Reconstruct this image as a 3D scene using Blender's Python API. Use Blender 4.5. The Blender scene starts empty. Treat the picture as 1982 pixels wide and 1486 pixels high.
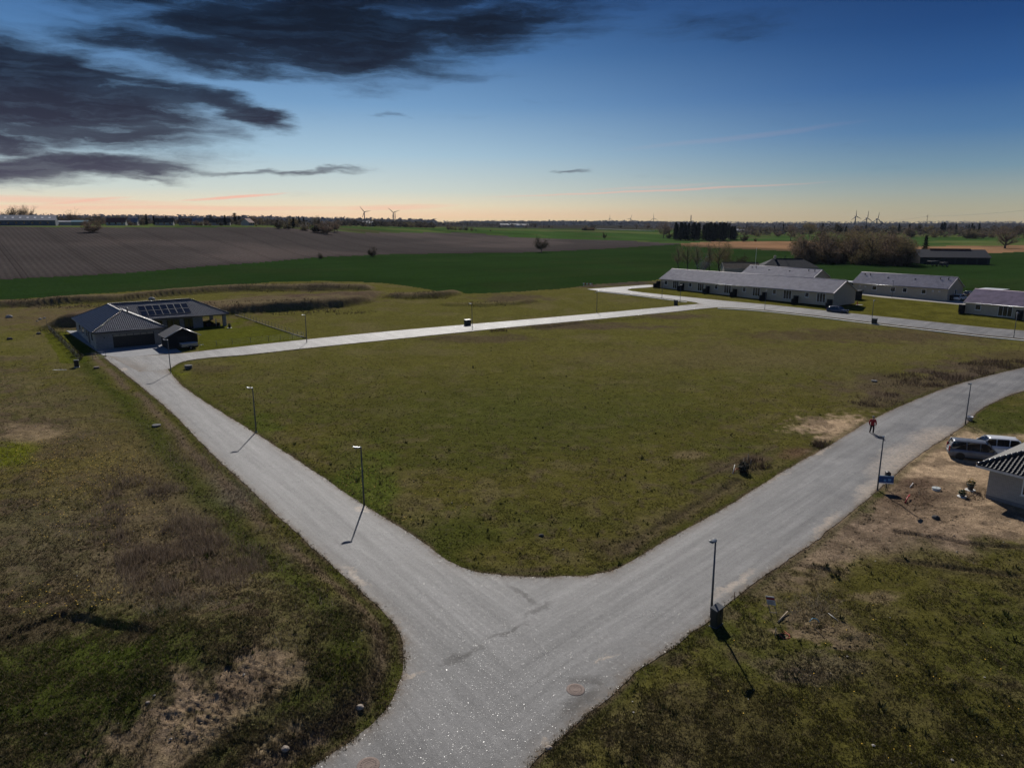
import bpy, bmesh, math, random
import numpy as np
from mathutils import Vector, Matrix
random.seed(7); RNG = np.random.default_rng(11)
SC = bpy.context.scene; COL = SC.collection
rad = math.radians
# ------------------------------------------------------------------ camera
PW, PH, FPX = 1982, 1486, 1375.0          # photograph size and focal length in its pixels
PITCH = rad(12.8); CZ = 22.8; SL = .0225  # drone height above the gently rising plot (slope SL)
CP, SP = math.cos(PITCH), math.sin(PITCH)
cam = bpy.data.cameras.new('camera'); cam_o = bpy.data.objects.new('camera', cam); COL.objects.link(cam_o)
cam_o.location = (0, 0, CZ); cam_o.rotation_euler = (rad(90) - PITCH, 0, 0)
cam.sensor_width = 36; cam.lens = 36 * FPX / PW; cam.clip_start = .5; cam.clip_end = 30000
SC.camera = cam_o
# ------------------------------------------------------------------ light
SUN_EL, SUN_AZ = 38.0, -3.5               # azimuth from +Y towards +X
sun = bpy.data.lights.new('sun', 'SUN'); sun.energy = 4.4; sun.angle = rad(.53); sun.color = (1, .95, .88)
sun_o = bpy.data.objects.new('sun', sun); COL.objects.link(sun_o)
sd = Vector((math.sin(rad(SUN_AZ)) * math.cos(rad(SUN_EL)), math.cos(rad(SUN_AZ)) * math.cos(rad(SUN_EL)), math.sin(rad(SUN_EL))))
sun_o.rotation_euler = sd.to_track_quat('Z', 'Y').to_euler(); sun_o.location = (0, 0, 200)
SC.view_settings.view_transform = 'Standard'; SC.view_settings.look = 'None'
SC.view_settings.exposure = 0; SC.view_settings.gamma = 1

def pray(px, py):
    dx = (px - PW / 2) / FPX; dy = (PH / 2 - py) / FPX
    return dx, CP + dy * SP, -SP + dy * CP
def azel(px, py):
    x, y, z = pray(px, py); return math.degrees(math.atan2(x, y)), math.degrees(math.atan2(z, math.hypot(x, y)))
def srgb(r, g, b):
    f = lambda c: (c / 255 / 12.92) if c <= 10 else ((c / 255 + .055) / 1.055) ** 2.4
    return (f(r), f(g), f(b), 1)

class NT:
    """tiny node-tree helper"""
    def __init__(s, nt): s.t = nt; nt.nodes.clear()
    def n(s, kind, **kw):
        nd = s.t.nodes.new(kind)
        for k, v in kw.items(): setattr(nd, k, v)
        return nd
    def l(s, a, b): s.t.links.new(a, b)
    def put(s, sock, v):
        if hasattr(v, 'links') or hasattr(v, 'is_linked'): s.l(v, sock)
        else: sock.default_value = v
    def math(s, op, a, b=0.0, c=None, clamp=False):
        nd = s.n('ShaderNodeMath', operation=op, use_clamp=clamp)
        s.put(nd.inputs[0], a); s.put(nd.inputs[1], b)
        if c is not None: s.put(nd.inputs[2], c)
        return nd.outputs[0]
    def vmath(s, op, a, b=(0, 0, 0)):
        nd = s.n('ShaderNodeVectorMath', operation=op); s.put(nd.inputs[0], a); s.put(nd.inputs[1], b)
        return nd.outputs['Value'] if op in ('DOT_PRODUCT', 'LENGTH', 'DISTANCE') else nd.outputs[0]
    def mix(s, f, a, b, blend='MIX'):
        nd = s.n('ShaderNodeMix', data_type='RGBA', blend_type=blend)
        s.put(nd.inputs[0], f); s.put(nd.inputs[6], a); s.put(nd.inputs[7], b); return nd.outputs[2]
    def ramp(s, f, stops, interp='LINEAR'):
        nd = s.n('ShaderNodeValToRGB'); cr = nd.color_ramp; cr.interpolation = interp
        while len(cr.elements) > 1: cr.elements.remove(cr.elements[-1])
        cr.elements[0].position = stops[0][0]; cr.elements[0].color = stops[0][1]
        for p, c in stops[1:]:
            e = cr.elements.new(p); e.color = c
        s.put(nd.inputs[0], f); return nd.outputs[0]
    def noise(s, v, scale, detail=3, rough=.55, dim='3D', dist=0):
        nd = s.n('ShaderNodeTexNoise', noise_dimensions=dim)
        if v is not None: s.l(v, nd.inputs['Vector'])
        nd.inputs['Scale'].default_value = scale; nd.inputs['Detail'].default_value = detail
        nd.inputs['Roughness'].default_value = rough; nd.inputs['Distortion'].default_value = dist
        return nd.outputs['Fac']
    def rng(s, v, a, b, c=0., d=1., smooth=False):
        nd = s.n('ShaderNodeMapRange', interpolation_type='SMOOTHSTEP' if smooth else 'LINEAR')
        s.put(nd.inputs[0], v); nd.inputs[1].default_value = a; nd.inputs[2].default_value = b
        nd.inputs[3].default_value = c; nd.inputs[4].default_value = d; return nd.outputs[0]

# ------------------------------------------------------------------ sky: dusk-blue gradient, dark stratus on the left, thin pink streaks
def build_world():
    w = bpy.data.worlds.new('World'); SC.world = w; w.use_nodes = True
    N = NT(w.node_tree)
    d = N.n('ShaderNodeTexCoord').outputs['Generated']
    sx = N.n('ShaderNodeSeparateXYZ'); N.l(d, sx.inputs[0])
    az = N.math('MULTIPLY', N.math('ARCTAN2', sx.outputs[0], sx.outputs[1]), 57.2958)
    el = N.math('MULTIPLY', N.math('ARCSINE', sx.outputs[2]), 57.2958)
    e01 = N.rng(el, 0, 40)
    k = lambda e: e / 40
    left = N.ramp(e01, [(k(0), srgb(232, 206, 160)), (k(.5), srgb(248, 210, 168)), (k(1.2), srgb(232, 216, 184)), (k(2.4), srgb(200, 208, 200)),
                        (k(5), srgb(162, 190, 207)), (k(8.5), srgb(114, 153, 191)), (k(12), srgb(78, 120, 167)), (k(16), srgb(48, 87, 139)), (k(26), srgb(30, 60, 106)), (1, srgb(34, 60, 104))])
    right = N.ramp(e01, [(k(0), srgb(176, 160, 122)), (k(.7), srgb(168, 161, 132)), (k(2.0), srgb(146, 156, 150)), (k(3.6), srgb(112, 141, 158)),
                         (k(6), srgb(76, 115, 156)), (k(9), srgb(48, 89, 142)), (k(12.5), srgb(31, 68, 120)), (k(16), srgb(22, 53, 101)), (k(26), srgb(18, 42, 84)), (1, srgb(24, 44, 84))])
    fac = N.rng(az, -14, 34, 0, 1, True)
    sky = N.mix(fac, left, right)
    # clouds: soft ellipses in (azimuth, elevation), warped and broken up with noise
    cmb = N.n('ShaderNodeCombineXYZ'); N.l(az, cmb.inputs[0]); N.l(el, cmb.inputs[1])
    ae = cmb.outputs[0]
    st = N.vmath('MULTIPLY', ae, (.16, .62, 0)); n1 = N.n('ShaderNodeTexNoise'); N.l(st, n1.inputs['Vector']); n1.inputs['Scale'].default_value = .9; n1.inputs['Detail'].default_value = 7; n1.inputs['Roughness'].default_value = .6
    warp = N.vmath('MULTIPLY', N.vmath('SUBTRACT', n1.outputs['Color'], (.5, .5, .5)), (8, 3.0, 0))
    wa = N.vmath('ADD', ae, warp)
    st2 = N.vmath('MULTIPLY', N.vmath('ADD', ae, N.vmath('MULTIPLY', warp, (.6, .6, 0))), (.12, .8, 0))
    n2 = N.noise(st2, 1.1, 8, .66)
    def blob(cx, cy, rx, ry, ang, amp, base=None):
        a0, e0 = azel(cx, cy); s = .0417 * 1.0       # degrees per pixel near the axis
        rx, ry = rx * s, ry * s; c, sn = math.cos(rad(ang)), math.sin(rad(ang))
        p = N.vmath('SUBTRACT', wa, (a0, e0, 0))
        u = N.vmath('DOT_PRODUCT', p, (c / rx, sn / rx, 0)); v = N.vmath('DOT_PRODUCT', p, (-sn / ry, c / ry, 0))
        q = N.math('SUBTRACT', 1.0, N.math('ADD', N.math('MULTIPLY', u, u), N.math('MULTIPLY', v, v)))
        q = N.math('MULTIPLY', N.math('MAXIMUM', q, -2.8), amp)
        return q
    blobs = [(600, 60, 330, 85, -3, 1.25), (860, 62, 320, 52, 5, 1.0), (380, 105, 250, 36, -4, .95), (690, -60, 620, 70, 0, 1.0), (180, -30, 420, 36, -4, .7),
             (20, 165, 340, 88, -10, 1.3), (300, 175, 130, 26, -8, .8), (300, 225, 150, 24, -10, .85), (490, 222, 70, 26, -14, 1.05), (430, 200, 110, 20, -12, .8), (-40, 120, 160, 60, -8, 1.1), (10, 270, 75, 22, -6, .95),
             (150, 318, 210, 26, 1, 1.1), (330, 322, 70, 6, -6, .75), (250, 283, 90, 8, 4, .65), (530, 330, 150, 7, 2, .62), (200, 341, 130, 7, -1, .7), (-60, 325, 220, 28, 2, 1.0),
             (1105, 330, 42, 5, 0, .6), (745, 219, 30, 5, 0, .45), (1380, 50, 110, 18, -5, .2)]
    dens = None
    for b in blobs:
        q = blob(*b); dens = q if dens is None else N.math('SMOOTH_MAX', dens, q, .35)
    dens = N.math('ADD', dens, N.math('MULTIPLY', N.math('SUBTRACT', n2, .5), 2.3))
    alpha = N.rng(dens, -.42, 1.0, 0, .985, True)
    ccol = N.ramp(N.rng(el, 2, 18), [(0, srgb(70, 66, 84)), (.2, srgb(46, 45, 62)), (.45, srgb(23, 28, 45)), (.75, srgb(9, 18, 33)), (1, srgb(5, 12, 25))])
    ccol = N.mix(N.rng(dens, .1, .8), N.mix(.3, ccol, sky), ccol)
    ccol = N.mix(N.math('MULTIPLY', N.rng(N.noise(st2, 2.2, 6, .65), .42, .72, 0, 1, True), .3), ccol, N.mix(.35, ccol, sky))
    sky2 = N.mix(alpha, sky, ccol)
    # pink streaks low over the horizon
    def streak(x0, y0, x1, y1, th, amp):
        a0, e0 = azel(x0, y0); a1, e1 = azel(x1, y1); L = math.hypot(a1 - a0, e1 - e0)
        c, sn = (a1 - a0) / L, (e1 - e0) / L
        p = N.vmath('SUBTRACT', N.vmath('ADD', ae, N.vmath('MULTIPLY', warp, (.3, .12, 0))), ((a0 + a1) / 2, (e0 + e1) / 2, 0))
        u = N.vmath('DOT_PRODUCT', p, (2 * c / L, 2 * sn / L, 0)); v = N.vmath('DOT_PRODUCT', p, (-sn / th, c / th, 0))
        q = N.math('SUBTRACT', 1.0, N.math('ADD', N.math('MULTIPLY', u, u), N.math('MULTIPLY', v, v)), clamp=True)
        return N.math('MULTIPLY', q, amp)
    pk = None
    for s_ in [(-400, 372, 420, 396, .30, .4), (60, 398, 260, 380, .15, .6), (340, 389, 560, 374, .12, .75), (-300, 398, 760, 402, .22, .4), (620, 404, 900, 398, .25, .4), (900, 384, 1640, 351, .10, .38), (1100, 370, 1420, 354, .14, .14), (1180, 292, 1700, 232, .25, .05)]:
        q = streak(*s_); pk = q if pk is None else N.math('MAXIMUM', pk, q)
    sky3 = N.mix(pk, sky2, srgb(244, 172, 150))
    ny = N.n('ShaderNodeTexSky', sky_type='NISHITA', sun_disc=False, sun_elevation=rad(SUN_EL), sun_rotation=rad(SUN_AZ), altitude=100)
    b1 = N.n('ShaderNodeBackground'); N.l(sky3, b1.inputs[0]); b1.inputs[1].default_value = 1.1
    b2 = N.n('ShaderNodeBackground'); N.l(ny.outputs[0], b2.inputs[0]); b2.inputs[1].default_value = .05
    mx = N.n('ShaderNodeMixShader'); mx.inputs[0].default_value = .008; N.l(b1.outputs[0], mx.inputs[1]); N.l(b2.outputs[0], mx.inputs[2])
    o = N.n('ShaderNodeOutputWorld'); N.l(mx.outputs[0], o.inputs[0])
build_world()

# ------------------------------------------------------------------ numpy noise
def hsh(i, j, s):
    h = (i.astype(np.int64) * 374761393 + j.astype(np.int64) * 668265263 + s * 974711) & 0xffffffff
    h = ((h ^ (h >> 13)) * 1274126177) & 0xffffffff
    return ((h ^ (h >> 16)) & 0xffff) / 65535.0
def vn(x, y, s=0):
    xi, yi = np.floor(x), np.floor(y); fx, fy = x - xi, y - yi
    fx = fx * fx * (3 - 2 * fx); fy = fy * fy * (3 - 2 * fy)
    a = hsh(xi, yi, s); b = hsh(xi + 1, yi, s); c = hsh(xi, yi + 1, s); d = hsh(xi + 1, yi + 1, s)
    return (a * (1 - fx) + b * fx) * (1 - fy) + (c * (1 - fx) + d * fx) * fy
def fbm(x, y, sc, o=4, s=0, g=.5):
    t = 0; a = 1; n = 0; x = np.asarray(x, float) / sc; y = np.asarray(y, float) / sc
    for k in range(o):
        t = t + a * vn(x * 2 ** k + 17.3 * k, y * 2 ** k - 9.1 * k, s + k); n += a; a *= g
    return t / n
def sst(a, b, v):
    t = np.clip((v - a) / (b - a), 0, 1); return t * t * (3 - 2 * t)

# ------------------------------------------------------------------ terrain
def z_base(x, y):
    x = np.asarray(x, float); y = np.asarray(y, float)
    p = np.where(y < 185, SL * y, SL * 185 + 1.2 * (1 - np.exp(-np.maximum(y - 185, 0) * SL / 1.2)))
    p = np.where(y < -60, -60 * SL, p)
    r = np.hypot(x, y); a = np.degrees(np.arctan2(x, y))
    A = np.interp(a, [-90, -60, -36, -20, -10, 0, 8, 15, 60, 90], [0, 16, 15.5, 15.2, 12, 8, 6, 5, 5, 0])
    r0 = np.interp(a, [-60, -36, -20, -10, 0, 8, 15], [230, 230, 260, 380, 420, 450, 500])
    r1 = np.interp(a, [-60, -36, -20, -10, 0, 8, 15], [530, 530, 570, 760, 850, 1000, 1300])
    z = p + A * sst(0, 1, (r - r0) / (r1 - r0))
    n = fbm(a * 1.0, r * .002, 3.0, 3, 5) - .5
    z = z + np.interp(a, [-50, -40, -28, -14, -7, -3], [4, 4, 3.5, 2, 0, 0]) * np.exp(-((r - 1750) / 380) ** 2) * (1 + n * .5)
    z = z + np.interp(a, [-4, 0, 5, 9, 13, 17], [0, 2, 4, 4, 2, 0]) * np.exp(-((r - 2400) / 450) ** 2) * (1 + n * .8)
    z = z + 6 * np.exp(-((r - 5600) / 900) ** 2) * (1 + n * 1.2)
    return z
def gplane(px, py):
    x, y, z = pray(px, py); t = CZ / (SL * y - z); return x * t, y * t
def proj_np(x, y, z):
    z = z - CZ; d = y * CP - z * SP; d = np.where(d < .1, .1, d); u = y * SP + z * CP
    return PW / 2 + FPX * x / d, PH / 2 - FPX * u / d
def catmull(P, n=6):
    P = [np.array(p, float) for p in P]; P = [2 * P[0] - P[1]] + P + [2 * P[-1] - P[-2]]; o = []
    for i in range(1, len(P) - 2):
        for k in range(n):
            t = k / n; a, b, c, d = P[i - 1:i + 3]
            o.append(.5 * ((2 * b) + (c - a) * t + (2 * a - 5 * b + 4 * c - d) * t * t + (3 * b - a - 3 * c + d) * t ** 3))
    o.append(P[-2]); return np.array(o)
def pxline(pts, n=6): return catmull([gplane(*p) for p in pts], n)

# road outlines in the photograph, laid on the plot
L_EDGE = [(470, 1600), (600, 1486), (700, 1418), (752, 1366), (775, 1320), (782, 1272), (772, 1228), (735, 1178), (660, 1110), (600, 1056), (500, 962), (400, 868), (330, 796), (260, 738), (222, 708), (201, 692)]
M_EDGE = [(334, 726), (352, 746), (400, 780), (497, 840), (600, 907), (705, 978), (800, 1037), (870, 1086), (912, 1105), (965, 1113), (1030, 1116), (1095, 1116), (1150, 1111), (1205, 1095), (1300, 1040), (1400, 985), (1500, 922), (1600, 865), (1690, 812), (1760, 779), (1850, 745), (1982, 711), (2120, 684)]
R_EDGE = [(2120, 722), (1982, 757), (1930, 776), (1893, 797), (1868, 822), (1800, 866), (1750, 902), (1697, 950), (1600, 1030), (1500, 1100), (1420, 1160), (1372, 1202), (1300, 1254), (1230, 1303), (1150, 1373), (1060, 1452), (1025, 1486), (910, 1600)]
def wobble(P, a, seed):
    P = np.array(P); T = np.gradient(P, axis=0); T /= np.linalg.norm(T, axis=1)[:, None] + 1e-9; Nn = np.stack([-T[:, 1], T[:, 0]], 1)
    s = np.cumsum(np.r_[0, np.linalg.norm(np.diff(P, axis=0), axis=1)])
    w = (fbm(s, s * 0 + seed, 1.5, 4, seed, .65) - .5) * 2 * a; w[0] = w[-1] = 0
    return P + Nn * w[:, None]
def dens_line(P, step):
    o = [P[0]]
    for a, b in zip(P[:-1], P[1:]):
        k = max(1, int(np.linalg.norm(b - a) / step))
        for i in range(1, k + 1): o.append(a + (b - a) * i / k)
    return np.array(o)
def edge(pts, seed, a=.15): return wobble(dens_line(pxline(pts), .3), a, seed)
CORNER = [gplane(201, 692), gplane(330, 683), gplane(318, 710)]
ROAD_MAIN = np.concatenate([edge(L_EDGE, 1), [gplane(212, 687)], [gplane(330, 692)], [gplane(322, 712)], edge(M_EDGE, 2), edge(R_EDGE, 3)])
B_UP = [(210, 689), (300, 687), (360, 683), (430, 675), (590, 657.5), (750, 641.5), (905, 628), (1000, 620), (1155, 606.5), (1260, 597), (1345, 589), (1400, 585)]
B_LO = [(1400, 594), (1345, 599), (1300, 604), (1160, 617.5), (1000, 632.5), (920, 640.5), (750, 658), (590, 674.5), (480, 686.5), (400, 693), (352, 701), (322, 716), (270, 720)]
ROAD_B = np.concatenate([edge(B_UP, 4, .07), edge(B_LO, 5, .1)])
C_LO = [(1136, 559.5), (1160, 563), (1220, 569.5), (1281, 577), (1340, 584.5), (1353, 588), (1345, 594), (1390, 595), (1440, 597.5), (1500, 602.5), (1600, 613.5), (1690, 624.5), (1800, 637), (1900, 648.5), (1982, 656.5), (2120, 671)]
C_UP = [(2120, 651), (1982, 640), (1900, 633), (1800, 622.5), (1690, 611), (1600, 601.5), (1500, 591), (1400, 582), (1340, 576), (1270, 569), (1235, 565), (1216, 561.5), (1222, 558.5), (1262, 555), (1258, 550.5), (1210, 554), (1136, 559.5)]
ROAD_C = np.concatenate([edge(C_LO[:6], 6, .03), edge(C_LO[6:], 16, .05), edge(C_UP, 7, .06)])
DRIVE = np.array([gplane(*p) for p in [(199, 688), (236, 692), (330, 684), (352, 682), (330, 668), (150, 640), (128, 640), (190, 682)]])
PATH3 = np.concatenate([edge([(1655, 569), (1700, 575), (1760, 580.5), (1830, 587), (1880, 592)], 8, .03), edge([(1880, 586), (1830, 579), (1760, 572.5), (1700, 568), (1660, 565)], 9, .03)])
ROADS = [ROAD_MAIN, ROAD_B, ROAD_C, DRIVE, PATH3]
def inside(P, x, y):
    c = np.zeros(x.shape, bool); n = len(P); j = n - 1
    for i in range(n):
        xi, yi = P[i]; xj, yj = P[j]
        if yi != yj:
            m = (yi > y) != (yj > y)
            c ^= m & (x < (xj - xi) * (y - yi) / (yj - yi) + xi)
        j = i
    return c
def segdist(P, x, y, closed=True, rng_=1e9):
    d = np.full(x.shape, 1e9); n = len(P)
    for i in range(n if closed else n - 1):
        a = P[i]; b = P[(i + 1) % n]; e = b - a; L = e @ e
        if L < 1e-9: continue
        t = np.clip(((x - a[0]) * e[0] + (y - a[1]) * e[1]) / L, 0, 1)
        d = np.minimum(d, (x - a[0] - t * e[0]) ** 2 + (y - a[1] - t * e[1]) ** 2)
    return np.sqrt(d)
def road_sd(x, y):
    """signed distance to the nearest road (negative on the road); coarse outside the plot"""
    x = np.asarray(x, float); y = np.asarray(y, float); out = np.full(x.shape, 60.0)
    m = (y > 14) & (y < 235) & (np.abs(x) < 150); xs, ys = x[m], y[m]; res = np.full(xs.shape, 60.0)
    for P in ROADS:
        bb = (xs > P[:, 0].min() - 9) & (xs < P[:, 0].max() + 9) & (ys > P[:, 1].min() - 9) & (ys < P[:, 1].max() + 9)
        if not bb.any(): continue
        Q = P[::3] if len(P) > 150 else P
        d = segdist(Q, xs[bb], ys[bb]); i = inside(P, xs[bb], ys[bb]); d = np.where(i, -d, d)
        res[bb] = np.minimum(res[bb], d)
    out[m] = res; return out
# banks of dug earth: (foot of the steep face seen by the camera, height, width of the top, back slope)
BANKS = [([(-300, 612), (0, 597), (60, 595), (130, 590), (215, 587), (300, 577), (400, 568), (440, 565), (560, 564), (690, 563), (730, 568)], 1.6, 4, 12),
         ([(30, 645), (70, 640), (110, 636), (160, 634), (300, 624), (420, 613), (520, 606), (600, 602), (660, 597), (715, 588), (742, 579)], 2.0, 12, 26),
         ([(728, 577), (770, 580), (830, 579), (870, 575), (905, 572)], 1.2, 3, 14),
         ([(835, 590), (880, 594), (940, 594), (1000, 591), (1060, 583)], .6, 2.5, 8),
         ([(985, 640), (1040, 636), (1141, 626), (1232, 617), (1351, 600.6)], .45, .8, 2.4),
         ([(600, 676), (750, 664), (900, 650)], .2, .6, 2.4)]
BANKW = [(np.array([gplane(*p) for p in b[0]]), b[1], b[2], b[3]) for b in BANKS]
CREST = np.array([gplane(*p) for p in [(-200, 1330), (-60, 1262), (40, 1222), (90, 1200), (125, 1190), (180, 1204), (230, 1226), (275, 1246), (340, 1275)]])
TRENCH = [([(1735, 1030), (1800, 1040), (1860, 1050), (1945, 1057), (2010, 1062)], .2), ([(1545, 1093), (1600, 1105), (1625, 1112)], .2), ([(1740, 1082), (1800, 1092), (1900, 1105), (1970, 1113)], .25),
          ([(1215, 1062), (1280, 1020), (1340, 985), (1430, 930)], .35), ([(1000, 1110), (1060, 1100)], .15), ([(1340, 935), (1500, 865)], .12)]
TRW = [(np.array([gplane(*p) for p in t[0]]), t[1]) for t in TRENCH]
HOLE = gplane(1655, 1240)
TREAD = [(450, 1425, 150, 75), (520, 1350, 95, 38), (1660, 1245, 45, 18), (1600, 1290, 110, 26), (1815, 905, 175, 75), (1620, 825, 75, 18)]
def bank_h(x, y):
    h = np.zeros(x.shape)
    for P, hh, top, back in BANKW:
        xs = P[:, 0]; ys = P[:, 1]; o = np.argsort(xs); yl = np.interp(x, xs[o], ys[o])
        d = (y - yl) * .85 + (fbm(x, y, 11, 2, 21) - .5) * min(1.2, hh * .8)
        ends = sst(0, 5, x - xs.min()) * sst(0, 5, xs.max() - x) if hh > .5 else sst(0, 3, x - xs.min()) * sst(0, 3, xs.max() - x)
        v = hh * sst(0, 1.35 * hh + .3, d) * (1 - sst(top, back, d)) * ends * (.75 + .5 * fbm(x, y, 9, 2, 31))
        h = np.maximum(h, v)
    return h
def mound_h(x, y):
    # heap in the foreground whose near flank falls towards the viewer
    m = np.exp(-(((x + 14.5) / 9.5) ** 2 + ((y - 33.5) / 7.0) ** 2)) * 1.9
    xs = CREST[:, 0]; ys = CREST[:, 1]; yl = np.interp(x, xs, ys)
    d = yl - y + (fbm(x, y, .7, 3, 41) - .5) * .5
    w = sst(xs.max() + .5, xs.max() - 3, x)
    cut = .38 * sst(0, .5, d) * (1 - sst(.5, 9, d) * .55) * w
    return m - cut * sst(0, .6, m)
def gz(x, y, sd=None, detail=True):
    x = np.asarray(x, float); y = np.asarray(y, float)
    z = z_base(x, y); near = (y > 10) & (y < 260) & (np.abs(x) < 220)
    if near.any():
        xs, ys = x[near], y[near]
        s = road_sd(xs, ys) if sd is None else sd[near]
        st_ = .25 + np.maximum(ys - 60, 0) * .012; off = sst(0, 1, (s - st_) / 2.0)
        h = bank_h(xs, ys) + mound_h(xs, ys)
        if detail:
            h = h + (fbm(xs, ys, 6, 3, 51) - .5) * .35 + (fbm(xs, ys, .9, 3, 52) - .5) * .16
            for P, wd in TRW:
                dd = segdist(P, xs, ys, False); h = h - .12 * np.exp(-(dd / wd) ** 2) + .05 * np.exp(-((dd - wd * 2) / wd) ** 2)
            dd = np.hypot(xs - HOLE[0], (ys - HOLE[1]) * 1.4); h = h - .16 * sst(1.0, .4, dd + (fbm(xs, ys, .6, 2, 58) - .5) * .8)
            qx, qy = proj_np(xs, ys, z_base(xs, ys)); tm_ = np.zeros(xs.shape)
            for cx, cy, rx, ry in TREAD: tm_ = np.maximum(tm_, 1 - sst(.6, 1.1, np.hypot((qx - cx) / rx, (qy - cy) / ry) + (fbm(xs, ys, 1.2, 2, 59) - .5) * .8))
            tu = xs * .61 + ys * .79; tv = xs * .79 - ys * .61
            h = h + tm_ * (.018 * np.sin(6.283 * (tu + .25 * np.abs((tv / .55) % 2 - 1)) / .34) + .2 * (fbm(xs, ys, .3, 3, 57) - .5))
        h = h * off + np.where(s < -.2, -.13, np.where(s < 0, -.05, .012 * (ys < 90) - .03 * (ys >= 90))) * (1 - off)
        # level building plots
        for cx, cy, R_ in FLATS:
            q = np.hypot(xs - cx, ys - cy); h = h * sst(R_, R_ + 4, q)
        z[near] += h
    return z
FLATS = [(-62, 126, 15), (-48, 128, 9), (62, 188, 27), (104, 185, 14), (42, 57, 6)]
def gz1(x, y): return float(gz(np.array([x]), np.array([y]))[0])
def graymarch(px, py, tmax=4000):
    x, y, z = pray(px, py); t = 20.; prev = t
    ts = np.geomspace(20, tmax, 900); gx = x * ts; gy = y * ts; zz = CZ + z * ts; g = z_base(gx, gy)
    i = np.argmax(zz < g)
    if not (zz < g).any(): i = len(ts) - 1
    t = ts[i]; return x * t, y * t
def at_ground(px, py):
    """ground point seen at a photo pixel"""
    x, y = gplane(px, py) if py > 545 else graymarch(px, py)
    return x, y, gz1(x, y)
def at_dist(px, D):
    x, y, z = pray(px, 431); h = math.hypot(x, y); return x / h * D, y / h * D

# ------------------------------------------------------------------ materials
MATS = {}
def M(name, col, rough=.75, metal=0., var=.18, scale=3., bump=0., bscale=30., spec=.4, attr=None, trans=0., coat=0., emit=None):
    if name in MATS: return MATS[name]
    m = bpy.data.materials.new(name); m.use_nodes = True; N = NT(m.node_tree)
    o = N.n('ShaderNodeOutputMaterial'); b = N.n('ShaderNodeBsdfPrincipled'); N.l(b.outputs[0], o.inputs[0])
    pos = N.n('ShaderNodeNewGeometry').outputs['Position']
    base = (*col, 1) if col else (1, 1, 1, 1)
    if attr: base = N.n('ShaderNodeAttribute', attribute_name=attr).outputs['Color']
    if var:
        f = N.noise(pos, scale, 4, .6)
        lo = N.mix(1, base, (1 - var, 1 - var, 1 - var, 1), 'MULTIPLY'); hi = N.mix(1, base, (1 + var, 1 + var, 1 + var, 1), 'MULTIPLY')
        base = N.mix(N.rng(f, .3, .7), lo, hi)
    N.put(b.inputs['Base Color'], base); b.inputs['Roughness'].default_value = rough; b.inputs['Metallic'].default_value = metal
    b.inputs['Specular IOR Level'].default_value = spec
    if coat: b.inputs['Coat Weight'].default_value = coat; b.inputs['Coat Roughness'].default_value = .08
    if trans:
        tr = N.n('ShaderNodeBsdfTranslucent'); N.put(tr.inputs[0], base); mx = N.n('ShaderNodeMixShader'); mx.inputs[0].default_value = trans
        N.l(b.outputs[0], mx.inputs[1]); N.l(tr.outputs[0], mx.inputs[2]); N.l(mx.outputs[0], o.inputs[0])
    if bump:
        bp = N.n('ShaderNodeBump'); bp.inputs['Strength'].default_value = bump; bp.inputs['Distance'].default_value = .05
        N.l(N.noise(pos, bscale, 4, .6), bp.inputs['Height']); N.l(bp.outputs[0], b.inputs['Normal'])
    MATS[name] = m; return m

def ground_mat():
    m = bpy.data.materials.new('earth_and_grass'); m.use_nodes = True; N = NT(m.node_tree)
    o = N.n('ShaderNodeOutputMaterial'); b = N.n('ShaderNodeBsdfPrincipled'); N.l(b.outputs[0], o.inputs[0])
    pos = N.n('ShaderNodeNewGeometry').outputs['Position']
    c = N.n('ShaderNodeAttribute', attribute_name='Col').outputs['Color']
    f1 = N.noise(pos, 1.6, 5, .7); f2 = N.noise(pos, 9, 3, .7); f3 = N.noise(N.vmath('MULTIPLY', pos, (1, .5, 1)), .25, 4, .6)
    k = N.math('MULTIPLY', N.rng(f1, .25, .75, .66, 1.34), N.rng(f2, .25, .75, .5, 1.5)); k = N.math('MULTIPLY', k, N.rng(f3, .3, .7, .92, 1.08))
    kc = N.n('ShaderNodeCombineXYZ')
    for i in range(3): N.l(k, kc.inputs[i])
    N.l(N.mix(1, c, kc.outputs[0], 'MULTIPLY'), b.inputs['Base Color']); b.inputs['Roughness'].default_value = 1; b.inputs['Specular IOR Level'].default_value = 0
    bp = N.n('ShaderNodeBump'); bp.inputs['Strength'].default_value = .8; bp.inputs['Distance'].default_value = .12
    N.l(N.math('ADD', N.noise(pos, 3.5, 5, .7), N.math('MULTIPLY', N.noise(pos, 16, 3, .6), .4)), bp.inputs['Height']); N.l(bp.outputs[0], b.inputs['Normal'])
    return m
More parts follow.
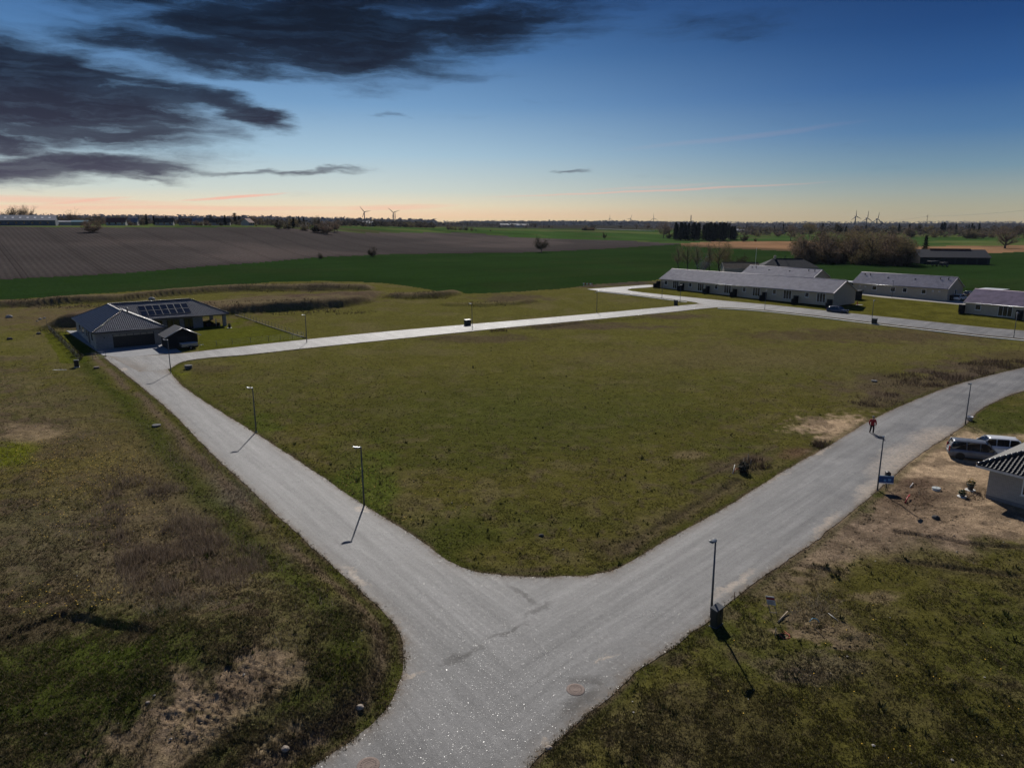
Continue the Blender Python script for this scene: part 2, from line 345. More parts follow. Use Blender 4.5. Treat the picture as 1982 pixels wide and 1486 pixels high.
def field_mat(name, row_dir, pitch, amp, bump, var=.25, speck=1.2, tramline=.6):
    """a crop or ploughed field: colour attribute with drill rows along row_dir (degrees) and patchy tone"""
    m = bpy.data.materials.new(name); m.use_nodes = True; N = NT(m.node_tree)
    o = N.n('ShaderNodeOutputMaterial'); b = N.n('ShaderNodeBsdfPrincipled'); N.l(b.outputs[0], o.inputs[0])
    pos = N.n('ShaderNodeNewGeometry').outputs['Position']
    c = N.n('ShaderNodeAttribute', attribute_name='Col').outputs['Color']
    a = rad(row_dir); nx, ny = -math.sin(a), math.cos(a)
    s = N.math('ADD', N.vmath('DOT_PRODUCT', pos, (nx, ny, 0)), N.math('MULTIPLY', N.noise(pos, .004, 1), 7))
    wv = N.math('SINE', N.math('MULTIPLY', s, 6.2832 / pitch))
    tr = N.math('ABSOLUTE', N.math('SUBTRACT', N.math('FRACT', N.math('DIVIDE', s, 24)), .5))
    tl = N.math('ABSOLUTE', N.math('SUBTRACT', tr, .037))
    tram = N.rng(tl, .006, .014, tramline, 1)
    f = N.noise(pos, .02, 5, .6); g = N.noise(pos, speck, 4, .7)
    k = N.math('MULTIPLY', N.rng(f, .25, .75, 1 - var, 1 + var), N.rng(g, .25, .75, .72, 1.28))
    k = N.math('MULTIPLY', k, N.math('ADD', 1.0, N.math('MULTIPLY', wv, amp))); k = N.math('MULTIPLY', k, tram)
    kc = N.n('ShaderNodeCombineXYZ')
    for i in range(3): N.l(k, kc.inputs[i])
    N.l(N.mix(1, c, kc.outputs[0], 'MULTIPLY'), b.inputs['Base Color']); b.inputs['Roughness'].default_value = 1; b.inputs['Specular IOR Level'].default_value = 0
    bp = N.n('ShaderNodeBump'); bp.inputs['Strength'].default_value = bump; bp.inputs['Distance'].default_value = .3
    N.l(N.math('ADD', g, N.math('MULTIPLY', wv, .2)), bp.inputs['Height']); N.l(bp.outputs[0], b.inputs['Normal'])
    return m
def asphalt_mat():
    m = bpy.data.materials.new('asphalt'); m.use_nodes = True; N = NT(m.node_tree)
    o = N.n('ShaderNodeOutputMaterial'); b = N.n('ShaderNodeBsdfPrincipled'); N.l(b.outputs[0], o.inputs[0])
    pos = N.n('ShaderNodeNewGeometry').outputs['Position']
    nz = N.n('ShaderNodeTexNoise'); N.l(pos, nz.inputs['Vector']); nz.inputs['Scale'].default_value = .7; nz.inputs['Detail'].default_value = 5; nz.inputs['Roughness'].default_value = .65
    wp = N.vmath('ADD', pos, N.vmath('MULTIPLY', N.vmath('SUBTRACT', nz.outputs['Color'], (.5, .5, .5)), (2.2, 2.2, 0)))
    def spot(px, py, rx, ry, ang):
        x, y = gplane(px, py); c, s = math.cos(rad(ang)), math.sin(rad(ang))
        p = N.vmath('SUBTRACT', wp, (x, y, 0)); u = N.vmath('DOT_PRODUCT', p, (c / rx, s / rx, 0)); v = N.vmath('DOT_PRODUCT', p, (-s / ry, c / ry, 0))
        return N.math('SUBTRACT', 1.0, N.math('ADD', N.math('MULTIPLY', u, u), N.math('MULTIPLY', v, v)), clamp=True)
    f1 = N.noise(pos, .35, 5, .65); f2 = N.noise(pos, 38, 2, .6); f3 = N.noise(pos, 4, 4, .7)
    # tyre-polished streaks along both roads
    sa = N.noise(N.vmath('MULTIPLY', pos, (1, 1, 1)), 1.1, 3, .6)
    base = N.ramp(f1, [(.3, (.085, .084, .085, 1)), (.5, (.118, .116, .114, 1)), (.72, (.158, .154, .149, 1))])
    k = N.math('MULTIPLY', N.rng(f2, .2, .8, .6, 1.4), N.rng(f3, .25, .75, .86, 1.14))
    def streaks(dx, dy, sc, lo, hi):
        u = N.vmath('DOT_PRODUCT', pos, (dx, dy, 0)); v = N.vmath('DOT_PRODUCT', pos, (-dy, dx, 0)); c_ = N.n('ShaderNodeCombineXYZ'); N.l(N.math('MULTIPLY', u, .05), c_.inputs[0]); N.l(v, c_.inputs[1]); return N.rng(N.noise(c_.outputs[0], sc, 4, .62), .3, .7, lo, hi)
    sx_ = N.n('ShaderNodeSeparateXYZ'); N.l(wp, sx_.inputs[0]); wgt = N.rng(sx_.outputs[0], -2, 3, 0, 1, True)
    sa_ = N.math('MULTIPLY', streaks(-.61, .79, 1.1, .78, 1.22), streaks(-.61, .79, 4, .9, 1.1)); sb_ = N.math('MULTIPLY', streaks(.71, .70, 1.1, .78, 1.22), streaks(.71, .70, 4, .9, 1.1))
    k = N.math('MULTIPLY', k, N.math('ADD', N.math('MULTIPLY', sa_, N.math('SUBTRACT', 1.0, wgt)), N.math('MULTIPLY', sb_, wgt)))
    kc = N.n('ShaderNodeCombineXYZ')
    for i in range(3): N.l(k, kc.inputs[i])
    base = N.mix(1, base, kc.outputs[0], 'MULTIPLY')
    dark = None
    for s_ in [(895, 1268, 1.7, .35, 38), (985, 1222, 1.8, .28, 36), (1045, 1180, 1.6, .25, 40), (1130, 1360, 2.0, .7, 38), (1010, 1150, .25, 2.2, 40), (1250, 1290, 2.5, .5, 38), (1130, 1316, 1.0, .5, 20)]:
        q = spot(*s_); dark = q if dark is None else N.math('MAXIMUM', dark, q)
    base = N.mix(N.math('MULTIPLY', dark, .62), base, (.055, .05, .046, 1))
    sand = None
    for s_ in [(1750, 890, 8.5, 2.6, 48), (1690, 950, 4.2, 1.3, 48), (1810, 848, 6, 2.4, 40), (1600, 1015, 3.5, .5, 48), (1420, 1130, 3.0, .4, 45), (690, 1115, 2.2, .35, -50), (760, 1220, 1.4, .5, -70), (1590, 872, 3.0, .4, 45), (1500, 925, 2.4, .3, 45), (800, 1310, .6, .2, 30), (1170, 1275, 1.0, .2, 30), (705, 985, 1.0, .8, 0), (1062, 1440, .35, .35, 0), (240, 715, 1.5, .5, -50), (640, 1095, 2.5, .25, 128), (560, 1025, 2.5, .2, 128)]:
        q = spot(*s_); sand = q if sand is None else N.math('MAXIMUM', sand, q)
    base = N.mix(N.math('MULTIPLY', sand, N.rng(f3, .3, .6, .15, .95)), base, (.38, .30, .22, 1))
    en = N.math('MULTIPLY', N.n('ShaderNodeAttribute', attribute_name='edge').outputs['Fac'], N.rng(N.noise(pos, 1.3, 5, .7), .3, .6, .15, 1.25), clamp=True)
    base = N.mix(N.math('MULTIPLY', en, .9, clamp=True), base, N.mix(f3, (.10, .078, .055, 1), (.24, .19, .14, 1)))
    N.l(base, b.inputs['Base Color'])
    # glinting stones in the surface: small flat facets with their own tilt
    vo = N.n('ShaderNodeTexVoronoi', feature='F1'); N.l(pos, vo.inputs['Vector']); vo.inputs['Scale'].default_value = 22
    sep = N.n('ShaderNodeSeparateColor'); N.l(vo.outputs['Color'], sep.inputs[0])
    fac = N.math('MULTIPLY', N.math('GREATER_THAN', sep.outputs[2], .94), N.math('LESS_THAN', vo.outputs['Distance'], .42))
    tilt = N.vmath('MULTIPLY', N.vmath('SUBTRACT', vo.outputs['Color'], (.5, .5, .5)), (.75, .75, 0))
    geo = N.n('ShaderNodeNewGeometry')
    bp = N.n('ShaderNodeBump'); bp.inputs['Strength'].default_value = .55; bp.inputs['Distance'].default_value = .02
    N.l(N.math('ADD', f2, N.noise(pos, 90, 2, .5)), bp.inputs['Height'])
    nrm = N.vmath('NORMALIZE', N.vmath('ADD', bp.outputs[0], N.vmath('MULTIPLY', tilt, N.vmath('SCALE', (1, 1, 1)) if False else (1, 1, 1))))
    mixn = N.n('ShaderNodeMix', data_type='VECTOR'); N.l(fac, mixn.inputs[0]); N.l(bp.outputs[0], mixn.inputs[4]); N.l(nrm, mixn.inputs[5])
    N.l(mixn.outputs[1], b.inputs['Normal'])
    N.l(N.math('SUBTRACT', N.rng(f1, .3, .7, .56, .70), N.math('MULTIPLY', fac, .40)), b.inputs['Roughness'])
    sp = N.math('MULTIPLY', N.rng(k, .55, 1.5, .34, 1.0), N.math('SUBTRACT', 1.0, N.math('MULTIPLY', N.math('MAXIMUM', N.math('MULTIPLY', dark, .6), en), .85))); sp = N.math('MULTIPLY', sp, N.rng(f1, .3, .7, .75, 1.15)); N.l(N.math('MAXIMUM', sp, N.math('MULTIPLY', fac, .8)), b.inputs['Specular IOR Level'])
    return m
def brick_mat(name, c1, c2, mortar, bw=.24, bh=.075):
    m = bpy.data.materials.new(name); m.use_nodes = True; N = NT(m.node_tree)
    o = N.n('ShaderNodeOutputMaterial'); b = N.n('ShaderNodeBsdfPrincipled'); N.l(b.outputs[0], o.inputs[0])
    uv = N.n('ShaderNodeUVMap', uv_map='UVMap').outputs[0]
    br = N.n('ShaderNodeTexBrick'); N.l(uv, br.inputs['Vector']); br.inputs['Color1'].default_value = (*c1, 1); br.inputs['Color2'].default_value = (*c2, 1); br.inputs['Mortar'].default_value = (*mortar, 1)
    br.inputs['Scale'].default_value = 1; br.inputs['Brick Width'].default_value = bw; br.inputs['Row Height'].default_value = bh; br.inputs['Mortar Size'].default_value = .012; br.inputs['Mortar Smooth'].default_value = .2
    pos = N.n('ShaderNodeNewGeometry').outputs['Position']; f = N.noise(pos, .9, 4, .6)
    N.l(N.mix(N.rng(f, .3, .7, 0, .3), br.outputs[0], N.mix(1, br.outputs[0], (.7, .7, .72, 1), 'MULTIPLY')), b.inputs['Base Color']); b.inputs['Roughness'].default_value = .85
    bp = N.n('ShaderNodeBump', invert=True); bp.inputs['Strength'].default_value = .6; bp.inputs['Distance'].default_value = .012; N.l(br.outputs['Fac'], bp.inputs['Height']); N.l(bp.outputs[0], b.inputs['Normal'])
    MATS[name] = m; return m
def tile_mat(name, col, rough, pw=.30, ph=.36, depth=.035, spec=.5, var=.25):
    """pantiles: waves across the slope and a step at every course, in the roof's own UV metres"""
    m = bpy.data.materials.new(name); m.use_nodes = True; N = NT(m.node_tree)
    o = N.n('ShaderNodeOutputMaterial'); b = N.n('ShaderNodeBsdfPrincipled'); N.l(b.outputs[0], o.inputs[0])
    uv = N.n('ShaderNodeUVMap', uv_map='UVMap').outputs[0]; s = N.n('ShaderNodeSeparateXYZ'); N.l(uv, s.inputs[0])
    u = N.math('DIVIDE', s.outputs[0], pw); v = N.math('DIVIDE', s.outputs[1], ph)
    wv = N.math('SINE', N.math('MULTIPLY', u, 6.2832)); st = N.math('SUBTRACT', 1.0, N.math('FRACT', v))
    cell = N.n('ShaderNodeCombineXYZ'); N.l(N.math('FLOOR', u), cell.inputs[0]); N.l(N.math('FLOOR', v), cell.inputs[1])
    wn = N.n('ShaderNodeTexWhiteNoise', noise_dimensions='2D'); N.l(cell.outputs[0], wn.inputs[0])
    k = N.rng(wn.outputs[0], 0, 1, 1 - var, 1 + var); kc = N.n('ShaderNodeCombineXYZ')
    for i in range(3): N.l(k, kc.inputs[i])
    N.l(N.mix(1, (*col, 1), kc.outputs[0], 'MULTIPLY'), b.inputs['Base Color']); b.inputs['Roughness'].default_value = rough; b.inputs['Specular IOR Level'].default_value = spec
    bp = N.n('ShaderNodeBump'); bp.inputs['Strength'].default_value = 1; bp.inputs['Distance'].default_value = depth
    N.l(N.math('ADD', wv, N.math('MULTIPLY', st, .9)), bp.inputs['Height']); N.l(bp.outputs[0], b.inputs['Normal'])
    MATS[name] = m; return m

# ------------------------------------------------------------------ object helpers
def tag(o, label=None, cat=None, group=None, kind=None):
    if label: o['label'] = label
    if cat: o['category'] = cat
    if group: o['group'] = group
    if kind: o['kind'] = kind
    return o
def empty(name, loc=(0, 0, 0), rz=0., label=None, cat=None, group=None):
    o = bpy.data.objects.new(name, None); COL.objects.link(o); o.location = loc; o.rotation_euler = (0, 0, rz); o.empty_display_size = .2
    return tag(o, label, cat, group)
def np_mesh(name, V, Fc, mat, parent=None, cols=None, smooth=False, loop_n=None):
    """fast mesh from arrays: V (n,3), Fc (m,k) indices"""
    V = np.asarray(V, np.float32); Fc = np.asarray(Fc, np.int32); me = bpy.data.meshes.new(name)
    k = Fc.shape[1]; me.vertices.add(len(V)); me.vertices.foreach_set('co', V.ravel())
    me.loops.add(Fc.size); me.loops.foreach_set('vertex_index', Fc.ravel())
    me.polygons.add(len(Fc)); me.polygons.foreach_set('loop_start', np.arange(0, Fc.size, k, dtype=np.int32)); me.polygons.foreach_set('loop_total', np.full(len(Fc), k, np.int32))
    if smooth: me.polygons.foreach_set('use_smooth', np.ones(len(Fc), bool))
    me.update(calc_edges=True)
    if cols is not None:
        a = me.color_attributes.new('Col', 'FLOAT_COLOR', 'POINT'); c4 = np.ones((len(V), 4), np.float32); c4[:, :3] = cols; a.data.foreach_set('color', c4.ravel())
    if mat: me.materials.append(mat)
    o = bpy.data.objects.new(name, me); COL.objects.link(o); o.parent = parent
    return o
class MB:
    def __init__(s): s.v = []; s.f = []; s.sm = []
    def add(s, vs, fs, smooth=False):
        b = len(s.v); s.v += [tuple(v) for v in vs]; s.f += [tuple(b + i for i in f) for f in fs]; s.sm += [smooth] * len(fs); return s
    def box(s, x0, x1, y0, y1, z0, z1):
        return s.add([(x0, y0, z0), (x1, y0, z0), (x1, y1, z0), (x0, y1, z0), (x0, y0, z1), (x1, y0, z1), (x1, y1, z1), (x0, y1, z1)],
                     [(0, 3, 2, 1), (4, 5, 6, 7), (0, 1, 5, 4), (1, 2, 6, 5), (2, 3, 7, 6), (3, 0, 4, 7)])
    def bbox(s, x0, x1, y0, y1, z0, z1, b=.02):
        """box with chamfered vertical edges and top"""
        P = [(x0 + b, y0), (x1 - b, y0), (x1, y0 + b), (x1, y1 - b), (x1 - b, y1), (x0 + b, y1), (x0, y1 - b), (x0, y0 + b)]
        cx, cy = (x0 + x1) / 2, (y0 + y1) / 2; kx = 1 - 2 * b / max(x1 - x0, 1e-6); ky = 1 - 2 * b / max(y1 - y0, 1e-6)
        T = [(cx + (x - cx) * kx, cy + (y - cy) * ky) for x, y in P]
        return s.rings([[(x, y, z0) for x, y in P], [(x, y, z1 - b) for x, y in P], [(x, y, z1) for x, y in T]])
    def rings(s, R, cap=True, smooth=False):
        n = len(R[0]); b = len(s.v)
        for r in R: s.v += [tuple(p) for p in r]
        for i in range(len(R) - 1):
            for j in range(n):
                k = (j + 1) % n; s.f.append((b + i * n + j, b + i * n + k, b + (i + 1) * n + k, b + (i + 1) * n + j)); s.sm.append(smooth)
        if cap:
            s.f.append(tuple(b + j for j in reversed(range(n)))); s.sm.append(False); s.f.append(tuple(b + (len(R) - 1) * n + j for j in range(n))); s.sm.append(False)
        return s
    def tube(s, pts, rs, n=6, cap=True, smooth=True):
        pts = [Vector(p) for p in pts]
        if not isinstance(rs, (list, tuple)): rs = [rs] * len(pts)
        R = []; up = Vector((0, 0, 1))
        for i, p in enumerate(pts):
            d = (pts[min(i + 1, len(pts) - 1)] - pts[max(i - 1, 0)]).normalized()
            a = d.cross(up if abs(d.z) < .95 else Vector((1, 0, 0))).normalized(); b = d.cross(a).normalized()
            R.append([p + (a * math.cos(2 * math.pi * j / n) + b * math.sin(2 * math.pi * j / n)) * rs[i] for j in range(n)])
        # keep outward winding
        return s.rings([list(reversed(r)) for r in R], cap, smooth)
    def lathe(s, prof, n=14, cx=0, cy=0, smooth=True):
        return s.rings([[(cx + r * math.cos(2 * math.pi * j / n), cy + r * math.sin(2 * math.pi * j / n), z) for j in range(n)] for r, z in prof], True, smooth)
    def prism(s, P, z0, z1):
        n = len(P); return s.rings([[(x, y, z0) for x, y in P], [(x, y, z1) for x, y in P]])
    def poly(s, P): return s.add(P, [tuple(range(len(P)))])
    def slab(s, P, t):
        """planar polygon P (counter-clockwise from its front) given thickness t behind it"""
        P = [Vector(p) for p in P]; n = Vector((0, 0, 0))
        for i in range(len(P)): n += P[i].cross(P[(i + 1) % len(P)])
        n.normalize(); return s.rings([[p - n * t for p in P], P])
    def mesh(s, name, mat):
        me = bpy.data.meshes.new(name); me.from_pydata([tuple(v) for v in s.v], [], s.f); me.materials.append(mat) if mat else None
        if any(s.sm): me.polygons.foreach_set('use_smooth', s.sm)
        uv = me.uv_layers.new(name='UVMap').data; Z = Vector((0, 0, 1))
        for p in me.polygons:
            n = p.normal
            if abs(n.z) > .97: t, b = Vector((1, 0, 0)), Vector((0, 1, 0))
            else: t = Z.cross(n).normalized(); b = n.cross(t)
            for li in p.loop_indices:
                q = me.vertices[me.loops[li].vertex_index].co; uv[li].uv = (q.dot(t), q.dot(b))
        return me
    def build(s, name, mat, parent=None, loc=None, rz=0.):
        o = bpy.data.objects.new(name, s.mesh(name, mat)); COL.objects.link(o); o.parent = parent
        if loc is not None: o.location = loc
        if rz: o.rotation_euler = (0, 0, rz)
        return o
def inst(name, me, parent=None, loc=(0, 0, 0), rz=0., sc=1.):
    o = bpy.data.objects.new(name, me); COL.objects.link(o); o.parent = parent; o.location = loc; o.rotation_euler = (0, 0, rz)
    o.scale = (sc, sc, sc) if not isinstance(sc, (tuple, list)) else sc
    return o
def copy_tree(o, parent=None):
    c = o.copy(); COL.objects.link(c); c.parent = parent
    for ch in list(o.children): copy_tree(ch, c)
    return c

# ------------------------------------------------------------------ ground colours (albedo) laid out from the photograph
C_LOT = np.array([.094, .085, .022]); C_GREEN = np.array([.064, .071, .017]); C_STRAW = np.array([.150, .118, .062]); C_SOIL = np.array([.085, .062, .042])
C_SAND = np.array([.40, .29, .185]); C_LAWN = np.array([.085, .090, .014]); C_DARK = np.array([.035, .03, .02]); C_LUSH = np.array([.062, .078, .014]); C_MOSS = np.array([.11, .12, .012])
GL_FRONT = np.array([(-300, 592), (0, 580), (110, 575), (200, 567), (300, 561), (440, 552), (520, 546), (620, 544), (700, 546), (760, 550), (860, 565), (900, 569), (1000, 565), (1100, 557), (1145, 551), (1262, 543), (1300, 536), (1420, 533), (1560, 538), (1640, 543), (1700, 549), (1900, 572), (2150, 596)], float)
PL_FRONT = np.array([(-300, 558), (0, 541), (120, 535), (240, 529), (390, 516), (500, 508), (620, 497.5), (760, 492), (1000, 489), (1060, 487), (1200, 480), (1318, 472.5)], float)
PL_BACK = np.array([(-300, 437), (0, 438), (160, 440.5), (400, 440), (520, 440), (640, 447), (690, 451), (880, 450.5), (920, 451.5), (1000, 459.5), (1170, 464), (1318, 472)], float)
def ell(px, py, cx, cy, rx, ry, nz, soft=.45):
    d = np.sqrt(((px - cx) / rx) ** 2 + ((py - cy) / ry) ** 2) + (nz - .5) * 1.7
    return 1 - sst(1 - soft, 1 + soft, d)
def lerp(c, k, t): return c + (k - c) * t[..., None]
def ground_color(x, y, px, py, sd):
    n1 = fbm(x, y, 7, 4, 61); n2 = fbm(x, y, 2.2, 4, 62); n3 = fbm(x, y, .6, 3, 63); n4 = fbm(x, y, 18, 3, 64)
    c = np.tile(C_LOT, (len(x), 1)); c = lerp(c, C_GREEN, sst(.38, .72, n1) * .6); c = lerp(c, C_STRAW, sst(.5, .75, n2) * .4); c = lerp(c, C_SOIL, sst(.55, .8, n3) * .5)
    far = sst(70, 125, y); c = lerp(c, np.array([.112, .104, .028]), far * .75); c = lerp(c, C_STRAW, far * sst(.5, .7, n1) * .35)
    def E(cx, cy, rx, ry, col, amt=1., nz=n2, soft=.5):
        nonlocal c; c = lerp(c, np.asarray(col), ell(px, py, cx, cy, rx, ry, nz, soft) * amt)
    left = sst(420, 120, px - np.interp(py, [690, 800, 900, 1000, 1100, 1200, 1300, 1486], [-220, -100, 10, 120, 230, 330, 340, 150]) - 420 + 420) * (px < 800) * (y < 110)
    c = lerp(c, C_STRAW * .92, left * sst(.30, .55, n1) * .85); c = lerp(c, C_SOIL * 1.05, left * sst(.4, .65, n2) * .75); c = lerp(c, C_GREEN * .9, left * sst(.5, .62, n3) * .5)
    E(330, 1050, 130, 150, (.125, .092, .062), .6); E(330, 960, 90, 80, C_STRAW * .9, .5); E(460, 960, 50, 40, (.14, .12, .10), .5); E(150, 900, 170, 70, (.13, .10, .04), .55); E(20, 880, 60, 22, C_MOSS, .9); E(70, 1060, 110, 80, (.12, .10, .06), .5)
    E(60, 835, 70, 18, C_SAND * .6, .6); E(190, 1150, 120, 40, C_STRAW, .4); E(30, 1300, 260, 110, C_LUSH * .75, .7); E(150, 1400, 280, 110, C_LUSH * .75, .75); E(130, 1265, 90, 30, C_LUSH * 1.1, .7); E(300, 1310, 60, 30, C_LUSH * 1.1, .7)
    E(60, 1225, 90, 30, C_SOIL * .8, .8); E(450, 1425, 150, 75, C_SAND * .62, .9, n3); E(520, 1350, 90, 36, C_SAND * .62, .8, n3); E(330, 1480, 140, 50, C_SAND * .5, .7, n3); E(690, 1230, 60, 40, C_SOIL * 1.2, .7); E(620, 1400, 60, 30, C_LUSH, .5)
    # the big plot
    E(1000, 800, 300, 60, C_GREEN * 1.1, .5, n1); E(720, 950, 60, 60, C_LUSH * 1.3, .8); E(690, 900, 60, 40, C_LUSH, .4); E(505, 830, 35, 25, C_LUSH * 1.1, .7); E(345, 715, 22, 12, C_MOSS, .8); E(850, 1040, 90, 30, C_LUSH * .8, .5)
    E(1620, 825, 75, 18, C_SAND, .95, n3); E(1640, 845, 50, 14, C_SAND * .9, .8, n3); E(1560, 880, 60, 12, (.13, .08, .05), .8); E(1590, 865, 22, 12, C_DARK, .6); E(1420, 905, 60, 14, C_SOIL, .7); E(1340, 882, 25, 8, C_SAND * .5, .5); E(1460, 888, 40, 10, (.10, .065, .05), .7)
    E(1780, 745, 170, 22, (.095, .068, .05), .7); E(1900, 718, 120, 18, (.09, .066, .05), .8); E(1700, 775, 60, 15, (.09, .066, .05), .6); E(1200, 1060, 60, 20, C_SOIL * .9, .5); E(1450, 690, 300, 22, (.12, .095, .045), .5); E(1700, 650, 280, 12, (.085, .06, .038), .7); E(1950, 690, 90, 16, (.085, .06, .038), .6)
    E(930, 655, 90, 7, C_SOIL, .7); E(1130, 632, 160, 6, (.09, .065, .045), .8); E(1300, 612, 60, 4, (.09, .065, .045), .8); E(400, 712, 60, 8, C_SOIL, .5)
    # right-hand building plot: bare sand and soil
    E(1815, 905, 175, 75, C_SAND, 1, n2, .35); E(1760, 900, 90, 50, C_SAND * 1.05, .9, n3); E(1850, 960, 190, 60, C_SAND * .85, .9); E(1800, 1000, 250, 45, (.24, .17, .115), .85); E(1700, 1040, 210, 40, (.22, .16, .11), .7); E(1600, 1075, 70, 25, (.24, .18, .12), .6); E(1840, 840, 60, 25, C_SAND * 1.05, .95, n3)
    E(1830, 975, 85, 30, (.10, .07, .048), .9); E(1760, 960, 60, 26, (.13, .088, .06), .8); E(1800, 930, 40, 10, (.12, .08, .055), .7); E(1720, 985, 50, 20, (.14, .10, .066), .6); E(1880, 990, 100, 30, C_SAND * .8, .7); E(1960, 1000, 90, 40, C_SAND * .8, .8)
    E(1950, 815, 90, 30, C_GREEN, .9); E(1668, 985, 22, 20, C_LUSH, .9); E(1700, 955, 14, 8, C_LUSH, .8); E(1935, 850, 60, 8, C_SAND, .9)
    E(1640, 1010, 60, 40, (.26, .19, .13), .8, n3); E(1560, 1075, 70, 40, (.24, .175, .12), .75, n3); E(1480, 1130, 50, 30, (.17, .125, .085), .6, n3); E(1395, 1190, 30, 16, (.18, .13, .09), .6, n3); E(1290, 1275, 40, 14, C_SOIL * 1.4, .7, n3)
    E(1570, 1190, 62, 30, (.20, .145, .10), .8, n3); E(1600, 1225, 65, 16, C_SAND * .7, .85, n3); E(1660, 1245, 40, 16, (.22, .16, .11), .8, n3); E(1545, 1170, 30, 8, C_STRAW * 1.4, .7, n3); E(1600, 1290, 110, 25, (.16, .12, .085), .55, n3); E(1560, 1310, 60, 14, (.17, .13, .09), .6, n3); E(1400, 1225, 40, 25, C_LUSH * .8, .5)
    E(1350, 1420, 190, 70, C_SOIL * 1.05, .5); E(1700, 1400, 320, 110, C_LOT * .68, .5, n1); E(1750, 1200, 250, 70, C_LOT * .75, .45, n1); E(1560, 1130, 60, 20, C_SAND * .5, .4); E(1690, 1155, 50, 10, C_SAND * .6, .5, n3)
    # gardens
    lawn = ((px > 385) & (px < 592) & (py > np.interp(px, [385, 450, 480, 520, 560, 592], [612, 609, 617, 632, 645, 656])) & (py < np.interp(px, [360, 430, 590], [683, 675, 657.5]))) | inside(np.array([(80, 638), (150, 638), (212, 690), (158, 703), (118, 703)], float), px + (n2 - .5) * 14, py + (n1 - .5) * 3)
    c = np.where((lawn & (sd > .3))[:, None], C_LAWN * (1 + .5 * (n3 - .5))[:, None], c)
    lawn2 = (py > 556) & (px > 1220) & (sd > .2) & (py < np.interp(px, [1220, 1400, 1690, 1982], [575, 584, 613, 642])) & (y < 200)
    c = np.where(lawn2[:, None], np.array([.094, .088, .018]) * (1 + .7 * (n2 - .5))[:, None], c)
    E(1500, 577, 180, 4, (.10, .085, .03), .6)
    # dug earth behind the left house, soil strip by the road end
    bk = bank_h(x, y); t = sst(.2, 1.0, bk); c = lerp(c, np.array([.140, .108, .066]), t * .85); c = lerp(c, C_STRAW * .95, t * sst(.5, .7, n2) * .7)
    E(200, 615, 260, 22, (.12, .085, .055), .7); E(600, 580, 120, 12, (.10, .07, .05), .8); E(990, 578, 60, 8, (.09, .066, .045), .8); E(1200, 548, 80, 4, (.07, .055, .045), .95); E(1150, 553, 40, 3, (.07, .055, .045), .9)
    for P, wd in TRW: c = lerp(c, C_SOIL * 1.1, np.exp(-(segdist(P, x, y, False) / (wd * 2.2)) ** 2) * .6)
    # verge of the roads: bare strip, then a lusher one
    v = (sd > 0) & (sd < 12) & (y < 112); vs = np.where(v, sd, 99)
    side = (px < np.interp(py, [690, 800, 900, 1000, 1100, 1200, 1300, 1486], [260, 400, 500, 600, 700, 790, 800, 700]))
    c = lerp(c, C_LUSH * .75, np.exp(-((vs - 3.4 + (n1 - .5) * 2) / 1.1) ** 2) * .75 * side); c = lerp(c, C_SOIL * 1.55, np.exp(-((vs - 1.35 + (n1 - .5) * 1.2) / .55) ** 2) * .85 * side * sst(.2, .5, n2)); c = lerp(c, C_LUSH * .6, np.exp(-((vs - .35) / .35) ** 2) * .5)
    c = lerp(c, C_SOIL * 1.2, np.exp(-(vs / .25) ** 2) * sst(.45, .6, n2) * .8)
    sandy = sst(.13, .22, c[:, 0]); c = c * (1 + sandy * (-.42 + .95 * fbm(x, y * 1.5, .45, 4, 66)))[:, None]; c = lerp(c, C_SOIL * 1.3, sandy * sst(.54, .7, fbm(x + 40, y * 1.3, 1.6, 4, 67)) * .6)
    return np.clip(c, .004, .9)

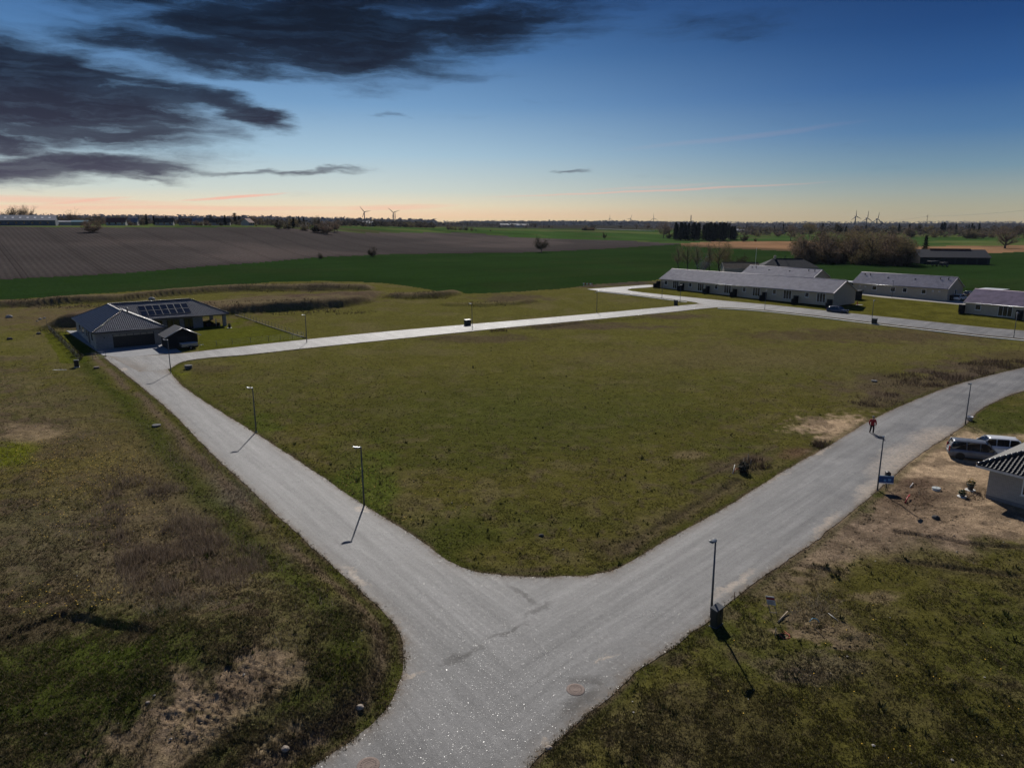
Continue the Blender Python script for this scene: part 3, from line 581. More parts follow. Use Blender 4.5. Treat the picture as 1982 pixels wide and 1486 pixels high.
def build_ground():
    rows = np.concatenate([np.arange(1640, 760, -2.2), np.arange(760, 650, -1.5), np.arange(650, 560, -1.0), np.arange(560, 440, -1.1), np.arange(440, 434, -.5)])
    cols = np.concatenate([np.arange(-230, PW + 231, 2.6)])
    rr = []
    for py in rows:
        x, y, z = pray(PW / 2, py); q = CZ / (SL * y - z) if py > 545 else None
        rr.append(y * q if q else None)
    rr = [r for r in rr if r]; last = rr[-1]
    # beyond the plot: distance rings that keep about one pixel each
    extra = [last]; 
    while extra[-1] < 9000: extra.append(extra[-1] + max(1.3, extra[-1] ** 2 / (15. * FPX) * 1.15) if extra[-1] < 1200 else extra[-1] * 1.035)
    R = np.array([.5, 4, 9, 14] + rr + extra[1:])
    fine = np.degrees(np.arctan((cols - PW / 2) / FPX)); coarse_r = np.linspace(fine[-1], 180, 26)[1:]; coarse_l = np.linspace(-180, fine[0], 26)[:-1]
    A = np.radians(np.concatenate([coarse_l, fine, coarse_r[:-1]])); na = len(A); nr = len(R)
    # rings are straight lines across the picture near the axis: scale radius so rows follow the picture rows
    RR, AA = np.meshgrid(R, A, indexing='ij'); sc_ = 1 / np.maximum(np.cos(AA), .62); RR = np.where(RR < 400, RR * sc_, RR * (1 + (sc_ - 1) * np.exp(-(RR - 400) / 400)))
    x = (RR * np.sin(AA)).ravel(); y = (RR * np.cos(AA)).ravel()
    sd_ = road_sd(x, y); z = gz(x, y, sd_)
    px, py = proj_np(x, y, z_base(x, y)); px = np.where(y > 1, px, -9999); py = np.where(y > 1, py, 3000)
    c = ground_color(x, y, px, py, sd_)
    i = np.arange(nr - 1)[:, None] * na; j = np.arange(na)[None, :]; k = (j + 1) % na
    Q = np.stack([i + j, i + na + j, i + na + k, i + k], -1).reshape(-1, 4)[:, ::-1]
    # classify faces
    r = np.hypot(x, y); qx = px[Q].mean(1); qy = py[Q].mean(1); qr = r[Q].mean(1); qa = np.degrees(np.arctan2(x[Q].mean(1), y[Q].mean(1)))
    nzq = (fbm(x[Q[:, 0]], y[Q[:, 0]], 12, 3, 71) - .5)
    gf = np.interp(qx, GL_FRONT[:, 0], GL_FRONT[:, 1]) + nzq * 2; pf = np.interp(qx, PL_FRONT[:, 0], PL_FRONT[:, 1]) + nzq * 1.0; pb = np.interp(qx, PL_BACK[:, 0], PL_BACK[:, 1]) + nzq * .6
    front = y[Q].mean(1) > 20
    reg = np.zeros(len(Q), int)
    g = front & (qy < gf) & (qr > 150); reg[g] = 1
    pl = g & (qy < pf) & (qx < 1318); reg[pl] = 2
    far_l = g & (qx < 1318) & ((qy < pb) | (qr > np.interp(qa, [-36, -20, -10, 0, 10], [545, 590, 800, 900, 1000]))); reg[far_l] = 3
    right = g & (qx >= 1318); gb = np.interp(qx, [1318, 1400, 1480, 1545, 1700, 1770, 1800, 1900, 1990, 2200], [476, 481.5, 484, 487, 492, 497, 501, 491, 487, 484]) + nzq * 1.2
    stub = right & (qy < gb); reg[stub] = 4
    sb = np.interp(qx, [1318, 1380, 1470, 1545, 1760, 1780, 1990, 2200], [472, 467.5, 466.5, 467, 476, 477, 475, 474]) + nzq
    reg[stub & (qy < sb)] = 3
    mats = [ground_mat(), field_mat('young_wheat', 37.5, .9, .06, .5, .2, 1.2, .72), field_mat('ploughed_soil', 127.5, 2.2, .055, .7, .16, .9), field_mat('meadow_grass', 20, 5, .06, .3, .35), field_mat('maize_stubble', 20, 2.5, .15, .6, .2)]
    n = fbm(x, y, 90, 4, 81); n_ = fbm(x, y, 25, 3, 82)
    cg = np.tile([.020, .042, .011], (len(x), 1)); cg = lerp(cg, np.array([.026, .041, .013]), sst(.5, .7, n_) * .6)
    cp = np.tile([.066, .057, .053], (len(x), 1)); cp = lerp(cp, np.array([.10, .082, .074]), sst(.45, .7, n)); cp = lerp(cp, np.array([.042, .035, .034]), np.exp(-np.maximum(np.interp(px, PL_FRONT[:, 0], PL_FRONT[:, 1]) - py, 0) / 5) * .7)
    bandn = np.sin(r / 60. + n * 9); cm = np.tile([.045, .085, .022], (len(x), 1)); cm = lerp(cm, np.array([.10, .12, .04]), sst(.2, .6, bandn) * .8); cm = lerp(cm, np.array([.085, .07, .04]), sst(.55, .7, n) * .7); cm = lerp(cm, np.array([.04, .037, .03]), sst(1000, 1500, r))
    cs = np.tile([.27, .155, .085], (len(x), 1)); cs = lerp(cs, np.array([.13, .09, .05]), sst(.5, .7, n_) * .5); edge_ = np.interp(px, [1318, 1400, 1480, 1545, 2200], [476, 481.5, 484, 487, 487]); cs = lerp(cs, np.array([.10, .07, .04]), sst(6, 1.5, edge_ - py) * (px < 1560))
    names = ['ground', 'wheat_field', 'ploughed_field', 'meadow', 'stubble_field']; cc = [c, cg, cp, cm, cs]
    V = np.stack([x, y, z], 1)
    for t in range(5):
        fq = Q[reg == t]; u, inv = np.unique(fq, return_inverse=True)
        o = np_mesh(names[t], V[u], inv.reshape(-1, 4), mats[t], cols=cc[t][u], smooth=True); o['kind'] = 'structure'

build_ground()

# ------------------------------------------------------------------ roads
ASPH = asphalt_mat()
PAVE = brick_mat('grey_concrete_paving', (.30, .30, .30), (.24, .24, .245), (.14, .14, .14), .6, .4)
def sheet(name, P, lift, mat, label=None):
    P = np.asarray(P); keep = [0]
    for i in range(1, len(P)):
        if np.hypot(*(P[i] - P[keep[-1]])) > .03: keep.append(i)
    P = P[keep]
    area = sum(P[i][0] * P[(i + 1) % len(P)][1] - P[(i + 1) % len(P)][0] * P[i][1] for i in range(len(P)))
    if area < 0: P = P[::-1]
    from mathutils.geometry import delaunay_2d_cdt
    n0 = len(P); T = np.roll(P, -1, 0) - np.roll(P, 1, 0); T /= np.linalg.norm(T, axis=1)[:, None] + 1e-9; Nn = np.stack([-T[:, 1], T[:, 0]], 1); cand = []
    for off, stp in ((.18, 1), (.5, 2), (1.1, 4)): q = (P + Nn * off)[::stp]; cand.append(q[inside(P, q[:, 0], q[:, 1]) & (segdist(P, q[:, 0], q[:, 1]) > off * .92)])
    gx, gy = np.meshgrid(np.arange(P[:, 0].min(), P[:, 0].max(), 2.5), np.arange(P[:, 1].min(), P[:, 1].max(), 2.5)); q = np.stack([gx.ravel(), gy.ravel()], 1); q = q[inside(P, q[:, 0], q[:, 1])]; q = q[segdist(P, q[:, 0], q[:, 1]) > 1.8]; cand.append(q)
    A_ = np.concatenate([P] + cand); r_ = delaunay_2d_cdt([Vector(v) for v in A_], [(i, (i + 1) % n0) for i in range(n0)], [], 1, 1e-4); W2_ = np.array([list(v) for v in r_[0]]); zz = z_base(W2_[:, 0], W2_[:, 1]) + lift; ed = np.exp(-segdist(P, W2_[:, 0], W2_[:, 1]) / .38)
    V = np.column_stack([W2_, zz]); F_ = [tuple(f) for f in r_[2]]; nb = len(V); zb = z_base(P[:, 0], P[:, 1]) + lift; V = np.vstack([V, np.column_stack([P, zb]), np.column_stack([P, zb - .16])]); F_ += [(nb + i, nb + n0 + i, nb + n0 + (i + 1) % n0, nb + (i + 1) % n0) for i in range(n0)]
    me = bpy.data.meshes.new(name); me.from_pydata([tuple(v) for v in V], [], F_); me.materials.append(mat); at_ = me.attributes.new('edge', 'FLOAT', 'POINT'); at_.data.foreach_set('value', np.concatenate([ed, np.ones(2 * n0)]).astype(np.float32))
    uvl = me.uv_layers.new(name='UVMap').data
    for l in me.loops:
        q = me.vertices[l.vertex_index].co; uvl[l.index].uv = (q.x * .79 + q.y * .61, -q.x * .61 + q.y * .79)
    o = bpy.data.objects.new(name, me); COL.objects.link(o); o['kind'] = 'structure'; return o
sheet('road', ROAD_MAIN, .030, ASPH)
sheet('road', ROAD_B, .034, ASPH)
sheet('road', ROAD_C, .038, ASPH)
sheet('driveway', DRIVE, .044, PAVE)
sheet('path', PATH3, .03, M('pale_gravel', (.36, .33, .28), .9, var=.2, scale=6))
CONC = M('kerb_concrete', (.62, .60, .56), .85, var=.15, scale=2)
def kerb(pts, w, lift, seed):
    P = dens_line(pxline(pts), 1.0); T = np.gradient(P, axis=0); T /= np.linalg.norm(T, axis=1)[:, None]; Nn = np.stack([T[:, 1], -T[:, 0]], 1)
    m = MB(); R = []
    for p, n in zip(P, Nn):
        a = p + n * .9; b = p + n * (.9 + w); z = z_base(*p)
        R.append([(a[0], a[1], z - .2), (b[0], b[1], z - .2), (b[0], b[1], z + lift), (a[0], a[1], z + lift)])
    m.rings(R); o = m.build('kerb', CONC); bm = bmesh.new(); bm.from_mesh(o.data); bmesh.ops.recalc_face_normals(bm, faces=bm.faces[:]); bm.to_mesh(o.data); bm.free(); o['kind'] = 'structure'
kerb([(1390, 596), (1440, 598.5), (1500, 603.5), (1600, 614.5), (1690, 625.5), (1800, 638), (1900, 649.5), (1982, 657.5), (2120, 672)], .55, .09, 1)
kerb([(1160, 563.5), (1220, 570), (1281, 577.5), (1335, 584.5)], .5, .09, 2)

# ------------------------------------------------------------------ grass, weeds and reeds
def tuft_field():
    """short rough grass over the plot and verges: blades in small clumps, denser near the drone"""
    n = 330000; px = RNG.uniform(-120, PW + 120, n); py = 590 + (1580 - 590) * RNG.uniform(0, 1, n) ** .8
    dx = (px - PW / 2) / FPX; dy = (PH / 2 - py) / FPX; ry = CP + dy * SP; rz = -SP + dy * CP; t = CZ / (SL * ry - rz); x = dx * t; y = ry * t
    sd_ = road_sd(x, y); n2 = fbm(x, y, 2.2, 4, 62); c = ground_color(x, y, px, py, sd_)
    sandy = (c[:, 0] > .16) & (c[:, 1] < c[:, 0] * .8)
    clump = fbm(x, y, 1.1, 3, 91)
    house = (np.hypot(x - 45, y - 56) < 8) | ((np.hypot(x + 62, y - 126) < 14)) | ((np.hypot(x - 62, y - 188) < 20))
    keep = (sd_ > -.10 - .22 * (RNG.uniform(0, 1, n) > .93)) & (RNG.uniform(0, 1, n) < np.where(sandy, .10, .35 + 1.1 * sst(.35, .7, clump))) & (y < 150) & ~house
    x, y, c, sd_, px, py, clump = x[keep], y[keep], c[keep], sd_[keep], px[keep], py[keep], clump[keep]; n = len(x)
    z = gz(x, y, sd_); z = np.where(sd_ < .05, z_base(x, y) + .03, z); left = (px < 760) & (py > 700)
    h = RNG.uniform(.03, .085, n) * np.where(left, 1.5, 1.0) * (.6 + .9 * clump) * (1 + .25 * sst(50, 110, y)); h = np.where(sd_ < .5, h * .9, h)
    straw = RNG.uniform(0, 1, n) < np.where(left, .34, .14)
    c = c * RNG.uniform(.5, 1.6, n)[:, None]; c = np.where(straw[:, None], C_STRAW * RNG.uniform(.9, 1.8, n)[:, None], c)
    B = 4; V = np.zeros((n, B, 3, 3), np.float32); K = np.zeros((n, B, 3, 3), np.float32)
    for b in range(B):
        a = RNG.uniform(0, 6.283, n); rr = RNG.uniform(0, .09, n); bx = x + rr * np.cos(a * 3); by = y + rr * np.sin(a * 3); w = RNG.uniform(.012, .03, n); hh = h * RNG.uniform(.6, 1.3, n); ln = RNG.uniform(.2, 1.1, n) * hh
        a2 = RNG.uniform(0, 6.283, n)
        V[:, b, 0] = np.stack([bx - w * np.cos(a), by - w * np.sin(a), z - .02], 1); V[:, b, 1] = np.stack([bx + w * np.cos(a), by + w * np.sin(a), z - .02], 1); V[:, b, 2] = np.stack([bx + ln * np.cos(a2), by + ln * np.sin(a2), z + hh], 1)
        K[:, b] = c[:, None, :]
    o = np_mesh('grass', V.reshape(-1, 3), np.arange(n * B * 3).reshape(-1, 3), M('grass_blades', None, .8, var=.0, attr='Col', trans=.25, spec=.15), cols=K.reshape(-1, 3))
    tag(o, 'short rough spring grass over the plots and road verges', 'grass', kind='stuff')
tuft_field()
def grit():
    n = 52000; px = RNG.uniform(300, PW + 60, n); py = 700 + 860 * RNG.uniform(0, 1, n) ** .6; dx = (px - PW / 2) / FPX; dy = (PH / 2 - py) / FPX; ry = CP + dy * SP; rz = -SP + dy * CP; t = CZ / (SL * ry - rz); x = dx * t; y = ry * t
    k = inside(ROAD_MAIN, x, y); x, y = x[k], y[k]; n = len(x); z = z_base(x, y) + .036; tx = RNG.normal(0, .17, n); ty = RNG.normal(0, .17, n); s = RNG.uniform(.0045, .0105, n) * (1 + .7 * (RNG.uniform(0, 1, n) > .97)); V = np.zeros((n, 4, 3), np.float32)
    for j, (a, b) in enumerate(((-1, -1), (1, -1), (1, 1), (-1, 1))): V[:, j] = np.stack([x + a * s, y + b * s, z + (a * tx + b * ty) * s], 1)
    o = np_mesh('road_grit', V.reshape(-1, 3), np.arange(n * 4).reshape(-1, 4), M('glinting_quartz_chip', (.22, .22, .22), .33, var=0, spec=1)); tag(o, 'glinting quartz chips in the asphalt surface', 'grit', kind='stuff')
grit()
def scatter_px(cx, cy, rx, ry, n):
    a = RNG.uniform(0, 6.283, n); r = np.sqrt(RNG.uniform(0, 1, n)); return cx + rx * r * np.cos(a), cy + ry * r * np.sin(a)
def px2plane(px, py):
    dx = (px - PW / 2) / FPX; dy = (PH / 2 - py) / FPX; ry = CP + dy * SP; rz = -SP + dy * CP; t = CZ / (SL * ry - rz); return dx * t, ry * t
def stalks(name, label, cat, areas, hmin, hmax, w, colA, colB, lean=.25, trans=.15, bl=1):
    X = []; Y = []
    for cx, cy, rx, ry, n in areas:
        a, b = px2plane(*scatter_px(cx, cy, rx, ry, n)); X.append(a); Y.append(b)
    x = np.concatenate(X); y = np.concatenate(Y); s = road_sd(x, y); k = s > .05; k2 = fbm(x, y, 2.2, 4, 94) + RNG.uniform(-.12, .12, k.sum() if False else len(x)) > .47; k = k & k2; x, y, s = x[k], y[k], s[k]; n = len(x); z = gz(x, y, s)
    h = RNG.uniform(hmin, hmax, n) * (.55 + .9 * fbm(x, y, 1.5, 2, 93)); V = np.zeros((n, bl, 3, 3), np.float32); K = np.zeros((n, bl, 3, 3), np.float32)
    t = RNG.uniform(0, 1, n)[:, None]; c = np.array(colA) * (1 - t) + np.array(colB) * t; c = c * RNG.uniform(.6, 1.3, n)[:, None]
    for b in range(bl):
        a = RNG.uniform(0, 3.1416, n); a2 = RNG.uniform(0, 6.283, n); ln = np.abs(RNG.normal(0, lean, n)) * h; hh = h * (1 if b == 0 else RNG.uniform(.4, 1, n))
        V[:, b, 0] = np.stack([x - w * np.cos(a), y - w * np.sin(a), z - .03], 1); V[:, b, 1] = np.stack([x + w * np.cos(a), y + w * np.sin(a), z - .03], 1); V[:, b, 2] = np.stack([x + ln * np.cos(a2), y + ln * np.sin(a2), z + hh], 1); K[:, b] = c[:, None, :]
    o = np_mesh(name, V.reshape(-1, 3), np.arange(n * bl * 3).reshape(-1, 3), M('grass_blades', None), cols=K.reshape(-1, 3)); tag(o, label, cat, kind='stuff'); return o
stalks('dry_reeds', 'patch of brown dead reeds and weed stalks in the rough ground beside the road', 'reeds',
       [(325, 1060, 105, 120, 6500), (270, 1000, 70, 80, 2200), (410, 1120, 110, 80, 2500), (240, 950, 60, 40, 500), (470, 950, 70, 50, 700), (390, 880, 80, 40, 500), (330, 1050, 190, 180, 2500)], .25, .8, .014, (.07, .048, .034), (.36, .28, .20), .4, bl=2)
stalks('dead_grass', 'pale dead grass stems strewn over the rough ground', 'dead grass',
       [(200, 930, 260, 120, 4200), (420, 1050, 160, 150, 3200), (330, 1180, 220, 60, 2600), (560, 1230, 90, 80, 500), (1570, 1175, 70, 25, 400), (1850, 990, 140, 60, 300), (1650, 1030, 120, 60, 500)], .12, .4, .010, (.30, .24, .15), (.42, .36, .26), .8, bl=2)
stalks('bramble_scrub', 'low brown bramble scrub along the grass edge of the curving road', 'scrub',
       [(1820, 735, 130, 16, 2600), (1930, 712, 90, 16, 2600), (1700, 775, 60, 14, 700), (1465, 898, 32, 10, 600), (1600, 862, 26, 8, 400), (965, 641, 18, 3, 160), (1890, 960, 30, 8, 60)], .2, .75, .018, (.055, .038, .028), (.12, .085, .06), .5, bl=3)
stalks('bank_weeds', 'dark dead weeds growing on the banks of dug earth', 'weeds',
       [(120, 592, 160, 5, 1200), (560, 562, 150, 4, 900), (560, 604, 170, 7, 1400), (800, 577, 70, 3, 400), (940, 591, 60, 4, 300), (180, 640, 120, 5, 500)], .2, .5, .035, (.045, .034, .025), (.10, .075, .05), .5, bl=3)
def tussocks():
    n = 6500; px = RNG.uniform(-100, PW + 100, n); py = 640 + 900 * RNG.uniform(0, 1, n) ** .7; x, y = px2plane(px, py); s = road_sd(x, y)
    c = ground_color(x, y, px, py, s); k = (s > .25) & (c[:, 0] < .16) & (fbm(x, y, 3.5, 4, 95) + RNG.uniform(-.08, .08, n) > .54) & (np.hypot(x - 45, y - 56) > 8) & (np.hypot(x + 62, y - 126) > 15)
    x, y, s = x[k], y[k], s[k]; n = len(x); z = gz(x, y, s); S_ = RNG.uniform(.05, .17, n) * (1 + .8 * (RNG.uniform(0, 1, n) > .95)); B = 12; V = np.zeros((n, B, 3, 3), np.float32); K = np.zeros((n, B, 3, 3), np.float32)
    col = np.where((RNG.uniform(0, 1, n) < .75)[:, None], [.034, .038, .014], [.05, .06, .016])
    for b in range(B):
        a = RNG.uniform(0, 6.283, n); r = RNG.uniform(0, 1, n) * S_ * .7; bx = x + r * np.cos(a); by = y + r * np.sin(a); w = S_ * .22; hh = S_ * RNG.uniform(.6, 1.3, n) * (1 - .4 * r / S_)
        V[:, b, 0] = np.stack([bx - w * np.sin(a), by + w * np.cos(a), z - .02], 1); V[:, b, 1] = np.stack([bx + w * np.sin(a), by - w * np.cos(a), z - .02], 1); V[:, b, 2] = np.stack([bx + hh * .7 * np.cos(a), by + hh * .7 * np.sin(a), z + hh], 1); K[:, b] = (col * RNG.uniform(.7, 1.3, n)[:, None])[:, None, :]
    o = np_mesh('grass_tussocks', V.reshape(-1, 3), np.arange(n * B * 3).reshape(-1, 3), M('grass_blades', None), cols=K.reshape(-1, 3)); tag(o, 'small dark tussocks dotted through the short grass', 'tussocks', kind='stuff')
tussocks()
def flowers():
    areas = [(150, 895, 130, 55, 420), (190, 1000, 160, 60, 160), (120, 1160, 120, 40, 90), (800, 960, 120, 60, 50), (1700, 1300, 300, 180, 45), (700, 940, 50, 40, 60)]
    X = [px2plane(*scatter_px(*a[:4], a[4])) for a in areas]; x = np.concatenate([a[0] for a in X]); y = np.concatenate([a[1] for a in X]); s = road_sd(x, y); k = s > .3; x, y, s = x[k], y[k], s[k]; z = gz(x, y, s) + RNG.uniform(.05, .14, len(x))
    n = len(x); r = RNG.uniform(.02, .04, n); V = np.zeros((n, 6, 3), np.float32)
    for j in range(6): V[:, j] = np.stack([x + r * math.cos(j * 1.0472), y + r * math.sin(j * 1.0472), z + (r * .5 if j % 2 else 0)], 1)
    o = np_mesh('wild_flowers', V.reshape(-1, 3), np.arange(n * 6).reshape(-1, 6), M('yellow_petals', (.52, .32, .02), .8)); tag(o, 'tiny yellow wild flowers in the rough grass', 'flowers', kind='stuff')
flowers()
def stones():
    n = 90; px = RNG.uniform(0, PW, n); py = RNG.uniform(760, 1480, n); x, y = px2plane(px, py); s = road_sd(x, y); k = s > .2; x, y, s = x[k], y[k], s[k]; z = gz(x, y, s); m = MB()
    ico = [(0, 0, 1), (.9, 0, .35), (.28, .85, .35), (-.72, .53, .35), (-.72, -.53, .35), (.28, -.85, .35), (0, 0, -.4)]; F_ = [(0, 1, 2), (0, 2, 3), (0, 3, 4), (0, 4, 5), (0, 5, 1), (6, 2, 1), (6, 3, 2), (6, 4, 3), (6, 5, 4), (6, 1, 5)]
    for a, b, c in zip(x, y, z):
        r = random.uniform(.03, .09); k = [random.uniform(.7, 1.3) for _ in range(7)]
        m.add([(a + v[0] * r * q, b + v[1] * r * q, c + .03 + v[2] * r * .7 * q) for v, q in zip(ico, k)], F_)
    o = m.build('pebbles', M('pale_stone', (.32, .29, .25), .85, var=.25)); tag(o, 'pale pebbles scattered through the grass', 'pebbles', kind='stuff')
stones()
def clods():
    areas = [(1815, 905, 175, 75, 900), (1830, 975, 100, 40, 700), (1700, 1020, 160, 50, 700), (1600, 1050, 80, 40, 350), (1570, 1200, 70, 35, 350), (1640, 1240, 60, 20, 200), (1620, 825, 75, 18, 200), (450, 1420, 150, 70, 500), (1480, 1130, 60, 30, 120), (380, 1060, 160, 120, 260)]
    X = [px2plane(*scatter_px(*a[:4], a[4])) for a in areas]; x = np.concatenate([a[0] for a in X]); y = np.concatenate([a[1] for a in X]); s = road_sd(x, y); k = (s > -.5) & (np.hypot(x - 45.5, y - 55) > 6); x, y, s = x[k], y[k], s[k]; n = len(x); z = gz(x, y, s) + np.where(s < 0, .06, 0); px, py = proj_np(x, y, z); c = ground_color(x, y, px, py, s) * RNG.uniform(.55, 1.35, n)[:, None]
    ico = np.array([(0, 0, 1), (.9, 0, .35), (.28, .85, .35), (-.72, .53, .35), (-.72, -.53, .35), (.28, -.85, .35)]); F_ = np.array([(0, 1, 2), (0, 2, 3), (0, 3, 4), (0, 4, 5), (0, 5, 1)]); r = RNG.uniform(.015, .055, n) * (1 + 1.6 * (RNG.uniform(0, 1, n) > .96)) * np.where(s < 0, .5, 1); V = np.stack([x, y, z], 1)[:, None, :] + ico[None] * (r[:, None, None] * RNG.uniform(.6, 1.4, (n, 6, 1))) * np.array([1, 1, .7])
    o = np_mesh('soil_clods', V.reshape(-1, 3), (np.arange(n)[:, None, None] * 6 + F_[None]).reshape(-1, 3), M('soil_clod', None, .95, attr='Col', var=.2, spec=0), cols=np.repeat(c, 6, 0)); tag(o, 'loose clods of sand and soil on the churned ground', 'soil clods', kind='stuff')
clods()
def crumbs():
    """gravel and soil crumbled along the edges of the asphalt"""
    P = ROAD_MAIN; n = 15000; i = RNG.integers(0, len(P) - 1, n); q = P[i] + (P[i + 1] - P[i]) * RNG.uniform(0, 1, n)[:, None]; x = q[:, 0] + RNG.normal(0, .16, n); y = q[:, 1] + RNG.normal(0, .16, n); k = (y > 18) & (y < 105) & (fbm(x, y, 2.5, 3, 97) + RNG.uniform(-.2, .2, n) > .45); x, y = x[k], y[k]; n = len(x); s = road_sd(x, y); z = np.where(s < .03, z_base(x, y) + .03, gz(x, y, s))
    ico = np.array([(0, 0, 1), (.9, 0, .2), (.28, .85, .2), (-.72, .53, .2), (-.72, -.53, .2), (.28, -.85, .2)]); F_ = np.array([(0, 1, 2), (0, 2, 3), (0, 3, 4), (0, 4, 5), (0, 5, 1)]); r = RNG.uniform(.01, .035, n); V = np.stack([x, y, z], 1)[:, None, :] + ico[None] * (r[:, None, None] * RNG.uniform(.6, 1.4, (n, 6, 1))) * np.array([1, 1, .6]); t = RNG.uniform(0, 1, n)[:, None]; c = C_SOIL * 1.1 * (1 - t) + C_SAND * .75 * t
    o = np_mesh('edge_gravel', V.reshape(-1, 3), (np.arange(n)[:, None, None] * 6 + F_[None]).reshape(-1, 3), M('soil_clod', None), cols=np.repeat(c, 6, 0)); tag(o, 'crumbled gravel and soil along the asphalt edges', 'gravel', kind='stuff')
crumbs()

# ------------------------------------------------------------------ shared materials for things
DKMET = M('dark_galvanised_metal', (.10, .105, .115), .45, .7, var=.1); GALV = M('galvanised_steel', (.32, .33, .34), .38, .9, var=.12, scale=8); BLKP = M('black_plastic', (.016, .016, .018), .45, var=.2)
WHITE = M('white_paint', (.74, .74, .72), .5, var=.06); GLASS = M('window_glass', (.018, .022, .028), .06, 0, var=0, spec=.8); BLKW = M('black_stained_wood', (.012, .012, .013), .7, var=.3, scale=9)
BR_LEFT = brick_mat('grey_speckled_brick', (.26, .255, .25), (.15, .15, .152), (.40, .39, .38)); BR_ROW = brick_mat('sand_coloured_brick', (.44, .37, .27), (.36, .30, .22), (.48, .43, .36)); BR_NEAR = brick_mat('light_grey_brick', (.30, .285, .26), (.235, .22, .20), (.40, .385, .36))
T_BLACK = M('black_glazed_pantile', (.14, .135, .145), .52, var=.35, scale=4, spec=1.); T_ROW = M('grey_concrete_tile', (.36, .305, .33), .55, var=.2, scale=.8, spec=.6); T_ROW4 = M('purplish_concrete_tile', (.38, .255, .31), .55, var=.25, scale=.8, spec=.6); T_BLUE = tile_mat('dark_slate_tile', (.020, .024, .032), .8, .3, .36, .02, .15); T_BROWN = tile_mat('brown_felt', (.075, .062, .05), .9, .5, .5, .01, .1)
WOOD = M('weathered_timber', (.34, .27, .19), .85, var=.25, scale=12)

# ------------------------------------------------------------------ street lamps
def make_lamp():
    r = empty('street_lamp')
    p = MB().tube([(0, 0, -.3), (0, 0, .9), (0, 0, 4.55)], [.065, .062, .042], 10); p.build('pole', DKMET, r)
    MB().lathe([(.11, -.05), (.11, .02), (.07, .06)], 12).build('base_collar', GALV, r)
    MB().bbox(.03, .068, -.045, .045, .55, .95, .008).build('service_hatch', GALV, r)
    h = MB(); P = [(.06, 4.52, .055, .035), (-.02, 4.56, .10, .05), (-.16, 4.55, .15, .055), (-.34, 4.575, .17, .05), (-.50, 4.63, .15, .04), (-.60, 4.68, .09, .025)]
    R = []
    for x, z, w, t in P: R.append([(x, -w, z - t * .5), (x, w, z - t * .5), (x, w * .95, z + t * .2), (x, w * .5, z + t), (x, -w * .5, z + t), (x, -w * .95, z + t * .2)])
    hd = h.rings([list(reversed(q)) for q in R][::1], True, True).build('lamp_head', M('grey_lamp_paint', (.20, .21, .22), .28, .6, var=.05), r)
    MB().bbox(-.48, -.18, -.11, .11, 4.525, 4.552, .01).build('lens', M('frosted_lens', (.55, .55, .53), .3), hd)
    bm = bmesh.new(); bm.from_mesh(hd.data); bmesh.ops.recalc_face_normals(bm, faces=bm.faces[:]); bm.to_mesh(hd.data); bm.free()
    return r
LAMPS = [(1376, 1195, 1.06, 45, 'grey street lamp standing beside the large dark utility cabinet'), (705, 978, 1.06, 10, 'grey street lamp at the lush green edge of the big plot, nearest the junction'), (496, 836, 1.03, 10, 'grey street lamp halfway along the straight road to the dark-roofed house'),
         (331, 722, 1.04, 10, 'grey street lamp at the road corner opposite the garage and black shed'), (1698, 948, 1.02, 38, 'grey street lamp next to the blue sign and black letterbox'), (1868, 822, 1.0, 38, 'grey street lamp next to the pale bucket above the parked cars'),
         (594, 663, 1.06, 0, 'street lamp at the corner of the fenced lawn'), (914, 632, 1.0, 0, 'street lamp beside the black cabinet on the narrow road'), (1155, 605, .96, 0, 'street lamp on the narrow road between the black cabinets'),
         (1281, 578, .93, -130, 'street lamp on the side road facing the first terrace windows'), (1316, 586, .93, -130, 'street lamp at the grass tip where the two roads meet'), (1480, 599.5, .94, -130, 'street lamp on the kerb opposite the long terrace'),
         (1687, 624.5, .97, -130, 'street lamp on the kerb just past the dark blue car'), (1962, 653.5, .99, -130, 'street lamp on the kerb opposite the end terrace'), (1726, 577, .95, 20, 'street lamp by the gravel path of the courtyard terrace'),
         (1358, 551, .95, 20, 'street lamp head showing over the long terrace roof beside the bare trees'), (1507, 562, .95, 20, 'street lamp head showing over the middle of the long terrace roof')]
lamp0 = make_lamp()
for i, (px, py, s, a, lb) in enumerate(LAMPS):
    o = lamp0 if i == 0 else copy_tree(lamp0); x, y = gplane(px, py); o.location = (x, y, gz1(x, y)); o.scale = (s, s, s); o.rotation_euler = (rad(random.uniform(-.6, .6)), rad(random.uniform(-.6, .6)), rad(a)); tag(o, lb, 'street lamp', 'street lamps along the new roads')

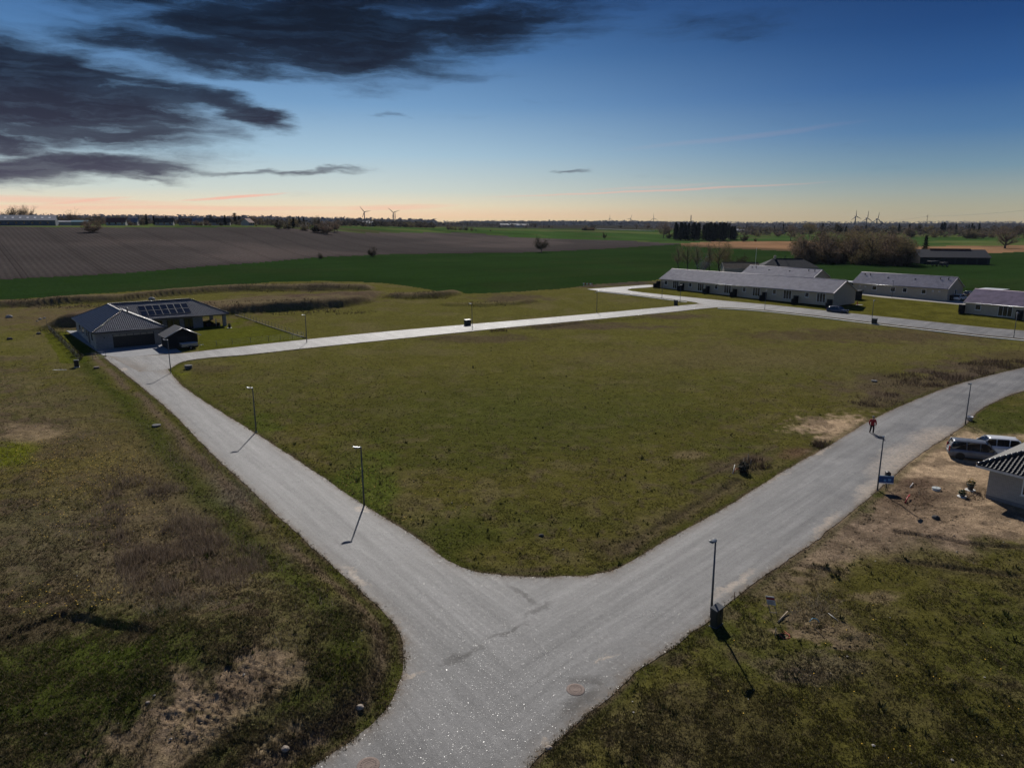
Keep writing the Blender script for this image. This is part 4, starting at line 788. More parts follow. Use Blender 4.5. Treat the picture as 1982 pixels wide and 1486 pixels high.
# ------------------------------------------------------------------ buildings
def tile_slope(poly, parent, mat, W_=.30, T_=.36, amp=.04, lift=.012):
    """overlapping pantiles laid in courses over one roof slope (poly: eave left, eave right, then the top)"""
    P = [Vector(p) for p in poly]; rt = (P[1] - P[0]).normalized(); nn = Vector((0, 0, 0))
    for i in range(len(P)): nn += P[i].cross(P[(i + 1) % len(P)])
    nn.normalize(); up = nn.cross(rt); O = P[0]; Q = [((p - O).dot(rt), (p - O).dot(up)) for p in P]; mx = max(q[1] for q in Q); u0 = min(q[0] for q in Q); u1 = max(q[0] for q in Q)
    ni, nj = int((u1 - u0) / W_), int(mx / T_) + 1; I, J = np.meshgrid(np.arange(ni), np.arange(nj)); U = u0 + (I.ravel() + .5) * W_; Vv = (J.ravel() + .5) * T_; k = inside(np.array(Q), U, np.minimum(Vv, mx - .02)); U, Vv = U[k], Vv[k]; n = len(U)
    pr = np.array([(-.5, .2), (-.25, 1.), (0, .3), (.25, -1.), (.5, .1)]); r = RNG.uniform(-.006, .006, n); A = np.array(rt); B = np.array(up); C = np.array(nn); O_ = np.array(O); V = np.zeros((n, 15, 3), np.float32)
    for a, (pu, ph) in enumerate(pr):
        b0 = O_ + (U + pu * W_)[:, None] * A
        V[:, a] = b0 + (Vv - T_ * .56)[:, None] * B + (lift + .034 + amp * .5 * ph + r)[:, None] * C; V[:, 5 + a] = b0 + (Vv + T_ * .5)[:, None] * B + (lift + .004 + amp * .5 * ph + r)[:, None] * C; V[:, 10 + a] = b0 + (Vv - T_ * .56)[:, None] * B + (lift - .01 + amp * .5 * ph + r)[:, None] * C
    F_ = [(a, a + 1, 6 + a, 5 + a) for a in range(4)] + [(10 + a, 11 + a, a + 1, a) for a in range(4)]; Fc = (np.arange(n)[:, None, None] * 15 + np.array(F_)[None]).reshape(-1, 4)
    o = np_mesh('roof_tiles', V.reshape(-1, 3), Fc, mat, parent); o['kind'] = 'stuff'; return o
def window(par, s, z0, w, h, y=-.0, panes=1, mullion=.06, frame=WHITE, fr=.07, name='window', side='F', L=0, D=0, door=False):
    """window on a wall: side F front (y=0), B back, R right gable (x=L), L left"""
    f = MB(); t = .05
    def bx(m, a0, a1, b0, b1, d0, d1):
        if side == 'F': m.box(a0, a1, -d1, -d0, b0, b1)
        elif side == 'B': m.box(a0, a1, D + d0, D + d1, b0, b1)
        elif side == 'R': m.box(L + d0, L + d1, a0, a1, b0, b1)
        else: m.box(-d1, -d0, a0, a1, b0, b1)
    bx(f, s, s + w, z0, z0 + fr, 0, t); bx(f, s, s + w, z0 + h - fr, z0 + h, 0, t); bx(f, s, s + fr, z0 + fr, z0 + h - fr, 0, t); bx(f, s + w - fr, s + w, z0 + fr, z0 + h - fr, 0, t)
    iw = (w - 2 * fr - (panes - 1) * mullion) / panes
    for i in range(1, panes): q = s + fr + i * iw + (i - 1) * mullion; bx(f, q, q + mullion, z0 + fr, z0 + h - fr, 0, t)
    o = f.build(name, frame, par)
    for i in range(panes):
        q = s + fr + i * (iw + mullion); g = MB(); bx(g, q, q + iw, z0 + fr, z0 + h - fr, -.02, .018); g.build('pane', GLASS, o)
    if not door:
        sl = MB(); bx(sl, s - .06, s + w + .06, z0 - .07, z0 - .004, 0, .10); sl.build('sill', CONC, o)
    return o
def gable_walls(L, D, he, hr):
    m = MB(); V = [(0, 0, -.5), (L, 0, -.5), (L, D, -.5), (0, D, -.5), (0, 0, he), (L, 0, he), (L, D, he), (0, D, he), (0, D / 2, hr), (L, D / 2, hr)]
    return m.add(V, [(0, 1, 5, 4), (2, 3, 7, 6), (1, 2, 6, 9, 5), (3, 0, 4, 8, 7), (4, 5, 9, 8), (6, 7, 8, 9), (3, 2, 1, 0)])
def gable_house(root, L, D, he, hr, ov, wm, rm, vents=(), gutter=True, end_ov=.25):
    gable_walls(L, D, he, hr - .06).build('wall', wm, root)
    k = (hr - he) / (D / 2); ez = he - ov * k
    f = MB().slab([(-end_ov, -ov, ez + .08), (L + end_ov, -ov, ez + .08), (L + end_ov, D / 2, hr + .08), (-end_ov, D / 2, hr + .08)], .12).build('roof', rm, root)
    b = MB().slab([(L + end_ov, D + ov, ez + .08), (-end_ov, D + ov, ez + .08), (-end_ov, D / 2, hr + .085), (L + end_ov, D / 2, hr + .085)], .12).build('roof', rm, root)
    if rm in (T_ROW, T_ROW4): tile_slope([(-end_ov, -ov, ez + .08), (L + end_ov, -ov, ez + .08), (L + end_ov, D / 2, hr + .08), (-end_ov, D / 2, hr + .08)], f, rm, amp=.022)
    MB().tube([(-end_ov - .02, D / 2, hr + .09), (L + end_ov + .02, D / 2, hr + .09)], .11, 8).build('ridge_cap', T_ROW if rm is T_ROW else rm, f)
    fm = M('pale_bargeboard', (.42, .40, .37), .6)
    for s, n in ((-end_ov, -1), (L + end_ov, 1)):
        bb = MB()
        x0, x1 = sorted((s + .003 * n, s + .033 * n))
        for ya, yb in ((-ov, D / 2), (D + ov, D / 2)):
            bb.add([(x0, ya, ez - .10), (x1, ya, ez - .10), (x1, ya, ez + .10), (x0, ya, ez + .10), (x0, yb, hr - .10), (x1, yb, hr - .10), (x1, yb, hr + .10), (x0, yb, hr + .10)], [(0, 1, 2, 3), (7, 6, 5, 4), (0, 4, 5, 1), (3, 2, 6, 7), (1, 5, 6, 2), (0, 3, 7, 4)])
        o = bb.build('bargeboard', fm, root); bm = bmesh.new(); bm.from_mesh(o.data); bmesh.ops.recalc_face_normals(bm, faces=bm.faces[:]); bm.to_mesh(o.data); bm.free()
    if gutter:
        MB().tube([(-end_ov, -ov - .07, ez + .0), (L + end_ov, -ov - .07, ez + .0)], .06, 6).build('gutter', GALV, f)
    for sx, t, kind in vents:
        x = sx * L; y = D / 2 * t; z = he + k * y + .1
        if kind: v = MB().lathe([(.09, z - .15), (.09, z + .38), (.17, z + .39), (.17, z + .48), (.04, z + .56)], 10, x, y)
        else: v = MB().bbox(x - .16, x + .16, y - .22, y + .22, z - .1, z + .16, .03)
        v.build('roof_vent', BLKP, f)
    return f, b
def house_root(name, x, y, a, label, cat='terraced house', group=None): return empty(name, (x, y, float(z_base(x, y))), a, label, cat, group)
GA = -.925
# long terrace
r1 = house_root('terraced_house', 42.6, 205.2, -.934, 'long single-storey sand brick terrace with pale grey tiled roof beside the road')
L1 = 52.3; gable_house(r1, L1, 9.6, 2.63, 5.05, .45, BR_ROW, T_ROW, gutter=True)
for u in range(6):
    b = u * L1 / 6
    window(r1, b + 1.6, 1.0, 1.0, 1.15, panes=1); window(r1, b + 4.6, .12, 2.2, 2.15, panes=3, name='patio_door', door=True)
window(r1, 4, .95, 1.0, 1.1, side='B', D=9.6); 
def screen(x, y, a, label):
    o = empty('privacy_screen', (x, y, float(z_base(x, y))), a, label, 'screen', 'dark timber privacy screens along the terraces')
    for i in range(9):
        h = 1.9 if i > 3 else 1.35
        MB().box(.0, .035, -2.9 + i * .31, -2.9 + i * .31 + .29, .05, h).build('board', BLKW, o)
    for i in (-2.9, -1.62, -.1): MB().box(-.07, -.003, i - .04, i + .05, -.2, 1.92 if i > -1.7 else 1.37).build('post', BLKW, o)
    MB().box(-1.3, -.08, -.16, -.11, .05, 1.9).build('return_panel', BLKW, o)
ca, sa = math.cos(-.934), math.sin(-.934)
for u in range(7):
    s = min(u * L1 / 6, L1 - .1); nm = ['first', 'second', 'third', 'fourth', 'fifth', 'sixth', 'last'][u]
    screen(42.6 + ca * s, 205.2 + sa * s, -.934, 'black timber privacy screen, the ' + nm + ' along the long terrace from the road end')
# terrace behind it
VT = [(.06, .72, 1), (.12, .72, 1), (.33, .6, 0), (.62, .6, 0), (.86, .72, 1), (.94, .72, 1)]
r2 = house_root('terraced_house', 71.6, 223.6, -.96, 'shorter terrace with row of roof vents standing behind the long terrace'); gable_house(r2, 24.3, 8.4, 2.5, 4.77, .45, BR_ROW, T_ROW, VT)
for s in (2, 7, 12, 17, 21): window(r2, s, 1.0, 1.0, 1.1)
r3 = house_root('terraced_house', 92.4, 193.6, -.915, 'terrace with roof vents across the courtyard beside the white parked car'); gable_house(r3, 23.7, 8.8, 2.75, 5.1, .45, BR_ROW, T_ROW, VT)
for s, w, z in ((1.7, .35, 1.7), (3.2, .35, 1.7), (5.2, 1.2, 1.0), (10, 1.2, .95), (13, 1.1, 1.0), (17.6, 1.1, .95), (20.1, .35, 1.7), (21.6, .35, 1.7)): window(r3, s, z, w, 2.1 - z if z < 1.5 else .35)
window(r3, 4, .1, 1.0, 2.1, side='R', L=23.7, name='door', door=True)
x4, y4 = gplane(1866, 606.5)
r4 = house_root('terraced_house', x4, y4, -.93, 'end terrace with purplish tiled roof, dark screens and patio door'); gable_house(r4, 34, 9.2, 2.63, 4.95, .45, BR_ROW, T_ROW4)
window(r4, 2.0, 1.0, 1.1, 1.15); window(r4, 6.4, .12, 2.6, 2.15, panes=3, name='patio_door', door=True); window(r4, 12, 1.0, 1.1, 1.15); window(r4, 17, .12, 2.2, 2.15, panes=3, name='patio_door', door=True)
c4, s4 = math.cos(-.93), math.sin(-.93)
screen(x4 + c4 * .1, y4 + s4 * .1, -.93, 'black timber privacy screen at the corner of the end terrace'); screen(x4 + c4 * 11, y4 + s4 * 11, -.93, 'black timber privacy screen beyond the patio door of the end terrace')
def shed_flat(x, y, a, L, D, h, label, name='carport', cat='carport', roof=None):
    o = empty(name, (x, y, float(z_base(x, y))), a, label, cat)
    w = MB().box(0, L, 0, D, -.3, h - .25).build('wall', BLKW, o)
    MB().box(-.15, L + .15, -.15, D + .15, h - .24, h - .03).build('fascia', BLKW, o); MB().box(-.1, L + .1, -.1, D + .1, h - .027, h).build('roof', roof or M('pale_roofing_felt', (.45, .46, .48), .5), o)
    for i in range(max(2, int(L / .5))): MB().box(i * L / max(2, int(L / .5)), i * L / max(2, int(L / .5)) + .04, -.035, -.003, -.2, h - .26).build('batten', BLKW, o)
x, y = gplane(1655, 580.5); shed_flat(x, y, -.93 + 1.5708, 3.2, 2.2, 2.2, 'black timber shed against the gable end of the long terrace', 'garden_shed', 'shed', BLKW)
x, y = gplane(1624, 561); shed_flat(x, y, -.93, 4.6, 4, 2.4, 'black carport with pale flat roof in front of the courtyard terrace end')
x, y = gplane(1890, 578); shed_flat(x, y, -.93, 5.2, 5, 2.5, 'black carport with pale flat roof behind the end terrace')
x, y = gplane(1812, 579.5); shed_flat(x, y, -.915, 3.6, 1.2, 1.3, 'low black bin store at the wall of the courtyard terrace', 'bin_store', 'bin store', BLKW)
# farmhouse with dark roof behind the terraces
x, y = at_dist(1408, 262); rf = house_root('outbuilding', x, y, -.10, 'grey-brown gabled outbuilding with white ridge beside the flagpole', 'outbuilding'); gable_house(rf, 12, 7, 2.2, 4.0, .3, BR_ROW, T_BROWN)
x, y = at_dist(1482, 268); rf2 = house_root('farmhouse', x, y, -.12, 'low farmhouse with dark slate hipped roof and chimney behind the terraces', 'house')
def hip_house(root, L, D, he, hr, ov, wm, rm, chim=True):
    MB().box(0, L, 0, D, -.5, he).build('wall', wm, root); h = D / 2
    P = [(-ov, -ov, he), (L + ov, -ov, he), (L + ov, D + ov, he), (-ov, D + ov, he)]; A = (h, h, hr); B = (L - h, h, hr)
    m = MB(); m.add(P + [A, B], [(0, 1, 5, 4), (1, 2, 5), (2, 3, 4, 5), (3, 0, 4), (3, 2, 1, 0)]); f = m.build('roof', rm, root)
    MB().tube([A, B], .13, 6).build('ridge_cap', rm, f)
    if chim:
        MB().bbox(L * .25, L * .25 + .7, h - .4, h + .4, hr - .5, hr + 1.1, .04).build('chimney', BR_ROW, f); MB().tube([(L * .45, h, hr - .3), (L * .45, h, hr + 1.2)], .12, 8).build('flue', BLKP, f)
    return f
hip_house(rf2, 19, 9, 2.4, 5.2, .4, BR_ROW, T_BLUE)
x, y = at_dist(1468, 250); fp = empty('flagpole', (x, y, gz1(x, y)), 0, 'tall white flagpole beside the farmhouse', 'flagpole'); MB().tube([(0, 0, -.2), (0, 0, 9.6)], [.07, .035], 8).build('pole', WHITE, fp); MB().lathe([(.03, 9.6), (.09, 9.68), (.03, 9.78)], 8).build('finial', WHITE, fp); MB().lathe([(.14, -.1), (.14, .3)], 8).build('base', CONC, fp)

# ------------------------------------------------------------------ house with solar panels and garage
HX, HY, HA = -67.33, 113.55, .658; hz = float(z_base(HX, HY + 8)) - .02
rh = empty('detached_house', (HX, HY, hz), HA, 'grey brick house with black hipped tile roof, double garage and solar panels', 'house')
W1, LL, DD, W2, he, hr, ov = 10.1, 22.75, 10.1, 24.2, 2.75, 5.45, .5
def build_left():
    # L-shaped plan: garage wing W1 x LL, garden wing to W2; the right end is an open veranda
    MB().prism([(0, 0), (W1, 0), (W1, LL - DD + .6), (W2 - 4.2, LL - DD + .6), (W2 - 4.2, LL), (0, LL)], -.5, he).build('wall', BR_LEFT, rh)
    A = (W1 / 2, W1 / 2, hr); B = (W1 / 2, LL - DD / 2, hr); C = (W2 - DD / 2, LL - DD / 2, hr); k = (hr - he) / (W1 / 2 + ov)
    e = he
    q0, q1, q2, q3, q4, q5 = (-ov, -ov, e), (W1 + ov, -ov, e), (W1 + ov, LL - DD - ov, e), (W2 + ov, LL - DD - ov, e), (W2 + ov, LL + ov, e), (-ov, LL + ov, e)
    faces = [[q0, q1, A], [q1, q2, B, A], [q2, q3, C, B], [q3, q4, C], [q4, q5, B, C], [q5, q0, A, B]]
    rs = []
    for fc in faces:
        rs.append(MB().slab([Vector(p) for p in fc], .10).build('roof', T_BLACK, rh)); tile_slope(fc, rs[-1], T_BLACK, amp=.075)
    rc = M('black_ridge_tile', (.035, .035, .04), .2, spec=.7)
    for a, b in ((A, B), (B, C), (q0, A), (q1, A), (q3, C), (q4, C), (q5, B)):
        d = Vector(b) - Vector(a); n = max(4, int(d.length / .42))
        for i in range(n):
            p = Vector(a) + d * (i / n) + Vector((0, 0, .05)); r_ = Vector(a) + d * ((i + 1.08) / n) + Vector((0, 0, .04)); MB().tube([p, r_], [.13, .11], 6).build('ridge_tile', rc, rs[0])
    fa = MB()
    for a, b in ((q0, q1), (q1, q2), (q2, q3), (q3, q4), (q4, q5), (q5, q0)): fa.tube([Vector(a) + Vector((0, 0, -.04)), Vector(b) + Vector((0, 0, -.04))], .075, 6)
    fa.build('gutter', M('dark_gutter', (.06, .06, .065), .4, .4), rh)
    so = MB().prism([(q[0] * .995, q[1]) for q in (q0, q1, q2, q3, q4, q5)], e - .16, e - .11); so.build('soffit', M('soffit_boards', (.10, .10, .10), .7), rh)
    # solar panels on the garden-wing front slope: 7 x 2
    b0 = Vector((q2[0], q2[1], e)); up = Vector((0, (LL - DD / 2) - q2[1], hr - e)).normalized(); nrm = Vector((0, -up.z, up.y)); rt = Vector((1, 0, 0))
    pm = M('solar_cell', (.006, .007, .012), .12, 0, var=.1, spec=.7); al = M('panel_frame', (.05, .05, .055), .5, .5)
    for j in range(2):
        for i in range(7):
            o = b0 + rt * (-1.15 + i * 1.24) + up * (1.15 + j * 1.78) + nrm * .14
            P = [o, o + rt * 1.20, o + rt * 1.20 + up * 1.73, o + up * 1.73]; s = MB().slab(P, .05).build('solar_panel', al, rh)
            P2 = [o + rt * .035 + up * .035 + nrm * .004, o + rt * 1.165 + up * .035 + nrm * .004, o + rt * 1.165 + up * 1.695 + nrm * .004, o + rt * .035 + up * 1.695 + nrm * .004]; MB().slab(P2, .003).build('cells', pm, s)
    # garage door of ribbed panels under a light strip
    g = MB().box(2.5, 8.7, -.03, -.003, 0, 2.25); gd = g.build('garage_door', BLKP, rh)
    for i in range(5): MB().box(2.55, 8.65, -.05, -.033, .04 + i * .36, .38 + i * .36).build('door_panel', M('dark_door_panel', (.02, .02, .022), .4), gd)
    for i in range(6): MB().box(2.6 + i * 1.01, 3.53 + i * 1.01, -.055, -.034, 1.86, 2.2).build('pane', M('frosted_pane', (.30, .27, .22), .25), gd)
    for y0, w, z0, h in ((3, 1.0, 1.0, 1.1), (6.5, .9, .1, 2.1), (9, .9, 1.0, 1.1), (13, 1.6, .9, 1.2), (17, 1.2, .9, 1.2)): window(rh, y0, z0, w, h, side='L', frame=M('dark_window_frame', (.05, .05, .055), .4), door=(z0 < .5))
    for x0, w in ((11.2, 1.6), (13.6, 2.2), (16.6, 1.6)):
        f = MB(); yy = LL - DD + .6; f.box(x0, x0 + w, yy - .05, yy - .004, .1, 2.3); o = f.build('window', M('dark_window_frame', None), rh)
        for q in range(2): MB().box(x0 + .08 + q * w / 2, x0 + w / 2 - .04 + q * w / 2, yy - .06, yy - .052, .2, 2.2).build('pane', GLASS, o)
    for px_, py_ in ((W2 - .35, LL - DD + .1), (W2 - .35, LL - .8)): MB().bbox(px_ - .3, px_ + .3, py_ - .3, py_ + .3, -.3, e - .15, .02).build('veranda_post', BR_LEFT, rh)
    MB().box(W2 - 4.2, W2 + .6, LL - DD - .6, LL, -.3, .06).build('veranda_floor', PAVE, rh)
    MB().lathe([(.12, hr - .6), (.12, hr + .35), (.2, hr + .36), (.05, hr + .5)], 8, W1 / 2 + .9, W1 / 2 + .2).build('roof_vent', GALV, rh)
    for x0 in (1.2, 9.4): MB().bbox(x0, x0 + .12, -.14, -.004, 1.7, 1.95, .01).build('wall_lamp', BLKP, rh)
build_left()
hc, hs = math.cos(HA), math.sin(HA)
def hl(u, v): return HX + hc * u - hs * v, HY + hs * u + hc * v
# black shed in front of the house corner
sx, sy = hl(9.3, -6.4); sh = empty('garden_shed', (sx, sy, float(z_base(sx, sy))), HA, 'black timber gabled shed with pale bargeboards standing before the garage corner', 'shed')
def build_shed():
    L, D, e, r = 4.7, 4.2, 2.15, 3.35
    m = MB(); V = [(0, 0, -.2), (L, 0, -.2), (L, D, -.2), (0, D, -.2), (0, 0, e), (L, 0, e), (L, D, e), (0, D, e), (L / 2, 0, r - .08), (L / 2, D, r - .08)]
    m.add(V, [(0, 1, 5, 8, 4), (2, 3, 7, 9, 6), (1, 2, 6, 5), (3, 0, 4, 7), (3, 2, 1, 0), (5, 6, 9, 8), (7, 4, 8, 9)]); m.build('wall', BLKW, sh)
    for i in range(14): MB().box(.03 + i * .335, .27 + i * .335, -.028, -.003, -.1, e - .02 + (r - e) * (1 - abs((.15 + i * .335) - L / 2) / (L / 2)) * .9).build('cladding_board', BLKW, sh)
    o = .45; k = (r - e) / (L / 2); RF = M('dark_roofing_felt', (.06, .062, .068), .75)
    f1 = MB().slab([(-o, D + o, e - o * k + .07), (-o, -o, e - o * k + .07), (L / 2, -o, r + .07), (L / 2, D + o, r + .07)], .08).build('roof', RF, sh)
    f2 = MB().slab([(L + o, -o, e - o * k + .07), (L + o, D + o, e - o * k + .07), (L / 2, D + o, r + .075), (L / 2, -o, r + .075)], .08).build('roof', RF, sh)
    for s in (0, 1):
        x0, x1 = (-o, L / 2) if s == 0 else (L + o, L / 2)
        MB().tube([(x0, -o - .02, e - o * k + .06), (x1, -o - .02, r + .07)], .06, 4).build('bargeboard', M('pale_metal_trim', (.5, .5, .5), .35, .5), sh)
    MB().box(1.6, 3.1, -.06, -.03, 0, 1.95).build('door', M('black_door', (.016, .016, .017), .55), sh)
    MB().box(L - .4, L - .003, .3, 1.0, .9, .93)
build_shed()
# trailer parked before the shed
tx, ty = hl(11.0, -7.6); tr = empty('utility_trailer', (tx, ty, float(z_base(tx, ty))), HA + .05, 'small box trailer with pale cover parked before the black shed', 'trailer')
def wheel_mesh(r=.31, w=.2):
    m = MB(); P = [(r * .55, -w / 2), (r * .92, -w / 2), (r, -w * .3), (r, w * .3), (r * .92, w / 2), (r * .55, w / 2)]; n = 18
    m.rings([[(q * math.cos(2 * math.pi * j / n), y, q * math.sin(2 * math.pi * j / n)) for j in range(n)] for q, y in P], False, True)
    rm = MB(); rm.rings([[(q * math.cos(2 * math.pi * j / 15), y, q * math.sin(2 * math.pi * j / 15)) for j in range(15)] for q, y in [(r * .56, -w * .42), (r * .56, w * .42)]], True)
    for k in range(5):
        a = k * 1.2566; c, s = math.cos(a), math.sin(a); u = (-s, c)
        for side in (-1, 1):
            y0 = side * w * .43; rm.add([(c * .05 + u[0] * .03, y0, s * .05 + u[1] * .03), (c * .05 - u[0] * .03, y0, s * .05 - u[1] * .03), (c * r * .53 - u[0] * .045, y0, s * r * .53 - u[1] * .045), (c * r * .53 + u[0] * .045, y0, s * r * .53 + u[1] * .045), (c * r * .28, y0 + side * .012, s * r * .28)], [(0, 1, 4), (1, 2, 4), (2, 3, 4), (3, 0, 4)])
    me = m.mesh('tyre', M('tyre_rubber', (.012, .012, .012), .85)); rme = rm.mesh('rim', M('alloy_rim', (.22, .22, .23), .35, .8))
    for q in (me, rme):
        b = bmesh.new(); b.from_mesh(q); bmesh.ops.recalc_face_normals(b, faces=b.faces[:]); b.to_mesh(q); b.free()
    return me, rme
TYRE, RIM = wheel_mesh()
def wheel(par, x, y, r=.31):
    o = empty('wheel', (x, y, r)); o.parent = par; s = r / .31; inst('tyre', TYRE, o, sc=(s, 1, s)); inst('rim', RIM, o, sc=(s, 1, s)); return o
MB().bbox(0, 2.5, -.65, .65, .5, .95, .03).build('box', GALV, tr); MB().bbox(-.03, 2.53, -.68, .68, .953, 1.02, .03).build('cover', M('pale_tarpaulin', (.46, .47, .48), .6), tr)
for s in (-1, 1): wheel(tr, 1.3, s * .78, .27)
MB().tube([(2.5, .5, .48), (3.6, 0, .45)], .035, 6).tube([(2.5, -.5, .48), (3.6, 0, .45)], .035, 6).build('drawbar', GALV, tr); MB().tube([(3.45, 0, -.02), (3.45, 0, .6)], .03, 6).build('jockey_wheel', BLKP, tr)
for s in (-1, 1): MB().bbox(.85, 1.75, s * .78 - .13, s * .78 + .13, .57, .6, .01).build('mudguard', BLKP, tr)
# garden things on the veranda
def gp(u, v, dz=0): x, y = hl(u, v); return (x, y, hz + dz)
def chair(loc, a, label):
    o = empty('garden_chair', loc, a, label, 'chair', 'dark wicker chairs on the veranda'); m = M('dark_wicker', (.02, .02, .022), .7, bump=.4)
    MB().bbox(-.3, .3, -.3, .3, .2, .42, .04).build('seat', m, o); MB().bbox(-.3, .3, .22, .34, .42, .9, .04).build('backrest', m, o)
    for s in (-1, 1):
        MB().bbox(s * .33 - .06, s * .33 + .06, -.3, .32, .2, .62, .03).build('armrest', m, o)
        for t in (-.25, .27): MB().box(s * .28 - .03, s * .28 + .03, t - .03, t + .03, 0, .2).build('leg', m, o)
for i, (u, v, a) in enumerate([(W2 - 3.2, LL - DD + 1.2, .4), (W2 - 1.4, LL - DD + 1.0, -.8), (W2 - 2.4, LL - DD + 3.0, 3.0)]): chair(gp(u, v, .06), HA + a, 'dark wicker armchair on the veranda of the garage house')
tb = empty('garden_table', gp(W2 - 2.3, LL - DD + 1.7, .06), HA, 'low dark table between the wicker chairs on the veranda', 'table'); MB().bbox(-.5, .5, -.35, .35, .4, .45, .02).build('top', BLKP, tb)
for a in (-1, 1):
    for b in (-1, 1): MB().box(a * .42 - .03, a * .42 + .03, b * .28 - .03, b * .28 + .03, 0, .4).build('leg', BLKP, tb)
par = empty('folded_parasol', gp(W2 - 1.9, LL - DD + .2, .06), 0, 'folded pale parasol standing on the veranda', 'parasol'); MB().tube([(0, 0, 0), (0, 0, 1.9)], .025, 6).build('pole', WHITE, par); MB().lathe([(.03, .7), (.13, .8), (.10, 1.5), (.02, 1.95)], 8).build('canopy', M('cream_canvas', (.5, .47, .4), .8), par); MB().lathe([(.25, 0), (.25, .08)], 10).build('foot', CONC, par)
def leaf_blob(n, rx, ry, rz, size, seed=0, low=-1):
    r = np.random.default_rng(seed); v = r.normal(size=(n, 3)); v /= np.linalg.norm(v, axis=1)[:, None]; v *= r.uniform(.35, 1, (n, 1)) ** .5; v[:, 2] = np.maximum(v[:, 2], low); v *= (rx, ry, rz)
    k = 1 + .45 * (fbm(v[:, 0] * 3 / max(rx, .01) + v[:, 2] * 2 / max(rz, .01), v[:, 1] * 3 / max(ry, .01), 1, 2, seed) - .5); v *= k[:, None]
    a = r.normal(size=(n, 3)); a /= np.linalg.norm(a, axis=1)[:, None]; b = np.cross(a, r.normal(size=(n, 3))); b /= np.linalg.norm(b, axis=1)[:, None] + 1e-9; s = size * r.uniform(.5, 1.3, (n, 1))
    V = np.stack([v - a * s, v + a * s * .4 + b * s * .6, v + a * s * .9 - b * s * .3], 1).reshape(-1, 3); return V, np.arange(n * 3).reshape(-1, 3)
def planter(px, py, rp, hp, lr, label, potcol, leaf, flowers=None, slab_=True):
    x, y = gplane(px, py); o = empty('planter', (x, y, gz1(x, y) - .02), 0, label, 'plant pot')
    if slab_: MB().lathe([(rp * 1.5, -.05), (rp * 1.5, .05)], 14).build('paving_slab', CONC, o)
    MB().lathe([(rp * .7, .05), (rp, hp), (rp * 1.08, hp + .03), (rp * .9, hp + .03), (rp * .85, hp - .05)], 14).build('pot', M('pot_' + str(potcol), potcol, .6), o)
    V, F_ = leaf_blob(160, lr, lr, lr * .8, .10, int(px)); V[:, 2] += hp + lr * .45; np_mesh('leaves', V, F_, M('leaf_' + str(leaf), leaf, .6, var=.3, trans=.2), o)
    if flowers: V, F_ = leaf_blob(70, lr * .9, lr * .9, lr * .5, .05, 5); V[:, 2] += hp + lr * 1.3; np_mesh('flowers', V, F_, M('yellow_petals', None), o)
planter(1878, 948, .26, .42, .36, 'dark pot of yellow flowers by the corner of the grey brick house', (.03, .03, .035), (.03, .045, .015), True); planter(1862, 960.5, .24, .24, .3, 'low bowl of green leaves on a pale slab by the grey brick house', (.10, .10, .10), (.035, .055, .015))
planter(444.5, 634.5, .3, .5, .3, 'black pot with a plant beside the veranda post', (.02, .02, .022), (.03, .045, .015))

# ------------------------------------------------------------------ fences
def fence(pts, h, step, label, extra=None):
    P = dens_line(np.array([gplane(*p) for p in pts]), step); x0, y0 = P[0]; z0 = float(z_base(x0, y0)); o = empty('wire_fence', (x0, y0, z0), 0, label, 'fence'); me = MB().tube([(0, 0, -.3), (0, 0, h)], .03, 5).mesh('post', DKMET)
    for p in P: inst('post', me, o, (p[0] - x0, p[1] - y0, gz1(*p) - z0))
    Q = [Vector((p[0] - x0, p[1] - y0, float(z_base(*p)) - z0)) for p in P]
    for k in range(4):
        zz = Vector((0, 0, .12 + k * (h - .2) / 3)); MB().tube([q + zz for q in Q], .007, 3).build('wire', DKMET, o)
    if extra: MB().tube([q + Vector((0, 0, .1)) for q in Q], .09, 4).build('edging_board', extra, o)
fence([(92, 636), (110, 655), (130, 675), (154, 700)], 1.1, 1.6, 'wire fence on thin dark posts along the side lawn of the garage house'); fence([(154, 700), (205, 692)], 1.1, 1.5, 'short wire fence closing the front of the side lawn'); fence([(388, 672.5), (450, 667), (520, 660.5), (588, 654)], 1.0, 2.0, 'wire fence with thin posts between the lawn and the narrow road')
fence([(455, 610), (480, 618), (520, 632), (560, 645), (592, 655)], 1.0, 1.6, 'wire fence with pale edging board on the far side of the lawn', M('pale_edging', (.20, .18, .14), .8))
# hedge plants along the side fence
for i, (px, py) in enumerate([(97, 645), (104, 652), (111, 659), (118, 666), (126, 674), (133, 681), (141, 689), (148, 696)]):
    x, y = gplane(px, py); o = empty('hedge_plant', (x + .4, y + .2, gz1(x, y)), 0, 'young brown hedge plant inside the side lawn fence', 'hedge', 'hedge plants along the side fence')
    V, F_ = leaf_blob(220, .5, .5, .55, .11, 40 + i); V[:, 2] += .5; np_mesh('foliage', V, F_, M('brown_hedge_leaf', (.055, .045, .022), .8, var=.4, trans=.2), o); MB().tube([(0, 0, -.1), (0, 0, .6)], [.03, .015], 5).build('stem', WOOD, o)

